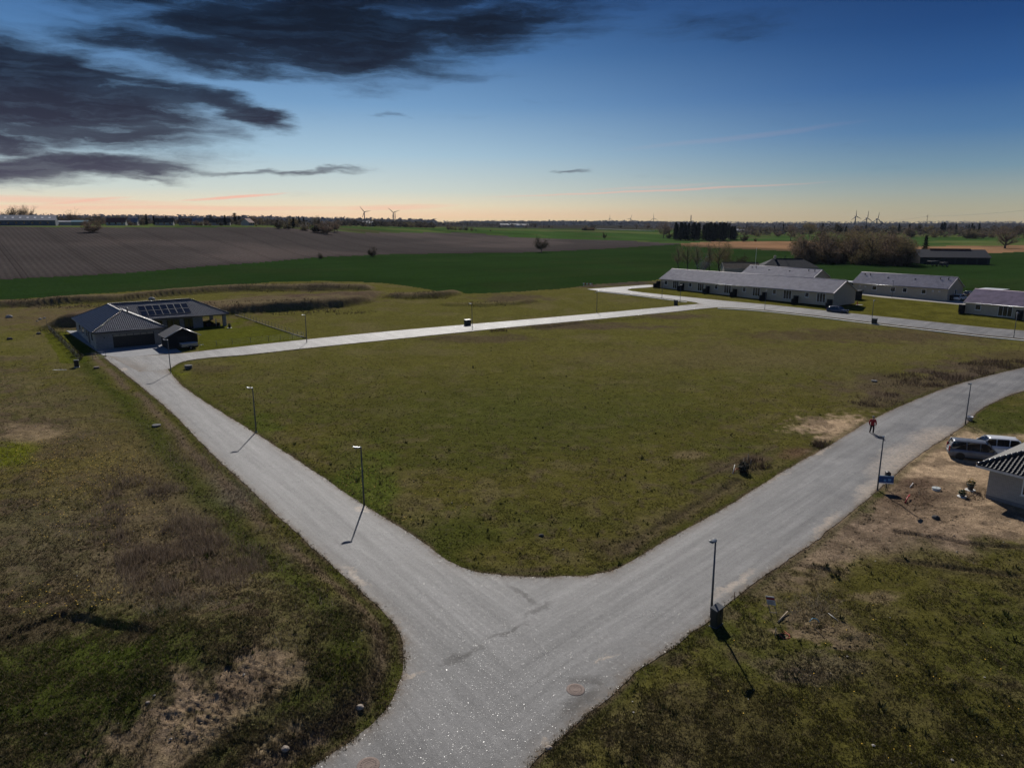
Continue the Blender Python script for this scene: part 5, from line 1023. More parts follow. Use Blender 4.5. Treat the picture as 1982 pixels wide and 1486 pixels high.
# ------------------------------------------------------------------ near house at the right edge
NX, NY, NA = 38.12, 53.75, -.945; nz0 = float(z_base(NX, NY)); rn = empty('detached_house', (NX, NY, nz0), NA, 'light grey brick house with black pantile hipped roof and white window on the sandy plot', 'house')
def near_house():
    L, D, e, pitch, o = 16., 10., 2.72, .52, .72
    MB().box(0, L, 0, D, -.4, e).build('wall', BR_NEAR, rn); MB().box(-.012, L + .012, -.012, D + .012, -.42, .28).build('plinth', M('grey_render', (.16, .16, .165), .9), rn)
    h = D / 2; hr = e + (h + o) * pitch; A = Vector((h, h, hr)); B = Vector((L - h, h, hr)); q = [Vector(p) for p in ((-o, -o, e), (L + o, -o, e), (L + o, D + o, e), (-o, D + o, e))]
    BASE = tile_mat('black_pantile_far', (.03, .031, .034), .32, .30, .37, .05, .6, .2); rs = []
    for fc in ([q[0], q[1], B, A], [q[1], q[2], B], [q[2], q[3], A, B], [q[3], q[0], A]): rs.append(MB().slab(fc, .08).build('roof', M('roof_underlay', (.02, .02, .022), .8) if len(rs) in (0, 3) else BASE, rn))
    # single pantiles on the two slopes towards the drone
    W_, T_ = .30, .37; n = 7; prof = [(i / (n - 1) * (W_ + .015), .045 * math.sin(i / (n - 1) * 6.283 * .98 - .4)) for i in range(n)]
    m = MB()
    R_ = [[(x, 0, z + .03) for x, z in prof] + [(x, 0, z + .012) for x, z in reversed(prof)], [(x, T_ + .05, z + .0) for x, z in prof] + [(x, T_ + .05, z - .015) for x, z in reversed(prof)]]
    m.rings(R_, True, False); tm = m.mesh('roof_tile', M('black_glazed_tile', (.024, .025, .028), .52, var=.25, scale=5, spec=.18)); b = bmesh.new(); b.from_mesh(tm); bmesh.ops.recalc_face_normals(b, faces=b.faces[:]); b.to_mesh(tm); b.free()
    cnt = 0; rest = []
    for (O, rt, up, lim) in ((q[0], Vector((1, 0, 0)), Vector((0, 1, pitch)).normalized(), L + 2 * o), (q[3], Vector((0, -1, 0)), Vector((1, 0, pitch)).normalized(), D + 2 * o)):
        nrm = rt.cross(up); f = rs[0] if rt.x else rs[3]; run = math.sqrt(1 + pitch * pitch)
        for j in range(int((h + o) * run / T_)):
            ins = (j + .5) * T_ / run
            for i in range(int(lim / W_)):
                u = i * W_
                if u < ins - .02 or u + W_ > lim - ins + .02: continue
                p = O + rt * u + up * (j * T_ - .03) + nrm * .035; near_ = u < 5.2 if rt.x else u > lim - 3.4
                mat = Matrix((rt, up, nrm)).transposed().to_4x4(); mat.translation = p
                if near_ and cnt < 290:
                    t = bpy.data.objects.new('roof_tile', tm); COL.objects.link(t); t.parent = f; t.matrix_local = mat; cnt += 1
                else: rest.append((f, mat))
    for f in (rs[0], rs[3]):
        mm = MB(); F0 = [tuple(p.vertices) for p in tm.polygons]
        for ff, mat in rest:
            if ff is f: mm.add([mat @ v.co for v in tm.vertices], F0)
        if mm.v: ob = mm.build('roof_tiles', M('black_glazed_tile', None), f); ob['kind'] = 'stuff'
    rc = M('black_ridge_tile', None)
    for a, b_ in ((q[0], A), (q[1], B), (q[2], B), (q[3], A), (A, B)):
        d = b_ - a; k = int(d.length / .4)
        for i in range(k):
            if i < 10 or a is not q[1]: MB().tube([a + d * (i / k) + Vector((0, 0, .08)), a + d * ((i + 1.1) / k) + Vector((0, 0, .065))], [.14, .12], 7).build('ridge_tile', rc, rs[0])
    fm = M('white_fascia', (.56, .55, .53), .5); fa = MB()
    fa.box(-o - .03, L + o + .03, -o - .04, -o - .004, e - .2, e - .02); fa.box(-o - .04, -o - .004, -o, D + o, e - .2, e - .02); fa.build('fascia', fm, rn); MB().box(-o, L + o, -o, D + o, e - .19, e - .14).build('soffit', fm, rn)
    window(rn, 2.35, .98, 2.2, 1.3, panes=2, fr=.09, frame=WHITE); window(rn, 7.5, .98, 1.4, 1.3, fr=.09); window(rn, 3, .98, 1.4, 1.3, side='L', fr=.09); window(rn, 6.5, .05, 1.0, 2.1, side='L', name='door', door=True)
near_house()

# ------------------------------------------------------------------ cars
def car(name, label, paint, L, Wd, Ht, kind, px, py, a, cat='car', dirty=0):
    """kind: (nose height, bonnet end, windscreen top, roof end, tail top) as fractions of the length from the front"""
    x, y = gplane(px, py) if px is not None else py; o = empty(name, (x, y, gz1(x, y) - .02), a, label, cat, 'parked cars')
    hb, wt, re, tl, belt = kind; hw = Wd / 2; zb = belt * Ht; pm = paint
    st = [(0, .42, .50, .80), (.03, .30, .60 * belt / .6, .93), (.10, .24, belt * .93, .99), (hb, .22, belt, 1.), (.55, .21, belt * 1.01, 1.), (.80, .22, belt * 1.03, 1.), (.94, .24, belt * 1.03, .97), (.985, .32, belt * .98, .92), (1.0, .40, belt * .9, .86)]
    R = []
    for f, zl, zt, w in st:
        X = L / 2 - f * L; z0 = zl; z1 = zt * Ht; w = w * hw; zm = z0 + (z1 - z0) * .45
        R.append([(X, -w * .9, z0), (X, w * .9, z0), (X, w * .985, z0 + .08), (X, w, zm), (X, w * .975, z1 - .06), (X, w * .9, z1), (X, -w * .9, z1), (X, -w * .975, z1 - .06), (X, -w, zm), (X, -w * .985, z0 + .08)])
    body = MB().rings(R, True, True).build('body', pm, o); b = bmesh.new(); b.from_mesh(body.data); bmesh.ops.recalc_face_normals(b, faces=b.faces[:]); b.to_mesh(body.data); b.free()
    # glasshouse
    zt = Ht; G = [(hb - .01, zb - .01, .88), (hb + (wt - hb) * .5, (zb + zt) / 2 + .02, .83), (wt, zt - .05, .74), ((wt + re) / 2, zt - .02, .74), (re, zt - .06, .73), ((re + tl) / 2, (zt + zb) / 2, .80), (tl, zb + .01, .86)]
    Rg = []
    for f, z, w in G:
        X = L / 2 - f * L; wb = hw * .9; wz = hw * w; zz = zb - .03
        wtop = wb + (wz - wb); Rg.append([(X, -wb, zz), (X, wb, zz), (X, wtop, max(z, zz + .01)), (X, -wtop, max(z, zz + .01))])
    gl = MB().rings(Rg, True, False).build('windows', M('car_glass', (.010, .012, .016), .05, spec=.8, var=0), o)
    rf = MB(); Rr = []
    for f, z, w in [(wt + .012, zt - .045, .73), (wt + .05, zt - .012, .745), ((wt + re) / 2, zt + .005, .745), (re - .04, zt - .02, .735), (re + .004, zt - .05, .725)]:
        X = L / 2 - f * L; w = w * hw; Rr.append([(X, -w, z - .03), (X, w, z - .03), (X, w * .93, z + .025), (X, 0, z + .045), (X, -w * .93, z + .025)])
    rr = rf.rings(Rr, True, True).build('roof', pm, o)
    for f in (gl, rr):
        b = bmesh.new(); b.from_mesh(f.data); bmesh.ops.recalc_face_normals(b, faces=b.faces[:]); b.to_mesh(f.data); b.free()
    for s in (-1, 1):
        pl = MB()
        pl.tube([(L / 2 - hb * L, s * hw * .9, zb), (L / 2 - wt * L, s * hw * .75, zt - .03)], .035, 5); pl.tube([(L / 2 - tl * L, s * hw * .88, zb), (L / 2 - re * L, s * hw * .745, zt - .04)], .06, 5)
        fm = (hb + .28); pl.tube([(L / 2 - fm * L, s * hw * .91, zb), (L / 2 - fm * L, s * hw * .765, zt - .04)], .03, 5); fm2 = min(re - .03, fm + .22); pl.tube([(L / 2 - fm2 * L, s * hw * .91, zb), (L / 2 - (fm2 + .01) * L, s * hw * .765, zt - .04)], .04, 5); pl.build('pillar', pm if s else pm, o)
        wx = (.175, .80)
        for f in wx:
            X = L / 2 - f * L; wheel(o, X, s * (hw - .10), .32); MB().lathe([(.355, 0), (.355, .012)], 16).build
            ar = MB(); ar.rings([[(X + .38 * math.cos(t), s * (hw - .012), .32 + .38 * math.sin(t)) for t in [k * 6.283 / 18 for k in range(18)]], [(X + .38 * math.cos(t), s * (hw + .006), .32 + .38 * math.sin(t)) for t in [k * 6.283 / 18 for k in range(18)]]]); ar.build('wheel_arch', BLKP, o)
        MB().bbox(L / 2 - .20, L / 2 - .03, s * hw * .66 - .17, s * hw * .66 + .17, .56 * Ht * belt / .6 - .08, .56 * Ht * belt / .6 + .06, .03).build('headlight', M('headlight_glass', (.55, .57, .6), .1), o)
        MB().bbox(-L / 2 + .0, -L / 2 + .12, s * hw * .80 - .10, s * hw * .80 + .10, zb - .22, zb + (.22 if Ht > 1.55 else .02), .03).build('tail_light', M('tail_light_red', (.35, .012, .012), .25), o)
        MB().bbox(L / 2 - hb * L - .32, L / 2 - hb * L - .16, s * (hw + .10) - .10, s * (hw + .10) + .10, zb - .02, zb + .14, .03).build('mirror', pm, o)
        for f in (hb + .20, hb + .42): MB().bbox(L / 2 - f * L - .10, L / 2 - f * L + .10, s * (hw + .012) - .015, s * (hw + .012) + .015, zb - .14, zb - .11, .005).build('door_handle', pm, o)
        MB().tube([(L / 2 - .24 * L, s * hw * .97, .24), (-L / 2 + .27 * L, s * hw * .97, .24)], .05, 6).build('side_skirt', BLKP, o)
    MB().bbox(L / 2 - .05, L / 2 + .012, -.26, .26, .42, .54, .01).build('number_plate', WHITE, o); MB().bbox(-L / 2 - .012, -L / 2 + .05, -.26, .26, zb - .32, zb - .2, .01).build('number_plate', WHITE, o)
    MB().bbox(L / 2 - .08, L / 2 + .006, -hw * .6, hw * .6, .28, .40, .01).build('grille', BLKP, o)
    return o
def paint(name, c, metal=.3): return M(name, c, .32, metal, var=.06, scale=1.5, spec=.5, coat=.6)
MPVA = -.42; _wx, _wy = gplane(1857, 888.5); MPVX = _wx + 1.43 * math.cos(MPVA) - .83 * math.sin(MPVA); MPVY = _wy + 1.43 * math.sin(MPVA) + .83 * math.cos(MPVA)
MPV = (.20, .36, .93, .985, .56); SUV = (.25, .40, .92, .985, .60); HATCH = (.27, .42, .80, .97, .60)
car('parked_car', 'dusty silver-grey people carrier parked on the sand beside the grey brick house', M('dusty_grey_paint', (.13, .145, .175), .38, .25, var=.2, scale=2.5, coat=.25), 4.75, 1.85, 1.68, MPV, None, (MPVX, MPVY), MPVA)
car('parked_car', 'white estate car with black windows parked behind the silver-grey people carrier', paint('white_car_paint', (.70, .71, .73), 0), 4.7, 1.86, 1.62, SUV, None, (MPVX + 1.6 * math.cos(MPVA) - 2.7 * math.sin(MPVA), MPVY + 1.6 * math.sin(MPVA) + 2.7 * math.cos(MPVA)), MPVA + .1 + math.pi)
car('parked_car', 'dark blue hatchback parked at the roadside in front of the long terrace', paint('blue_car_paint', (.012, .022, .06)), 4.4, 1.8, 1.48, HATCH, 1621, 604.5, -.87)
car('parked_car', 'white hatchback parked at the gable end of the courtyard terrace', paint('white_car_paint', None), 4.3, 1.8, 1.5, HATCH, 1857, 581, .62)
car('parked_car', 'dark car parked behind the white hatchback', paint('dark_car_paint', (.02, .02, .023)), 4.4, 1.8, 1.5, HATCH, 1876, 574.5, .62)

# ------------------------------------------------------------------ person in a red jacket
def skin_mesh(name, pts, edges, radii, mat, parent, root=0, sub=2):
    me = bpy.data.meshes.new(name); me.from_pydata(pts, edges, []); o = bpy.data.objects.new(name + '_tmp', me); COL.objects.link(o)
    o.modifiers.new('s', 'SKIN'); ss = o.modifiers.new('u', 'SUBSURF'); ss.levels = sub; ss.render_levels = sub
    for i, r in enumerate(radii): v = me.skin_vertices[0].data[i]; v.radius = r if isinstance(r, tuple) else (r, r); v.use_root = (i == root)
    bpy.context.view_layer.update(); dg = bpy.context.evaluated_depsgraph_get(); nm = bpy.data.meshes.new_from_object(o.evaluated_get(dg)); bpy.data.objects.remove(o)
    nm.materials.clear(); nm.materials.append(mat); nm.polygons.foreach_set('use_smooth', [True] * len(nm.polygons)); nm.name = name
    q = bpy.data.objects.new(name, nm); COL.objects.link(q); q.parent = parent; return q
def person():
    x, y = gplane(1687, 838.5); o = empty('person', (x, y, gz1(x, y) + .05), rad(170), 'person in a dark red jacket and dark trousers walking on the road edge', 'person'); o.scale = (1.08, 1.08, 1.08)
    SK = M('skin', (.42, .26, .19), .6, var=.05); J = M('dark_red_jacket', (.30, .018, .018), .75, var=.2, scale=9); T = M('dark_trousers', (.012, .013, .017), .85); H = M('grey_hair', (.30, .28, .26), .8)
    # facing local -y... local +y is forward
    P = [(0, 0, .95), (0, 0, 1.15), (0, .01, 1.38), (0, .02, 1.48), (0, .035, 1.56), (0, .045, 1.68),
         (-.19, 0, 1.40), (-.29, -.03, 1.14), (-.27, .10, .92), (-.27, .13, .84), (.19, 0, 1.40), (.30, .02, 1.14), (.27, .12, .91), (.27, .15, .83),
         (-.10, 0, .88), (-.11, .08, .50), (-.12, .0, .10), (-.12, .14, .04), (.10, 0, .88), (.12, -.02, .50), (.13, -.16, .12), (.13, -.03, .04)]
    Ed = [(0, 1), (1, 2), (2, 3), (3, 4), (4, 5), (2, 6), (6, 7), (7, 8), (8, 9), (2, 10), (10, 11), (11, 12), (12, 13), (0, 14), (14, 15), (15, 16), (16, 17), (0, 18), (18, 19), (19, 20), (20, 21)]
    Rr = [.13, .13, .14, .06, .06, .09, .065, .045, .035, .04, .065, .045, .035, .04, .085, .06, .042, .035, .085, .06, .042, .035]
    body = skin_mesh('body', P, Ed, Rr, SK, o)
    for s in (-1, 1):
        for k, (dx, l) in enumerate(((-.028, .075), (-.009, .085), (.01, .082), (.028, .065))):
            b0 = Vector((s * .27 + dx, .14, .80)); MB().tube([b0, b0 + Vector((0, .015, -l * .5)), b0 + Vector((-s * .01, -.01, -l))], [.011, .010, .008], 6).build('finger', SK, body)
        b0 = Vector((s * .245, .16, .83)); MB().tube([b0, b0 + Vector((-s * .015, .03, -.03)), b0 + Vector((-s * .01, .04, -.06))], [.012, .011, .009], 6).build('thumb', SK, body)
    skin_mesh('jacket', [(0, 0, .82), (0, 0, .98), (0, 0, 1.18), (0, .01, 1.38), (0, .02, 1.49), (-.20, 0, 1.40), (-.31, -.03, 1.14), (-.275, .10, .93), (.20, 0, 1.40), (.32, .02, 1.14), (.275, .12, .92)],
              [(0, 1), (1, 2), (2, 3), (3, 4), (3, 5), (5, 6), (6, 7), (3, 8), (8, 9), (9, 10)], [(.19, .15), (.185, .15), (.19, .155), (.185, .15), .085, .09, .072, .055, .09, .072, .055], J, o)
    skin_mesh('trousers', [(0, 0, .98), (-.10, 0, .86), (-.11, .08, .50), (-.12, .0, .09), (.10, 0, .86), (.12, -.02, .50), (.13, -.16, .12)], [(0, 1), (1, 2), (2, 3), (0, 4), (4, 5), (5, 6)], [.15, .105, .08, .062, .105, .08, .062], T, o)
    for sx_, yy, zz in ((-.12, .0, .0), (.13, -.16, .02)): MB().bbox(sx_ - .05, sx_ + .05, yy - .08, yy + .20, zz - .02, zz + .09, .03).build('shoe', BLKP, o)
    V, F_ = leaf_blob(260, .105, .115, .10, .03, 3, -.2); V += (0, .025, 1.72); np_mesh('hair', V, F_, H, o); MB().lathe([(.09, 1.66), (.105, 1.72), (.09, 1.79), (.03, 1.815)], 12, 0, .028).build('hair_cap', H, o)
    MB().tube([(0, .125, 1.70), (0, .15, 1.665)], [.012, .018], 6).build('nose', SK, body)
    for s in (-1, 1): MB().lathe([(.002, 1.694), (.012, 1.70), (.002, 1.706)], 6, s * .033, .128).build('eye', BLKP, body); MB().bbox(s * .098 - .012, s * .098 + .012, .02, .06, 1.655, 1.71, .004).build('ear', SK, body)
    MB().bbox(-.025, .025, .118, .132, 1.632, 1.64, .002).build('mouth', M('lips', (.3, .12, .1), .6), body)
person()

# ------------------------------------------------------------------ cabinets, signs and odd things on the plots
def cabinet(px, py, w, d, h, a, label, slope=.12):
    x, y = gplane(px, py); o = empty('utility_cabinet', (x, y, gz1(x, y)), a, label, 'utility cabinet', 'dark utility cabinets at the roadside'); m = M('dark_green_cabinet', (.022, .028, .026), .5, var=.15)
    MB().bbox(-w / 2, w / 2, -d / 2, d / 2, -.2, h, .02).build('body', m, o)
    MB().add([(-w / 2 - .03, -d / 2 - .03, h + .003), (w / 2 + .03, -d / 2 - .03, h + .003), (w / 2 + .03, d / 2 + .03, h + .003), (-w / 2 - .03, d / 2 + .03, h + .003), (-w / 2 - .03, -d / 2 - .03, h + .05), (w / 2 + .03, -d / 2 - .03, h + .05), (w / 2 + .03, d / 2 + .03, h + .05 + slope), (-w / 2 - .03, d / 2 + .03, h + .05 + slope)], [(0, 3, 2, 1), (4, 5, 6, 7), (0, 1, 5, 4), (1, 2, 6, 5), (2, 3, 7, 6), (3, 0, 4, 7)]).build('lid', M('grey_cabinet_lid', (.07, .075, .08), .5), o)
    for s in (0, 1): MB().bbox(-w / 2 + .04 + s * w / 2, -.03 + s * w / 2, -d / 2 - .02, -d / 2 - .003, .12, h - .06, .005).build('door', m, o)
    MB().tube([(.04, -d / 2 - .03, h * .5), (.04, -d / 2 - .03, h * .62)], .012, 5).build('handle', GALV, o); MB().bbox(-w / 2 - .05, w / 2 + .05, -d / 2 - .05, d / 2 + .05, -.25, .03, .02).build('plinth', M('dark_concrete', (.09, .09, .09), .8), o)
cabinet(1386, 1209, .72, .38, 1.0, .78, 'large dark utility cabinet with grey sloping lid at the foot of a street lamp', .1); cabinet(905, 629.5, 1.3, .6, 1.15, .7, 'black utility cabinet at the narrow road beside a lamp'); cabinet(1308, 590.5, .9, .5, 1.1, .7, 'black utility cabinet on the grass tip between two roads'); cabinet(1692, 627.5, .9, .5, 1.1, -.8, 'black utility cabinet on the kerb past the blue car')
def lid(px, py, r, label, h=.18, name='well_cover', mat=None):
    x, y = gplane(px, py); o = empty(name, (x, y, gz1(x, y)), 0, label, 'well cover'); MB().lathe([(r * .92, -.15), (r * .92, h - .04)], 18).build('ring', CONC if not mat else mat, o); MB().lathe([(r, h - .037), (r, h), (r * .9, h + .02)], 18).build('lid', mat or M('pale_cover', (.40, .43, .42), .7), o); MB().bbox(-.06, .06, -.02, .02, h + .021, h + .04, .005).build('grip', DKMET, o)
lid(1812, 948, .34, 'round pale green-grey well cover on the dug soil of the sandy plot'); lid(365, 713.5, .55, 'dark round well cover in the grass by the road corner', .5, mat=M('dark_concrete', (.09, .09, .09), .8)); lid(303, 826, .45, 'dark well cover on the bare verge of the straight road', .16, mat=M('dark_concrete', None)); lid(187, 713, .4, 'brown well cover in the grass near the driveway', .25, mat=M('brown_concrete', (.12, .09, .075), .8)); lid(1692, 738.5, .4, 'low dark well cover at the bend of the far road edge', .2, mat=M('dark_concrete', None)); lid(759, 641 + 12, .35, 'small dark cover beside the narrow road', .3, mat=M('dark_concrete', None)) if False else None
def manhole(px, py, r, label):
    x, y = gplane(px, py); o = empty('manhole_cover', (x, y, float(z_base(x, y)) + .032), .4, label, 'manhole cover', 'iron manhole covers in the asphalt'); ir = M('rusty_cast_iron', (.20, .145, .118), .75, .0, var=.3, scale=15)
    o.rotation_euler = (math.atan(SL), 0, 0)
    MB().lathe([(r, -.03), (r, .008), (r * .93, .012)], 28).build('frame', ir, o); MB().lathe([(r * .88, .0125), (r * .87, .017)], 28).build('plate', ir, o)
    for q in (.30, .52, .72):
        n = 24; MB().rings([[(q * r * math.cos(2 * math.pi * j / n), q * r * math.sin(2 * math.pi * j / n), .0175) for j in range(n)], [(q * r * math.cos(2 * math.pi * j / n), q * r * math.sin(2 * math.pi * j / n), .026) for j in range(n)], [((q + .06) * r * math.cos(2 * math.pi * j / n), (q + .06) * r * math.sin(2 * math.pi * j / n), .026) for j in range(n)], [((q + .06) * r * math.cos(2 * math.pi * j / n), (q + .06) * r * math.sin(2 * math.pi * j / n), .0175) for j in range(n)]], False).build('raised_ring', ir, o)
    me = MB().bbox(-.012, .012, -.035, .035, .0175, .027, .004).mesh('stud', ir)
    for k in range(20): a = k * .31416; inst('stud', me, o, (r * .64 * math.cos(a), r * .64 * math.sin(a), 0), a + 1.57)
manhole(1114, 1335, .45, 'round rusty manhole cover ringed by darker asphalt near the road edge'); manhole(713, 1482, .48, 'round rusty manhole cover at the widening of the road by the grass bend')
# blue sign with letterbox
x, y = gplane(1713, 949.5); bs = empty('blue_sign', (x, y, gz1(x, y)), -.18, 'blue printed board on two thin legs at the sandy roadside', 'sign')
bl = MB().box(-.56, .56, -.02, .02, .62, 1.22).build('board', M('blue_board', (.012, .075, .23), .45), bs); MB().box(-.56, .56, -.026, -.022, .62, .70).build('white_stripe', WHITE, bl); MB().box(.12, .36, -.026, -.022, .86, 1.06).build('pale_panel', M('pale_blue_print', (.13, .32, .55), .5), bl); MB().box(-.20, -.02, -.026, -.022, .82, .98).build('emblem', M('pale_blue_print', None), bl); MB().box(-.56, .56, -.02, .02, 1.223, 1.30).build('top_edge', M('pale_blue_edge', (.30, .42, .52), .5), bl)
for s in (.05, .2): MB().tube([(s, .03, -.3), (s, .03, .9)], .02, 6).build('leg', DKMET, bs)
x, y = gplane(1715, 946.5); lb = empty('letterbox', (x, y, gz1(x, y)), -.18, 'black letterbox with rounded top on a post behind the blue sign', 'letterbox'); MB().tube([(0, 0, -.3), (0, 0, 1.2)], .03, 6).build('post', DKMET, lb)
R_ = []
for k in range(9): t = math.pi * k / 8; R_.append((.19 * math.cos(t), 1.42 + .12 * math.sin(t)))
pr = [(-.19, 1.1)] + [(.19, 1.1)] + R_; bb = MB().rings([[(a, -.16, z) for a, z in pr], [(a, .16, z) for a, z in pr]]).build('box', BLKP, lb); MB().box(-.14, .14, -.175, -.163, 1.34, 1.38).build('slot', DKMET, lb)
b = bmesh.new(); b.from_mesh(bb.data); bmesh.ops.recalc_face_normals(b, faces=b.faces[:]); b.to_mesh(bb.data); b.free()
# tilted white and red plot sign
x, y = gplane(1500, 1200); sg = empty('plot_sign', (x, y, gz1(x, y)), -.15, 'tilted white plot sign with a red band on two thin legs', 'sign'); tl_ = .30
def S3(xx, zz, yy=0): return (xx - zz * math.sin(tl_) * .9, yy - zz * .03, zz * math.cos(tl_))
bd = MB().slab([S3(-.22, 1.02), S3(.24, .98), S3(.24, 1.55), S3(-.22, 1.58)], .025).build('board', M('dirty_white_board', (.46, .46, .46), .6), sg); MB().slab([S3(-.218, 1.36, -.003), S3(.238, 1.33, -.003), S3(.238, 1.47, -.003), S3(-.218, 1.5, -.003)], .002).build('red_band', M('red_print', (.22, .02, .03), .5), bd)
for k in range(4): MB().slab([S3(-.17, 1.08 + k * .06, -.003), S3(.19 - .05 * (k % 2), 1.06 + k * .06, -.003), S3(.19 - .05 * (k % 2), 1.08 + k * .06, -.003), S3(-.17, 1.10 + k * .06, -.003)], .002).build('print_line', M('grey_print', (.12, .12, .14), .6), bd)
for s in (-.16, .18): MB().tube([S3(s, -.2, .02), S3(s, 1.05, .02)], .018, 6).build('leg', DKMET, sg)
MB().slab([S3(-.2, .50, -.01), S3(.22, .47, -.01), S3(.22, .53, -.01), S3(-.2, .56, -.01)], .02).build('crossbar', WOOD, sg)
def stick(name, pts, r, mat, label, cat, base, n=6, smooth=True, px=True):
    P = []
    for (a, b_, h) in pts: x, y = gplane(a, b_); P.append(Vector((x, y, gz1(x, y) + h)))
    o = MB().tube([p - P[0] for p in P], r, n).build(name, mat, None, P[0]); tag(o, label, cat); return o
stick('wooden_plank', [(1506, 1204, .05), (1524, 1188, .12)], .05, WOOD, 'short pale wooden plank lying behind the tilted plot sign', 'plank', 0, 4); stick('marker_post', [(1500.5, 1231, -.1), (1500.5, 1231, .55)], .025, WOOD, 'thin wooden marker stake before the tilted plot sign', 'stake', 0); stick('marker_post', [(1421, 1160, -.1), (1421, 1160, .5)], .022, M('rusty_iron', (.12, .06, .04), .8), 'thin iron stake at the road edge near the large utility cabinet', 'stake', 0)
stick('blue_hose', [(1566, 1206, .04), (1572, 1203, .16), (1580, 1204, .14), (1586, 1207, .05)], .022, M('blue_plastic', (.08, .28, .40), .4), 'short bent pale blue pipe end in the dug soil', 'pipe', 0); stick('metal_rod', [(1602, 1187.5, .04), (1622, 1204.5, .03)], .012, WHITE, 'thin pale rod lying in the grass beside the dug soil', 'rod', 0); stick('broken_branch', [(1576, 1218, .03), (1596, 1238, .03)], .015, BLKW, 'dark stick lying across the dug sand', 'stick', 0)
x, y = gplane(1519, 1231); n = 20; rc_ = [(.26 * math.cos(6.283 * k / n) * (1 + .15 * math.sin(k * 2.1)), .26 * math.sin(6.283 * k / n), .04 + .03 * math.sin(k * 1.3)) for k in range(n + 3)]; rc_.append((.05, .28, .18)); o = MB().tube(rc_, .022, 6).build('red_cable_coil', M('orange_red_plastic', (.48, .10, .05), .45), None, (x, y, gz1(x, y))); tag(o, 'loop of orange-red cable lying on the grass', 'cable')
stick('red_pipe', [(1752, 974, .05), (1756, 969, .20), (1760, 964, .26)], .055, M('red_plastic', (.42, .03, .03), .4), 'short bent red pipe sticking out of the soil', 'pipe', 0, 8); stick('white_pipe', [(1761, 943, .03), (1767, 937, .12)], .03, WHITE, 'short white pipe lying on the sandy plot', 'pipe', 0); stick('red_pipe', [(1419, 917, .03), (1424, 913, .25), (1430, 911, .12)], .04, M('orange_red_plastic', None), 'orange-red pipe by the dark stump in the big plot', 'pipe', 0); stick('white_pipe', [(1418, 918, .02), (1421.5, 910, .45)], .02, WHITE, 'thin white stick leaning by the dark stump in the big plot', 'stick', 0)
for px, py, h in ((1438, 905, .9), (1446, 901, 1.1), (1452, 905, .8)): stick('marker_post', [(px, py, -.1), (px + 1, py, h)], .035, WOOD, 'dark wooden stake in the scrub clump of the big plot', 'stake', 0)['group'] = 'stakes in the scrub clump'
x, y = gplane(1438, 914); st = empty('tree_stump', (x, y, gz1(x, y)), 0, 'dark leafy stump with stakes in the big plot', 'stump'); V, F_ = leaf_blob(300, .5, .5, .5, .12, 77); V[:, 2] += .42; np_mesh('foliage', V, F_, M('dark_ivy', (.016, .02, .012), .8), st); MB().lathe([(.3, -.1), (.24, .4), (.2, .5)], 9).build('trunk', BLKW, st)
x, y = gplane(1876.5, 813.5); bk = empty('bucket', (x, y, gz1(x, y)), 0, 'pale grey bucket beside the street lamp above the parked cars', 'bucket'); MB().lathe([(.27, 0), (.33, .45), (.36, .46), (.36, .50), (.30, .50), (.28, .4)], 14).build('body', M('pale_grey_plastic', (.42, .43, .47), .5), bk); MB().tube([(-.34, 0, .46), (-.2, 0, .66), (.2, 0, .66), (.34, 0, .46)], .012, 5).build('handle', DKMET, bk)
# left plot: bin, tarpaulin, boulders
x, y = gplane(149, 711); bn = empty('waste_bin', (x, y, gz1(x, y)), .5, 'small black post box bin with pale lid by the fence corner', 'bin'); MB().bbox(-.3, .3, -.25, .25, -.1, .95, .04).build('body', BLKP, bn); MB().bbox(-.33, .33, -.28, .28, .953, 1.05, .03).build('lid', M('grey_cabinet_lid', None), bn); MB().bbox(-.35, .35, -.3, .3, -.12, .05, .02).build('base', CONC, bn)
x, y = gplane(116, 717); tp = MB().slab([(-.95, -.15, .06), (.9, .0, .07), (.95, .2, .05), (-.9, .1, .06)], .04).build('pale_board', M('pale_board', (.55, .54, .52), .6), None, (x, y, gz1(x, y) + .02)); tag(tp, 'pale board lying on the wet soil left of the fence', 'board')
def boulder(px, py, r, label, col=(.24, .23, .22), grp=None):
    x, y = gplane(px, py); bm = bmesh.new(); bmesh.ops.create_icosphere(bm, subdivisions=3, radius=1); rs = random.random() * 50
    for v in bm.verts:
        c = v.co; k = 1 + .35 * float(fbm(np.array([c.x * 2 + rs]), np.array([c.y * 2 + c.z * 1.7]), 1, 3, 3)[0] - .5); v.co = Vector((c.x * r * 1.2 * k, c.y * r * k, max(c.z, -.35) * r * .8 * k))
    me = bpy.data.meshes.new('boulder'); bm.to_mesh(me); bm.free(); me.materials.append(M('granite_' + str(col[0]), col, .85, var=.3, scale=2, bump=.3, bscale=8)); o = bpy.data.objects.new('boulder', me); COL.objects.link(o); o.location = (x, y, gz1(x, y) + r * .2); tag(o, label, 'boulder', grp)
boulder(18, 615, .6, 'large pale round boulder on the dug earth left of the garage house'); boulder(78, 618, .3, 'pale stone among rubble on the dug earth', grp='stones on the dug earth'); boulder(86, 616, .25, 'pale stone among rubble on the dug earth', grp='stones on the dug earth'); boulder(72, 621, .2, 'pale stone among rubble on the dug earth', grp='stones on the dug earth'); boulder(294, 580, .7, 'pale flat stone on the bank behind the solar roof')
for px, py, r in ((75, 646, .35), (19, 657, .4)): boulder(px, py, r, 'small dark stone on the rough grass left of the side lawn', (.05, .05, .05), 'dark stones left of the lawn')
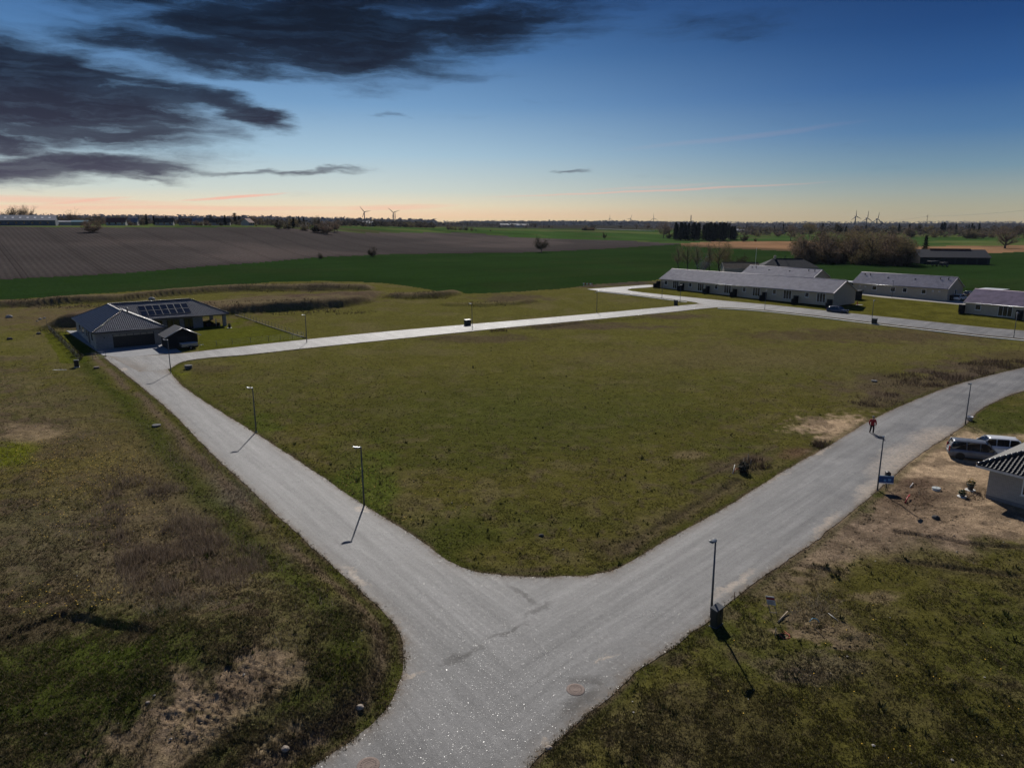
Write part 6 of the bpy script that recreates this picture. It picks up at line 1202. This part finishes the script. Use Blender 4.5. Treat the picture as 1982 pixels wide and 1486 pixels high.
for px, py, r, lb in ((1062, 1447, .16, 'clump of pale stone at the road edge below the manhole'), (697, 1377, .16, 'brown stone half sunk in the grass bend'), (553, 1462, .16, 'brown stone in the grass near the wheel tracks'), (291, 1397, .08, 'small pinkish stone on the green flank of the heap'), (1811, 1005, .25, 'dark lump of soil on the sandy plot'), (1048, 1037, .16, 'small dark lump in the grass above the junction')): boulder(px, py, r, lb, (.30, .25, .2) if 'dark' not in lb else (.05, .045, .04))
# small white plastic barrier and marker at the road end
x, y = at_ground(1138, 553)[:2]; ba = empty('road_barrier', (x, y, gz1(x, y)), -.2, 'white and red striped barrier at the end of the side road', 'barrier')
for i in range(6): MB().box(-1.5 + i * .5, -1.02 + i * .5, -.03, .03, .45, .75).build('stripe', WHITE if i % 2 == 0 else M('red_plastic', None), ba)
for s in (-1.2, 1.2): MB().box(s - .05, s + .05, -.06, -.032, -.2, .8).build('post', WHITE, ba)
x, y = gplane(1659, 590); hy = empty('fire_hydrant', (x, y, gz1(x, y)), 0, 'small red hydrant post on the lawn by the long terrace gable', 'hydrant'); MB().lathe([(.10, -.1), (.10, .6), (.14, .62), (.14, .7), (.06, .8)], 10).build('post', M('red_plastic', None), hy); MB().bbox(-.3, 1.2, -.4, .2, -.05, .05, .02).build('slab', CONC, hy)

# ------------------------------------------------------------------ trees
BARK = M('grey_brown_bark', (.075, .06, .046), .9, var=.3, scale=2); TWIG = M('bare_twigs', (.17, .125, .09), .9, var=.45, scale=.5, trans=.4, spec=0); TWIG2 = M('budding_twigs', (.18, .145, .075), .9, var=.45, scale=.5, trans=.4, spec=0); CONI = M('conifer_needles', (.042, .050, .034), .9, var=.5, scale=.4, trans=.25, spec=0); BLOS = M('white_blossom', (.42, .38, .34), .8, var=.2); BUSHM = M('dark_bush_twigs', (.065, .055, .036), .9, var=.4, scale=.8, trans=.3, spec=0); GRN = M('young_leaves', (.055, .062, .018), .85, var=.35, trans=.2)
def tree_meshes(seed, kind, mat, h=10., spread=.5, trunk=.28, twigs=900, tw=.055):
    """limbs grown from the trunk to points on an uneven crown envelope, with fine twigs gathered round them"""
    r = random.Random(seed); nr = np.random.default_rng(seed); m = MB(); tips = []
    zc, rx, rz = {'std': (.60, .34 * spread / .5, .40), 'oak': (.60, .50, .40), 'bush': (.50, .52, .46)}[kind]; zc *= h; rx *= h; rz *= h
    lob = [(r.uniform(0, 6.283), r.uniform(-.6, .9), r.uniform(.72, 1.12)) for _ in range(9)]
    def env(t, e):
        k = max(l[2] * math.exp(-((math.cos(t - l[0]) - 1) ** 2 * 1.2 + (e - l[1]) ** 2 * 1.5)) for l in lob); return .55 + .5 * k
    def limb(p0, p1, r0, sag, n=3, sides=4):
        P = []
        for i in range(n + 1):
            t = i / n; q = p0.lerp(p1, t); q += Vector((r.uniform(-1, 1), r.uniform(-1, 1), 0)) * (p1 - p0).length * .05 * math.sin(3.1 * t) - Vector((0, 0, sag * math.sin(3.14159 * t))); P.append(q)
        m.tube(P, [r0 * (1 - .75 * i / n) for i in range(n + 1)], sides, False); return P
    if kind == 'bush': ax = [Vector((0, 0, -.1)), Vector((0, 0, .15 * h))]
    else:
        ax = limb(Vector((0, 0, -.4)), Vector((r.uniform(-.04, .04) * h, r.uniform(-.04, .04) * h, h * (.80 if kind == 'std' else .55))), trunk, 0, 5, 6)
    nl = {'std': 20, 'oak': 22, 'bush': 24}[kind]
    for i in range(nl):
        t = r.uniform(0, 6.283); e = r.uniform(-.75, 1.0) if kind != 'bush' else r.uniform(-.9, .95); ce = math.sqrt(max(.03, 1 - e * e)); k = env(t, e) * r.uniform(.8, 1.05); end = Vector((rx * ce * math.cos(t) * k, rx * ce * math.sin(t) * k, zc + rz * e * k))
        f = min(.98, max(.30, (end.z / h) * .75)) if kind != 'bush' else r.uniform(0, 1); q = f * (len(ax) - 1); a0 = ax[int(q)].lerp(ax[min(len(ax) - 1, int(q) + 1)], q - int(q)); P = limb(a0, end, trunk * (.32 if kind != 'bush' else .14), (end - a0).length * .12)
        tips += P[1:]
        for j in range(6):
            b0 = P[r.choice((1, 2, 2, 3))]; d = (end - a0).normalized() * .6 + Vector((r.uniform(-1, 1), r.uniform(-1, 1), r.uniform(-.3, .9))); P2 = limb(b0, b0 + d.normalized() * rx * r.uniform(.25, .5), trunk * .09, 0, 2, 3); tips += P2[1:]
    T = m.mesh('trunk', BARK); tp = np.array([list(t) for t in tips]); i = nr.integers(0, len(tp), twigs); c = tp[i] + nr.normal(size=(twigs, 3)) * h * .045; c[:, 2] = np.maximum(c[:, 2], .02 * h)
    dr = nr.normal(size=(twigs, 3)) + (0, 0, .6); dr /= np.linalg.norm(dr, axis=1)[:, None]; sd_ = np.cross(dr, nr.normal(size=(twigs, 3))); sd_ /= np.linalg.norm(sd_, axis=1)[:, None] + 1e-9; ln = nr.uniform(.03, .075, (twigs, 1)) * h
    V = np.stack([c - sd_ * tw, c + sd_ * tw, c + dr * ln], 1).reshape(-1, 3)
    cr = np_mesh('crown_src', V, np.arange(twigs * 3).reshape(-1, 3), mat); C = cr.data; bpy.data.objects.remove(cr)
    return T, C, float(np.percentile(V[:, 2], 99.5))
def conifer_meshes(seed, h=12., w=2.4, mat=CONI, n=1500, pine=False):
    nr = np.random.default_rng(seed); z = nr.uniform(.08 if not pine else .4, 1, n); ra = w * (1 - z) ** .8 * nr.uniform(.3, 1, n) if not pine else w * np.sqrt(np.maximum(.02, 1 - ((z - .7) / .32) ** 2)) * nr.uniform(.2, 1, n); ra = ra * (.8 + .4 * np.sin(z * 40 + nr.uniform(0, 1))); a = nr.uniform(0, 6.283, n)
    c = np.stack([ra * np.cos(a), ra * np.sin(a), z * h], 1); out = np.stack([np.cos(a), np.sin(a), np.full(n, -.25)], 1); sd_ = np.stack([-np.sin(a), np.cos(a), np.zeros(n)], 1); s = nr.uniform(.2, .5, (n, 1)) * h / 12
    V = np.stack([c - sd_ * s, c + sd_ * s, c + out * s * 2.2], 1).reshape(-1, 3); o = np_mesh('crown_src', V, np.arange(n * 3).reshape(-1, 3), mat); C = o.data; bpy.data.objects.remove(o)
    T = MB().tube([(0, 0, -.3), (0, 0, h * .95)], [.2, .02], 6).mesh('trunk', BARK); return T, C, h
TM = {'bare': [tree_meshes(1, 'std', TWIG), tree_meshes(2, 'std', TWIG, spread=.42), tree_meshes(3, 'std', TWIG2, spread=.6)], 'bud': [tree_meshes(4, 'std', TWIG2, spread=.45, twigs=1500), tree_meshes(5, 'std', TWIG2, twigs=1500)], 'oak': [tree_meshes(6, 'oak', TWIG, spread=.95, trunk=.5, twigs=2600, tw=.05)],
      'leafy': [tree_meshes(33, 'std', BUSHM, spread=.72, twigs=2200, tw=.14)], 'sparse': [tree_meshes(9, 'oak', TWIG, spread=.8, twigs=350, tw=.05)], 'dense': [tree_meshes(10, 'std', TWIG, spread=.55, twigs=2000, tw=.12), tree_meshes(12, 'std', BUSHM, spread=.5, twigs=1800, tw=.14), tree_meshes(13, 'std', TWIG2, spread=.6, twigs=2000, tw=.12)],
      'con': [conifer_meshes(14), conifer_meshes(15, w=2.0), conifer_meshes(16, w=2.9)], 'pine': [conifer_meshes(17, w=3., pine=True)], 'bush': [tree_meshes(18, 'bush', BUSHM, h=6, twigs=2400, tw=.12), tree_meshes(19, 'bush', TWIG, h=6, twigs=2400, tw=.11), tree_meshes(20, 'bush', TWIG2, h=6, twigs=1500, tw=.1)], 'blossom': [tree_meshes(21, 'bush', BLOS, h=6, twigs=1300, tw=.11)], 'green': [tree_meshes(22, 'bush', GRN, h=6, twigs=1500, tw=.1)]}
def tree(kind, px, pyb, pyt, label, D=None, wide=1., group=None, name='tree', cat='tree', var=None):
    if D is None: x, y = at_ground(px, pyb)[:2]
    else: x, y = at_dist(px, D)
    z = gz1(x, y); d = y * CP - (z - CZ) * SP; v, u = proj_np(np.array([x]), np.array([y]), np.array([z])); hpx = (pyb - pyt) if D is None else max(3., float(u[0]) - pyt); H = hpx * d / FPX
    L_ = TM[kind]; T, C, top = L_[random.randrange(len(L_)) if var is None else var % len(L_)]; s = H / top
    o = empty(name, (x, y, z), random.uniform(0, 6.28), label, cat, group); o.scale = (s * wide, s * wide, s); inst('trunk', T, o); inst('crown', C, o); return o
tree('oak', 1945, 481, 438, 'broad bare oak tree standing beside the black barn field', wide=1.25); tree('leafy', 1048, 489, 459, 'lone dark round-crowned tree between the wheat and the ploughed field'); tree('bush', 720, 497, 479, 'large dark bush on the edge of the ploughed field', wide=1.15, name='bush', cat='bush', var=0); tree('bush', 621, 502, 490, 'small round bush on the edge of the ploughed field', name='bush', cat='bush', var=0); tree('leafy', 1170, 464, 450, 'narrow dark bush on the green meadow', wide=.6, name='bush', cat='bush'); tree('bush', 178, 444, 427, 'spreading dark bush on the crest of the ploughed field', wide=1.6, name='bush', cat='bush', var=1, D=455)
for px, b_, t_, k, w in ((1312, 521, 476, 'bare', .8), (1330, 522, 472, 'bare', .9), (1349, 523, 474, 'bare', .9), (1372, 524, 471, 'bare', .9), (1392, 524, 467, 'bud', 1.), (1404, 523, 474, 'bud', .8)): tree(k, px, b_, t_, 'slender bare tree in the group behind the long terrace' if k == 'bare' else 'yellow-budding tree in the group behind the long terrace', wide=w, group='trees behind the long terrace')
tree('blossom', 1362, 524, 496, 'pale flowering bush under the bare trees behind the long terrace', name='bush', cat='bush', wide=.9); tree('leafy', 1428, 522, 495, 'dark flat-topped tree beside the outbuilding', wide=1.3)
for px, b_, t_, w in ((1414, 527, 509, 1), (1422, 529, 510, 1), (1432, 529, 511, 1), (1405, 524, 511, .8)): tree('bush', px, b_, t_, 'brown hedge bush in front of the outbuilding', wide=w, name='bush', cat='bush', group='hedge bushes at the outbuilding', var=1)
for px, b_, t_, w in ((1440, 468, 452, 1.1), (1462, 468, 461, 1.)): tree('bush', px, b_, t_, 'dark bush at the far edge of the stubble field', wide=w, name='bush', cat='bush', group='bushes at the stubble field', var=0)
tree('bare', 1530, 467, 433, 'tall bare tree at the end of the stubble field'); tree('dense', 1285, 455, 430, 'bare tree left of the dark conifer wood', D=760); tree('bush', 1296, 457, 449, 'bush beneath the bare tree left of the conifer wood', name='bush', cat='bush', D=740); tree('con', 1797, 474, 456, 'small dark tree behind the black barn', wide=1.4, D=520)
random.seed(21)
for i in range(46):   # conifer wood
    px = random.uniform(1306, 1424); D = random.uniform(690, 770); t_ = 433 + random.uniform(-3, 4) + 5 * (px > 1415); tree('con', px, 467, t_, 'dark conifer in the square wood beyond the stubble field', D=D, wide=1.3, group='conifers of the square wood')
for i in range(52):   # bare wood by the barn
    px = random.uniform(1548, 1768); tt = (px - 1548) / 220; D = random.uniform(345, 395) - 12 * tt; t_ = 452 - 5 * math.sin(min(1, tt * 1.3) * 3.1) + random.uniform(-3, 5) + max(0, tt - .85) * 90 + max(0, .07 - tt) * 180; k = random.choice(['bare', 'bare', 'bud', 'dense']); tree(k, px, 498, t_ + 2, 'bare tree in the wood before the black barn', D=D, wide=1.25, group='trees of the wood before the black barn')
for i in range(40):   # undergrowth of that wood
    px = random.uniform(1545, 1772); D = random.uniform(338, 350); tree('bush', px, 498, 486 + random.uniform(-4, 4), 'undergrowth bush along the edge of the wood before the black barn', D=D, name='bush', cat='bush', group='undergrowth of the wood before the black barn')
for i in range(62):  # tree belt across the right
    px = random.uniform(1425, 2060); D = random.uniform(860, 1250); t_ = 436 + random.uniform(-4, 3) - 2 * math.sin(px / 40); tree(random.choice(['dense', 'dense', 'bare', 'con'] if random.random() < .8 else ['con']), px, 455, t_, 'tree in the long belt of woodland beyond the right-hand fields', D=D, wide=1.2, group='tree belt beyond the right-hand fields')
for i in range(24):
    px = random.uniform(1425, 2060); tree('bush', px, 455, 446 + random.uniform(-2, 2), 'bush at the foot of the woodland belt beyond the right-hand fields', D=random.uniform(830, 880), name='bush', cat='bush', wide=1.4, group='bushes of the right-hand belt')
# skyline on the left behind the ploughed field
SKY_L = [('oak', 12, 410, 1.1), ('dense', 28, 403, 1.2), ('oak', 44, 398, .9), ('oak', 56, 399, .9), ('dense', 62, 412, 1.), ('sparse', 140, 404, 1.0), ('sparse', 188, 411, .7), ('dense', 120, 424, 1.2), ('dense', 160, 422, 1.), ('con', 284, 415, 1.1), ('con', 298, 418, 1.2), ('con', 322, 417, .9), ('con', 436, 417, 1.3), ('pine', 455, 413, 1.), ('pine', 463, 418, 1.), ('dense', 488, 418, 1.2), ('dense', 500, 422, 1.1), ('con', 536, 426, 1.2), ('con', 568, 421, 1.2), ('con', 579, 419, 1.2), ('con', 588, 422, 1.1), ('bare', 652, 420, 1.), ('dense', 646, 428, 1.1), ('blossom', 590, 429, 1.2), ('blossom', 96, 417, .8), ('blossom', 628, 432, .9)]
for k, px, t_, w in SKY_L:
    lab = {'oak': 'large bare tree by the silver barn on the left skyline', 'dense': 'dense bare tree on the left skyline behind the ploughed field', 'sparse': 'tall open-branched bare tree above the greenhouse on the left skyline', 'con': 'dark conifer on the left skyline behind the ploughed field', 'pine': 'round-topped pine on the left skyline', 'bare': 'bare tree at the right end of the tree line behind the ploughed field', 'blossom': 'white flowering tree in the tree line behind the ploughed field'}[k]
    tree(k, px, 437, t_, lab, D=random.uniform(570, 620) if k != 'blossom' else 565, wide=w, group='trees on the left skyline')
random.seed(5)
for i in range(88):
    px = random.uniform(-80, 655); k = random.choice(['dense', 'dense', 'bare', 'bush', 'bush', 'bud']); D = random.uniform(580, 700) if k != 'bush' else random.uniform(546, 562); t_ = (417 if k != 'bush' else 428) + random.uniform(-3, 9) + (px > 560) * 4; tree(k, px, 438, t_, 'tree or bush in the long tree line behind the ploughed field', D=D, wide=1.3, group='tree line behind the ploughed field')
for i in range(26):
    px = random.uniform(655, 850); tree(random.choice(['dense', 'bush', 'bush', 'bare']), px, 446, 433 + random.uniform(-4, 4) + max(0, px - 800) * .12, 'tree in the low belt beyond the green meadow strip', D=random.uniform(900, 1000), wide=1.4, group='low belt beyond the meadow strip')
for px, t_, w in ((868, 435, .8), (874, 437, 1), (882, 438, 1.2), (890, 439, 1.2), (902, 439, 1.2), (912, 441, 1.2), (921, 444, 1), (949, 445, 1.)): tree('bush', px, 451, t_, 'dark bush in the clump on the far edge of the ploughed field', D=770, wide=w * 1.1, name='bush', cat='bush', group='bush clump on the far field edge')
tree('blossom', 897, 450, 437, 'white flowering bush in the clump on the far field edge', D=780, name='bush', cat='bush')
for i in range(18): tree('bush', 1128 + i * 1.3, 449, 440.5 + random.uniform(-.7, .7), 'bush in the small square copse on the meadow', D=random.uniform(1000, 1020), wide=1.1, name='bush', cat='bush', group='square copse on the meadow')
for i in range(16): tree(random.choice(['dense', 'bare', 'bush']), random.uniform(930, 1290), 446, 434 + random.uniform(-3, 4), 'small tree on the far meadow before the wooded ridge', D=random.uniform(1150, 1400), wide=1.2, group='small trees on the far meadow')

# far woodland: too many to count, one mass per ridge
def woodland(name, label, az0, az1, r0, r1, n, h, col):
    a = np.radians(RNG.uniform(az0, az1, n)); r = RNG.uniform(r0, r1, n); x = r * np.sin(a); y = r * np.cos(a); z = z_base(x, y); hh = RNG.uniform(.6, 1.15, n) * h; w = hh * RNG.uniform(.35, .6, n); K = 12; V = np.zeros((n, K, 3, 3), np.float32)
    for k in range(K):
        t = RNG.uniform(0, 6.283, n); u = RNG.uniform(.15, .95, n); q = w * np.sqrt(1 - (u - .3) ** 2) * RNG.uniform(.3, 1, n); cx = x + q * np.cos(t); cy = y + q * np.sin(t); cz = z + u * hh; s = w * RNG.uniform(.4, .8, n)
        for v in range(3): t2 = RNG.uniform(0, 6.283, n); V[:, k, v] = np.stack([cx + s * np.cos(t2), cy + s * np.sin(t2) * .6, cz + s * RNG.uniform(-.7, .7, n)], 1)
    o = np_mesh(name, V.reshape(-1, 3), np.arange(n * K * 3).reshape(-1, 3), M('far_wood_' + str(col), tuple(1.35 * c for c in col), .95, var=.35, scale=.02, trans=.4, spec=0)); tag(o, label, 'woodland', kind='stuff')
woodland('woodland', 'wooded ridge far behind the left tree line', -44, -6, 1350, 2150, 4200, 12, (.075, .08, .095)); woodland('woodland', 'wooded ridge on the horizon behind the far meadow', -4, 14, 2000, 2800, 2200, 12, (.075, .08, .095)); woodland('woodland', 'distant woods along the horizon on the right', 10, 42, 1500, 3200, 2600, 10, (.08, .08, .088)); woodland('woodland', 'pale distant woods at the very horizon', -44, 44, 4600, 6500, 2600, 14, (.085, .09, .105)); woodland('woodland', 'dense scrub filling the belt beyond the right-hand fields', 17.5, 38, 880, 1150, 700, 7, (.06, .05, .04)); woodland('woodland', 'scrub filling the tree line behind the ploughed field', -40, -13.5, 590, 720, 700, 5, (.05, .043, .034)); woodland('woodland', 'scrub filling the low belt beyond the meadow strip', -13.5, -6, 930, 1010, 300, 7, (.05, .043, .034)); woodland('woodland', 'distant low woods behind the wind turbines', -12, 2, 1300, 3000, 900, 8, (.06, .055, .05))  # ridge and horizon woods: distance haze put into the colour, paler and bluer

# ------------------------------------------------------------------ far buildings
def far_house(px, D, L, Dp, he, hr, a, label, wm, rm, name='house', cat='house', wins=3, group=None):
    x, y = at_dist(px, D); o = empty(name, (x, y, gz1(x, y) - .2), a, label, cat, group); gable_walls(L, Dp, he, hr).build('wall', wm, o); k = (hr - he) / (Dp / 2)
    MB().slab([(-.3, -.4, he - .4 * k + .05), (L + .3, -.4, he - .4 * k + .05), (L + .3, Dp / 2, hr + .05), (-.3, Dp / 2, hr + .05)], .1).build('roof', rm, o); MB().slab([(L + .3, Dp + .4, he - .4 * k + .05), (-.3, Dp + .4, he - .4 * k + .05), (-.3, Dp / 2, hr + .055), (L + .3, Dp / 2, hr + .055)], .1).build('roof', rm, o)
    for i in range(wins): s = (i + .5) * L / wins - .5; MB().box(s, s + 1.0, -.05, -.003, 1.0, 2.2).build('window', GLASS, o)
    return o
WR = M('white_render', (.40, .38, .35), .8); RR_ = M('red_roof_tile', (.16, .06, .04), .8); GR = M('grey_sheet_roof', (.20, .21, .235), .6, .0); GRW = M('blue_grey_sheet', (.13, .15, .18), .8)
fb = far_house(-30, 548, 37, 12, 3.6, 6.6, .42, 'long silver-roofed barn with skylights on the left skyline', GRW, GR, 'barn', 'barn', 0)
for i in range(9): MB().slab([(2 + i * 3.9, 2.0, 4.72), (3.2 + i * 3.9, 2.0, 4.72), (3.2 + i * 3.9, 3.6, 5.52), (2 + i * 3.9, 3.6, 5.52)], .03).build('skylight', WHITE, fb)
for i in range(8): MB().box(3 + i * 4.2, 4.1 + i * 4.2, -.05, -.003, 1.4, 2.4).build('window', GLASS, fb)
far_house(108, 585, 14, 8, 2.6, 3.4, .35, 'long low white shed beside the greenhouse', WR, GR, 'outbuilding', 'shed', 0); gh = far_house(138, 556, 9, 8, 2.6, 3.6, .35, 'pale green greenhouse before the left tree line', M('greenhouse_glass', (.14, .22, .22), .2, spec=.6), M('greenhouse_roof', (.18, .26, .26), .2), 'greenhouse', 'greenhouse', 0)
for i, (px, D, L, rm, lb) in enumerate([(205, 575, 12, RR_, 'white cottage in the left tree line'), (236, 600, 10, GR, 'grey-roofed white house deep in the left tree line'), (372, 575, 7, GR, 'small white shed front between the conifers'), (395, 590, 18, T_BROWN, 'long low brown-roofed farm building in the left tree line'), (482, 568, 6, RR_, 'little gabled house with pale end wall before the pines'), (346, 610, 10, RR_, 'pale house half hidden behind the conifers'), (300, 590, 12, T_BROWN, 'brown-roofed house among the left conifers')]): far_house(px, D, L, 7, 2.6, 5.4, 1.3 if px == 482 else .3, lb, WR, rm)
for px, D, L, lb in ((968, 1500, 40, 'long white building below the wooded ridge'), (1000, 1450, 24, 'white farm building below the wooded ridge'), (700, 950, 14, 'pale house in the low belt beyond the meadow strip')): far_house(px, D, L, 10, 4, 7, .1, lb, WR, GR)
far_house(1428, 1050, 24, 10, 3, 5, .05, 'dark low farm building with pale roof before the right-hand belt', BR_ROW, GR, 'farm_building', 'farm building'); far_house(1505, 1000, 12, 8, 3, 5.5, .1, 'white-fronted house in the right-hand belt', WR, T_BLUE)
# black barn
DKB = M('black_sheet_wall', (.016, .018, .022), .6, var=.2); DKR = M('black_sheet_roof', (.022, .023, .027), .5, var=.3, scale=1); x, y = at_dist(1790, 358); bb = empty('barn', (x, y, gz1(x, y) - .2), -.22, 'long black barn beside the bare wood', 'barn')
def barn():
    L, D, e, r = 27., 15., 3.3, 6.2; gable_walls(L, D, e, r).build('wall', DKB, bb); k = (r - e) / (D / 2)
    MB().slab([(-.4, -.6, e - .6 * k + .06), (L + .4, -.6, e - .6 * k + .06), (L + .4, D / 2, r + .06), (-.4, D / 2, r + .06)], .1).build('roof', DKR, bb); MB().slab([(L + .4, D + .6, e - .6 * k + .06), (-.4, D + .6, e - .6 * k + .06), (-.4, D / 2, r + .065), (L + .4, D / 2, r + .065)], .1).build('roof', DKR, bb)
    for i in range(6): MB().box(1.5 + i * 4.2, 4.9 + i * 4.2, -.08, -.003, 0, 2.9).build('bay_door', M('black_bay', (.008, .009, .011), .7), bb)
    MB().box(L * .2, L * .8, D / 2 - .5, D / 2 + .5, r + .1, r + .4).build('ridge_vent', DKR, bb)
barn()
for px, D, l, h in ((1808, 342, 4.5, 1.5), (1832, 340, 3, 1.2)):
    x, y = at_dist(px, D); o = empty('farm_trailer', (x, y, gz1(x, y)), .3, 'dark farm trailer parked before the black barn', 'trailer', 'trailers before the black barn'); MB().bbox(0, l, -1, 1, .6, .6 + h, .05).build('box', DKB, o); [wheel(o, l * .7, s * 1.05, .5) for s in (-1, 1)]; MB().tube([(0, 0, .6), (-1.5, 0, .5)], .06, 5).build('drawbar', DKB, o)

# ------------------------------------------------------------------ wind turbines, masts, power line
TW = M('turbine_grey', (.11, .11, .115), .6, var=0)
def turbine(px, D, hub_py, blade, rot, label, grp='wind turbines on the horizon'):
    x, y = at_dist(px, D); z = gz1(x, y); H = CZ + (431 - hub_py) / FPX * D - z; o = empty('wind_turbine', (x, y, z), rad(random.uniform(-12, 12)), label, 'wind turbine', grp)
    MB().tube([(0, 0, -1), (0, 0, H)], [2.0, 1.3], 10).build('tower', TW, o); MB().bbox(-1.6, 1.6, -2.6, 4, H - 1.2, H + 1.6, .4).build('nacelle', TW, o); hb = MB().lathe([(1.4, -1.2), (1.6, 0), (.3, 1.4)], 10).build('hub', TW, o, (0, -3.4, H)); hb.rotation_euler = (rad(90), 0, 0)
    for k in range(3):
        a = rad(rot + 120 * k); c, s = math.cos(a), math.sin(a); m = MB(); R_ = []
        for t, w in ((.03, .7), (.18, 1.9), (.5, 1.3), (.85, .8), (1, .35)): p = Vector((c * t * blade, -3.8, H + s * t * blade)); pe = Vector((-s, 0, c)); R_.append([p - pe * w * .5 + Vector((0, .25, 0)), p + pe * w * .8, p - pe * w * .5 - Vector((0, .25, 0))])
        m.rings(R_).build('blade', TW, o)
for px, D, hp, bl_, rot, lb in ((706, 2500, 412, 22, 8, 'wind turbine left of the lattice mast behind the low belt'), (762, 2500, 413, 22, 18, 'wind turbine beside the lattice mast behind the low belt'), (1655, 2500, 421, 19, 95, 'leftmost of three close wind turbines over the right-hand woods'), (1677, 2400, 424, 22, 88, 'middle of three close wind turbines over the right-hand woods'), (1697, 2400, 425.5, 20, 83, 'rightmost of three close wind turbines over the right-hand woods'),
                          (1180, 5200, 424, 26, 90, 'tiny wind turbine above the wooded ridge, left of a row of three'), (1220, 5000, 424, 28, 70, 'tiny wind turbine above the wooded ridge, middle of a row of three'), (1265, 4600, 423.5, 30, 95, 'tiny wind turbine near the conifer wood, right of a row of three')): turbine(px, D, hp, bl_, rot, lb)
def mast(px, D, top_py, w, label, name='lattice_mast', mat=DKMET, base=None):
    x, y = at_dist(px, D); z = gz1(x, y); H = CZ + (431 - top_py) / FPX * D - z; o = empty(name, (x, y, z), .3, label, 'mast'); r = max(.1, D * .00016)
    for a in range(3): t = a * 2.094; MB().tube([(w * math.cos(t), w * math.sin(t), -.5), (w * .25 * math.cos(t), w * .25 * math.sin(t), H)], r, 4).build('leg', mat, o)
    m = MB(); n = 12
    for k in range(n):
        f0 = 1 - .75 * k / n; f1 = 1 - .75 * (k + 1) / n
        for a in range(3): t = a * 2.094; t2 = t + 2.094; m.tube([(w * f0 * math.cos(t), w * f0 * math.sin(t), H * k / n), (w * f1 * math.cos(t2), w * f1 * math.sin(t2), H * (k + 1) / n)], r * .7, 3)
    m.build('bracing', mat, o); return o, H
mast(765, 1050, 413, 1.4, 'slender lattice mast standing before a wind turbine'); mast(1337, 1100, 418, 1.6, 'lattice mast rising behind the conifer wood')
x, y = at_dist(1794, 1300); pz = gz1(x, y); pyl = empty('power_pylon', (x, y, pz), .2, 'thin power pylon over the right-hand woods carrying a cable', 'pylon'); PHh = CZ + (431 - 419) / FPX * 1300 - pz
for s in (-1, 1): MB().tube([(s * 1.4, 0, -.5), (s * .2, 0, PHh)], .2, 4).build('leg', DKMET, pyl)
MB().tube([(-3, 0, PHh - 2), (3, 0, PHh - 2)], .18, 4).build('crossarm', DKMET, pyl)
x2, y2 = at_dist(2060, 900); x3, y3 = at_dist(1690, 1700); Pc = []
for (ax, ay, ah), (bx_, by_, bh) in (((x2, y2, CZ + 24 / FPX * 900), (x, y, pz + PHh - 2)), ((x, y, pz + PHh - 2), (x3, y3, CZ + 2. / FPX * 1700))):
    for k in range(13): t = k / 12; Pc.append(Vector((ax + (bx_ - ax) * t, ay + (by_ - ay) * t, ah + (bh - ah) * t - 2.2 * 4 * t * (1 - t))))
o = MB().tube([p - Pc[0] for p in Pc], .10, 4).build('power_line', DKMET, None, Pc[0]); tag(o, 'thin power cable sagging from the right towards the pylon', 'cable')
# white gravel track on the far meadow
tk = dens_line(np.array([graymarch(1156, 443.5), graymarch(1200, 445), graymarch(1265, 448)]), 12)
o = MB().rings([[(p[0] - 0, p[1] - 7, float(z_base(*p)) + .1), (p[0], p[1] + 7, float(z_base(*p)) + .1), (p[0], p[1] + 7, float(z_base(*p)) + .6), (p[0], p[1] - 7, float(z_base(*p)) + .6)] for p in tk]).build('farm_track', M('white_chalk', (.62, .60, .56), .8)); o['kind'] = 'structure'
# ------------------------------------------------------------------ haze
hm = bpy.data.materials.new('haze_air'); hm.use_nodes = True; N = NT(hm.node_tree); ho = N.n('ShaderNodeOutputMaterial'); hv = N.n('ShaderNodeVolumePrincipled'); hv.inputs['Color'].default_value = (.62, .76, 1, 1); hv.inputs['Density'].default_value = .00003; hv.inputs['Anisotropy'].default_value = 0; N.l(hv.outputs[0], ho.inputs['Volume'])
hz_o = MB().box(-7600, 7600, -200, 7400, -8, 105).build('haze', hm); tag(hz_o, 'thin pale haze over the distant fields', 'haze', kind='stuff')
SC.cycles.volume_bounces = 0; SC.cycles.max_bounces = 5; SC.cycles.transparent_max_bounces = 8; SC.cycles.use_denoising = True
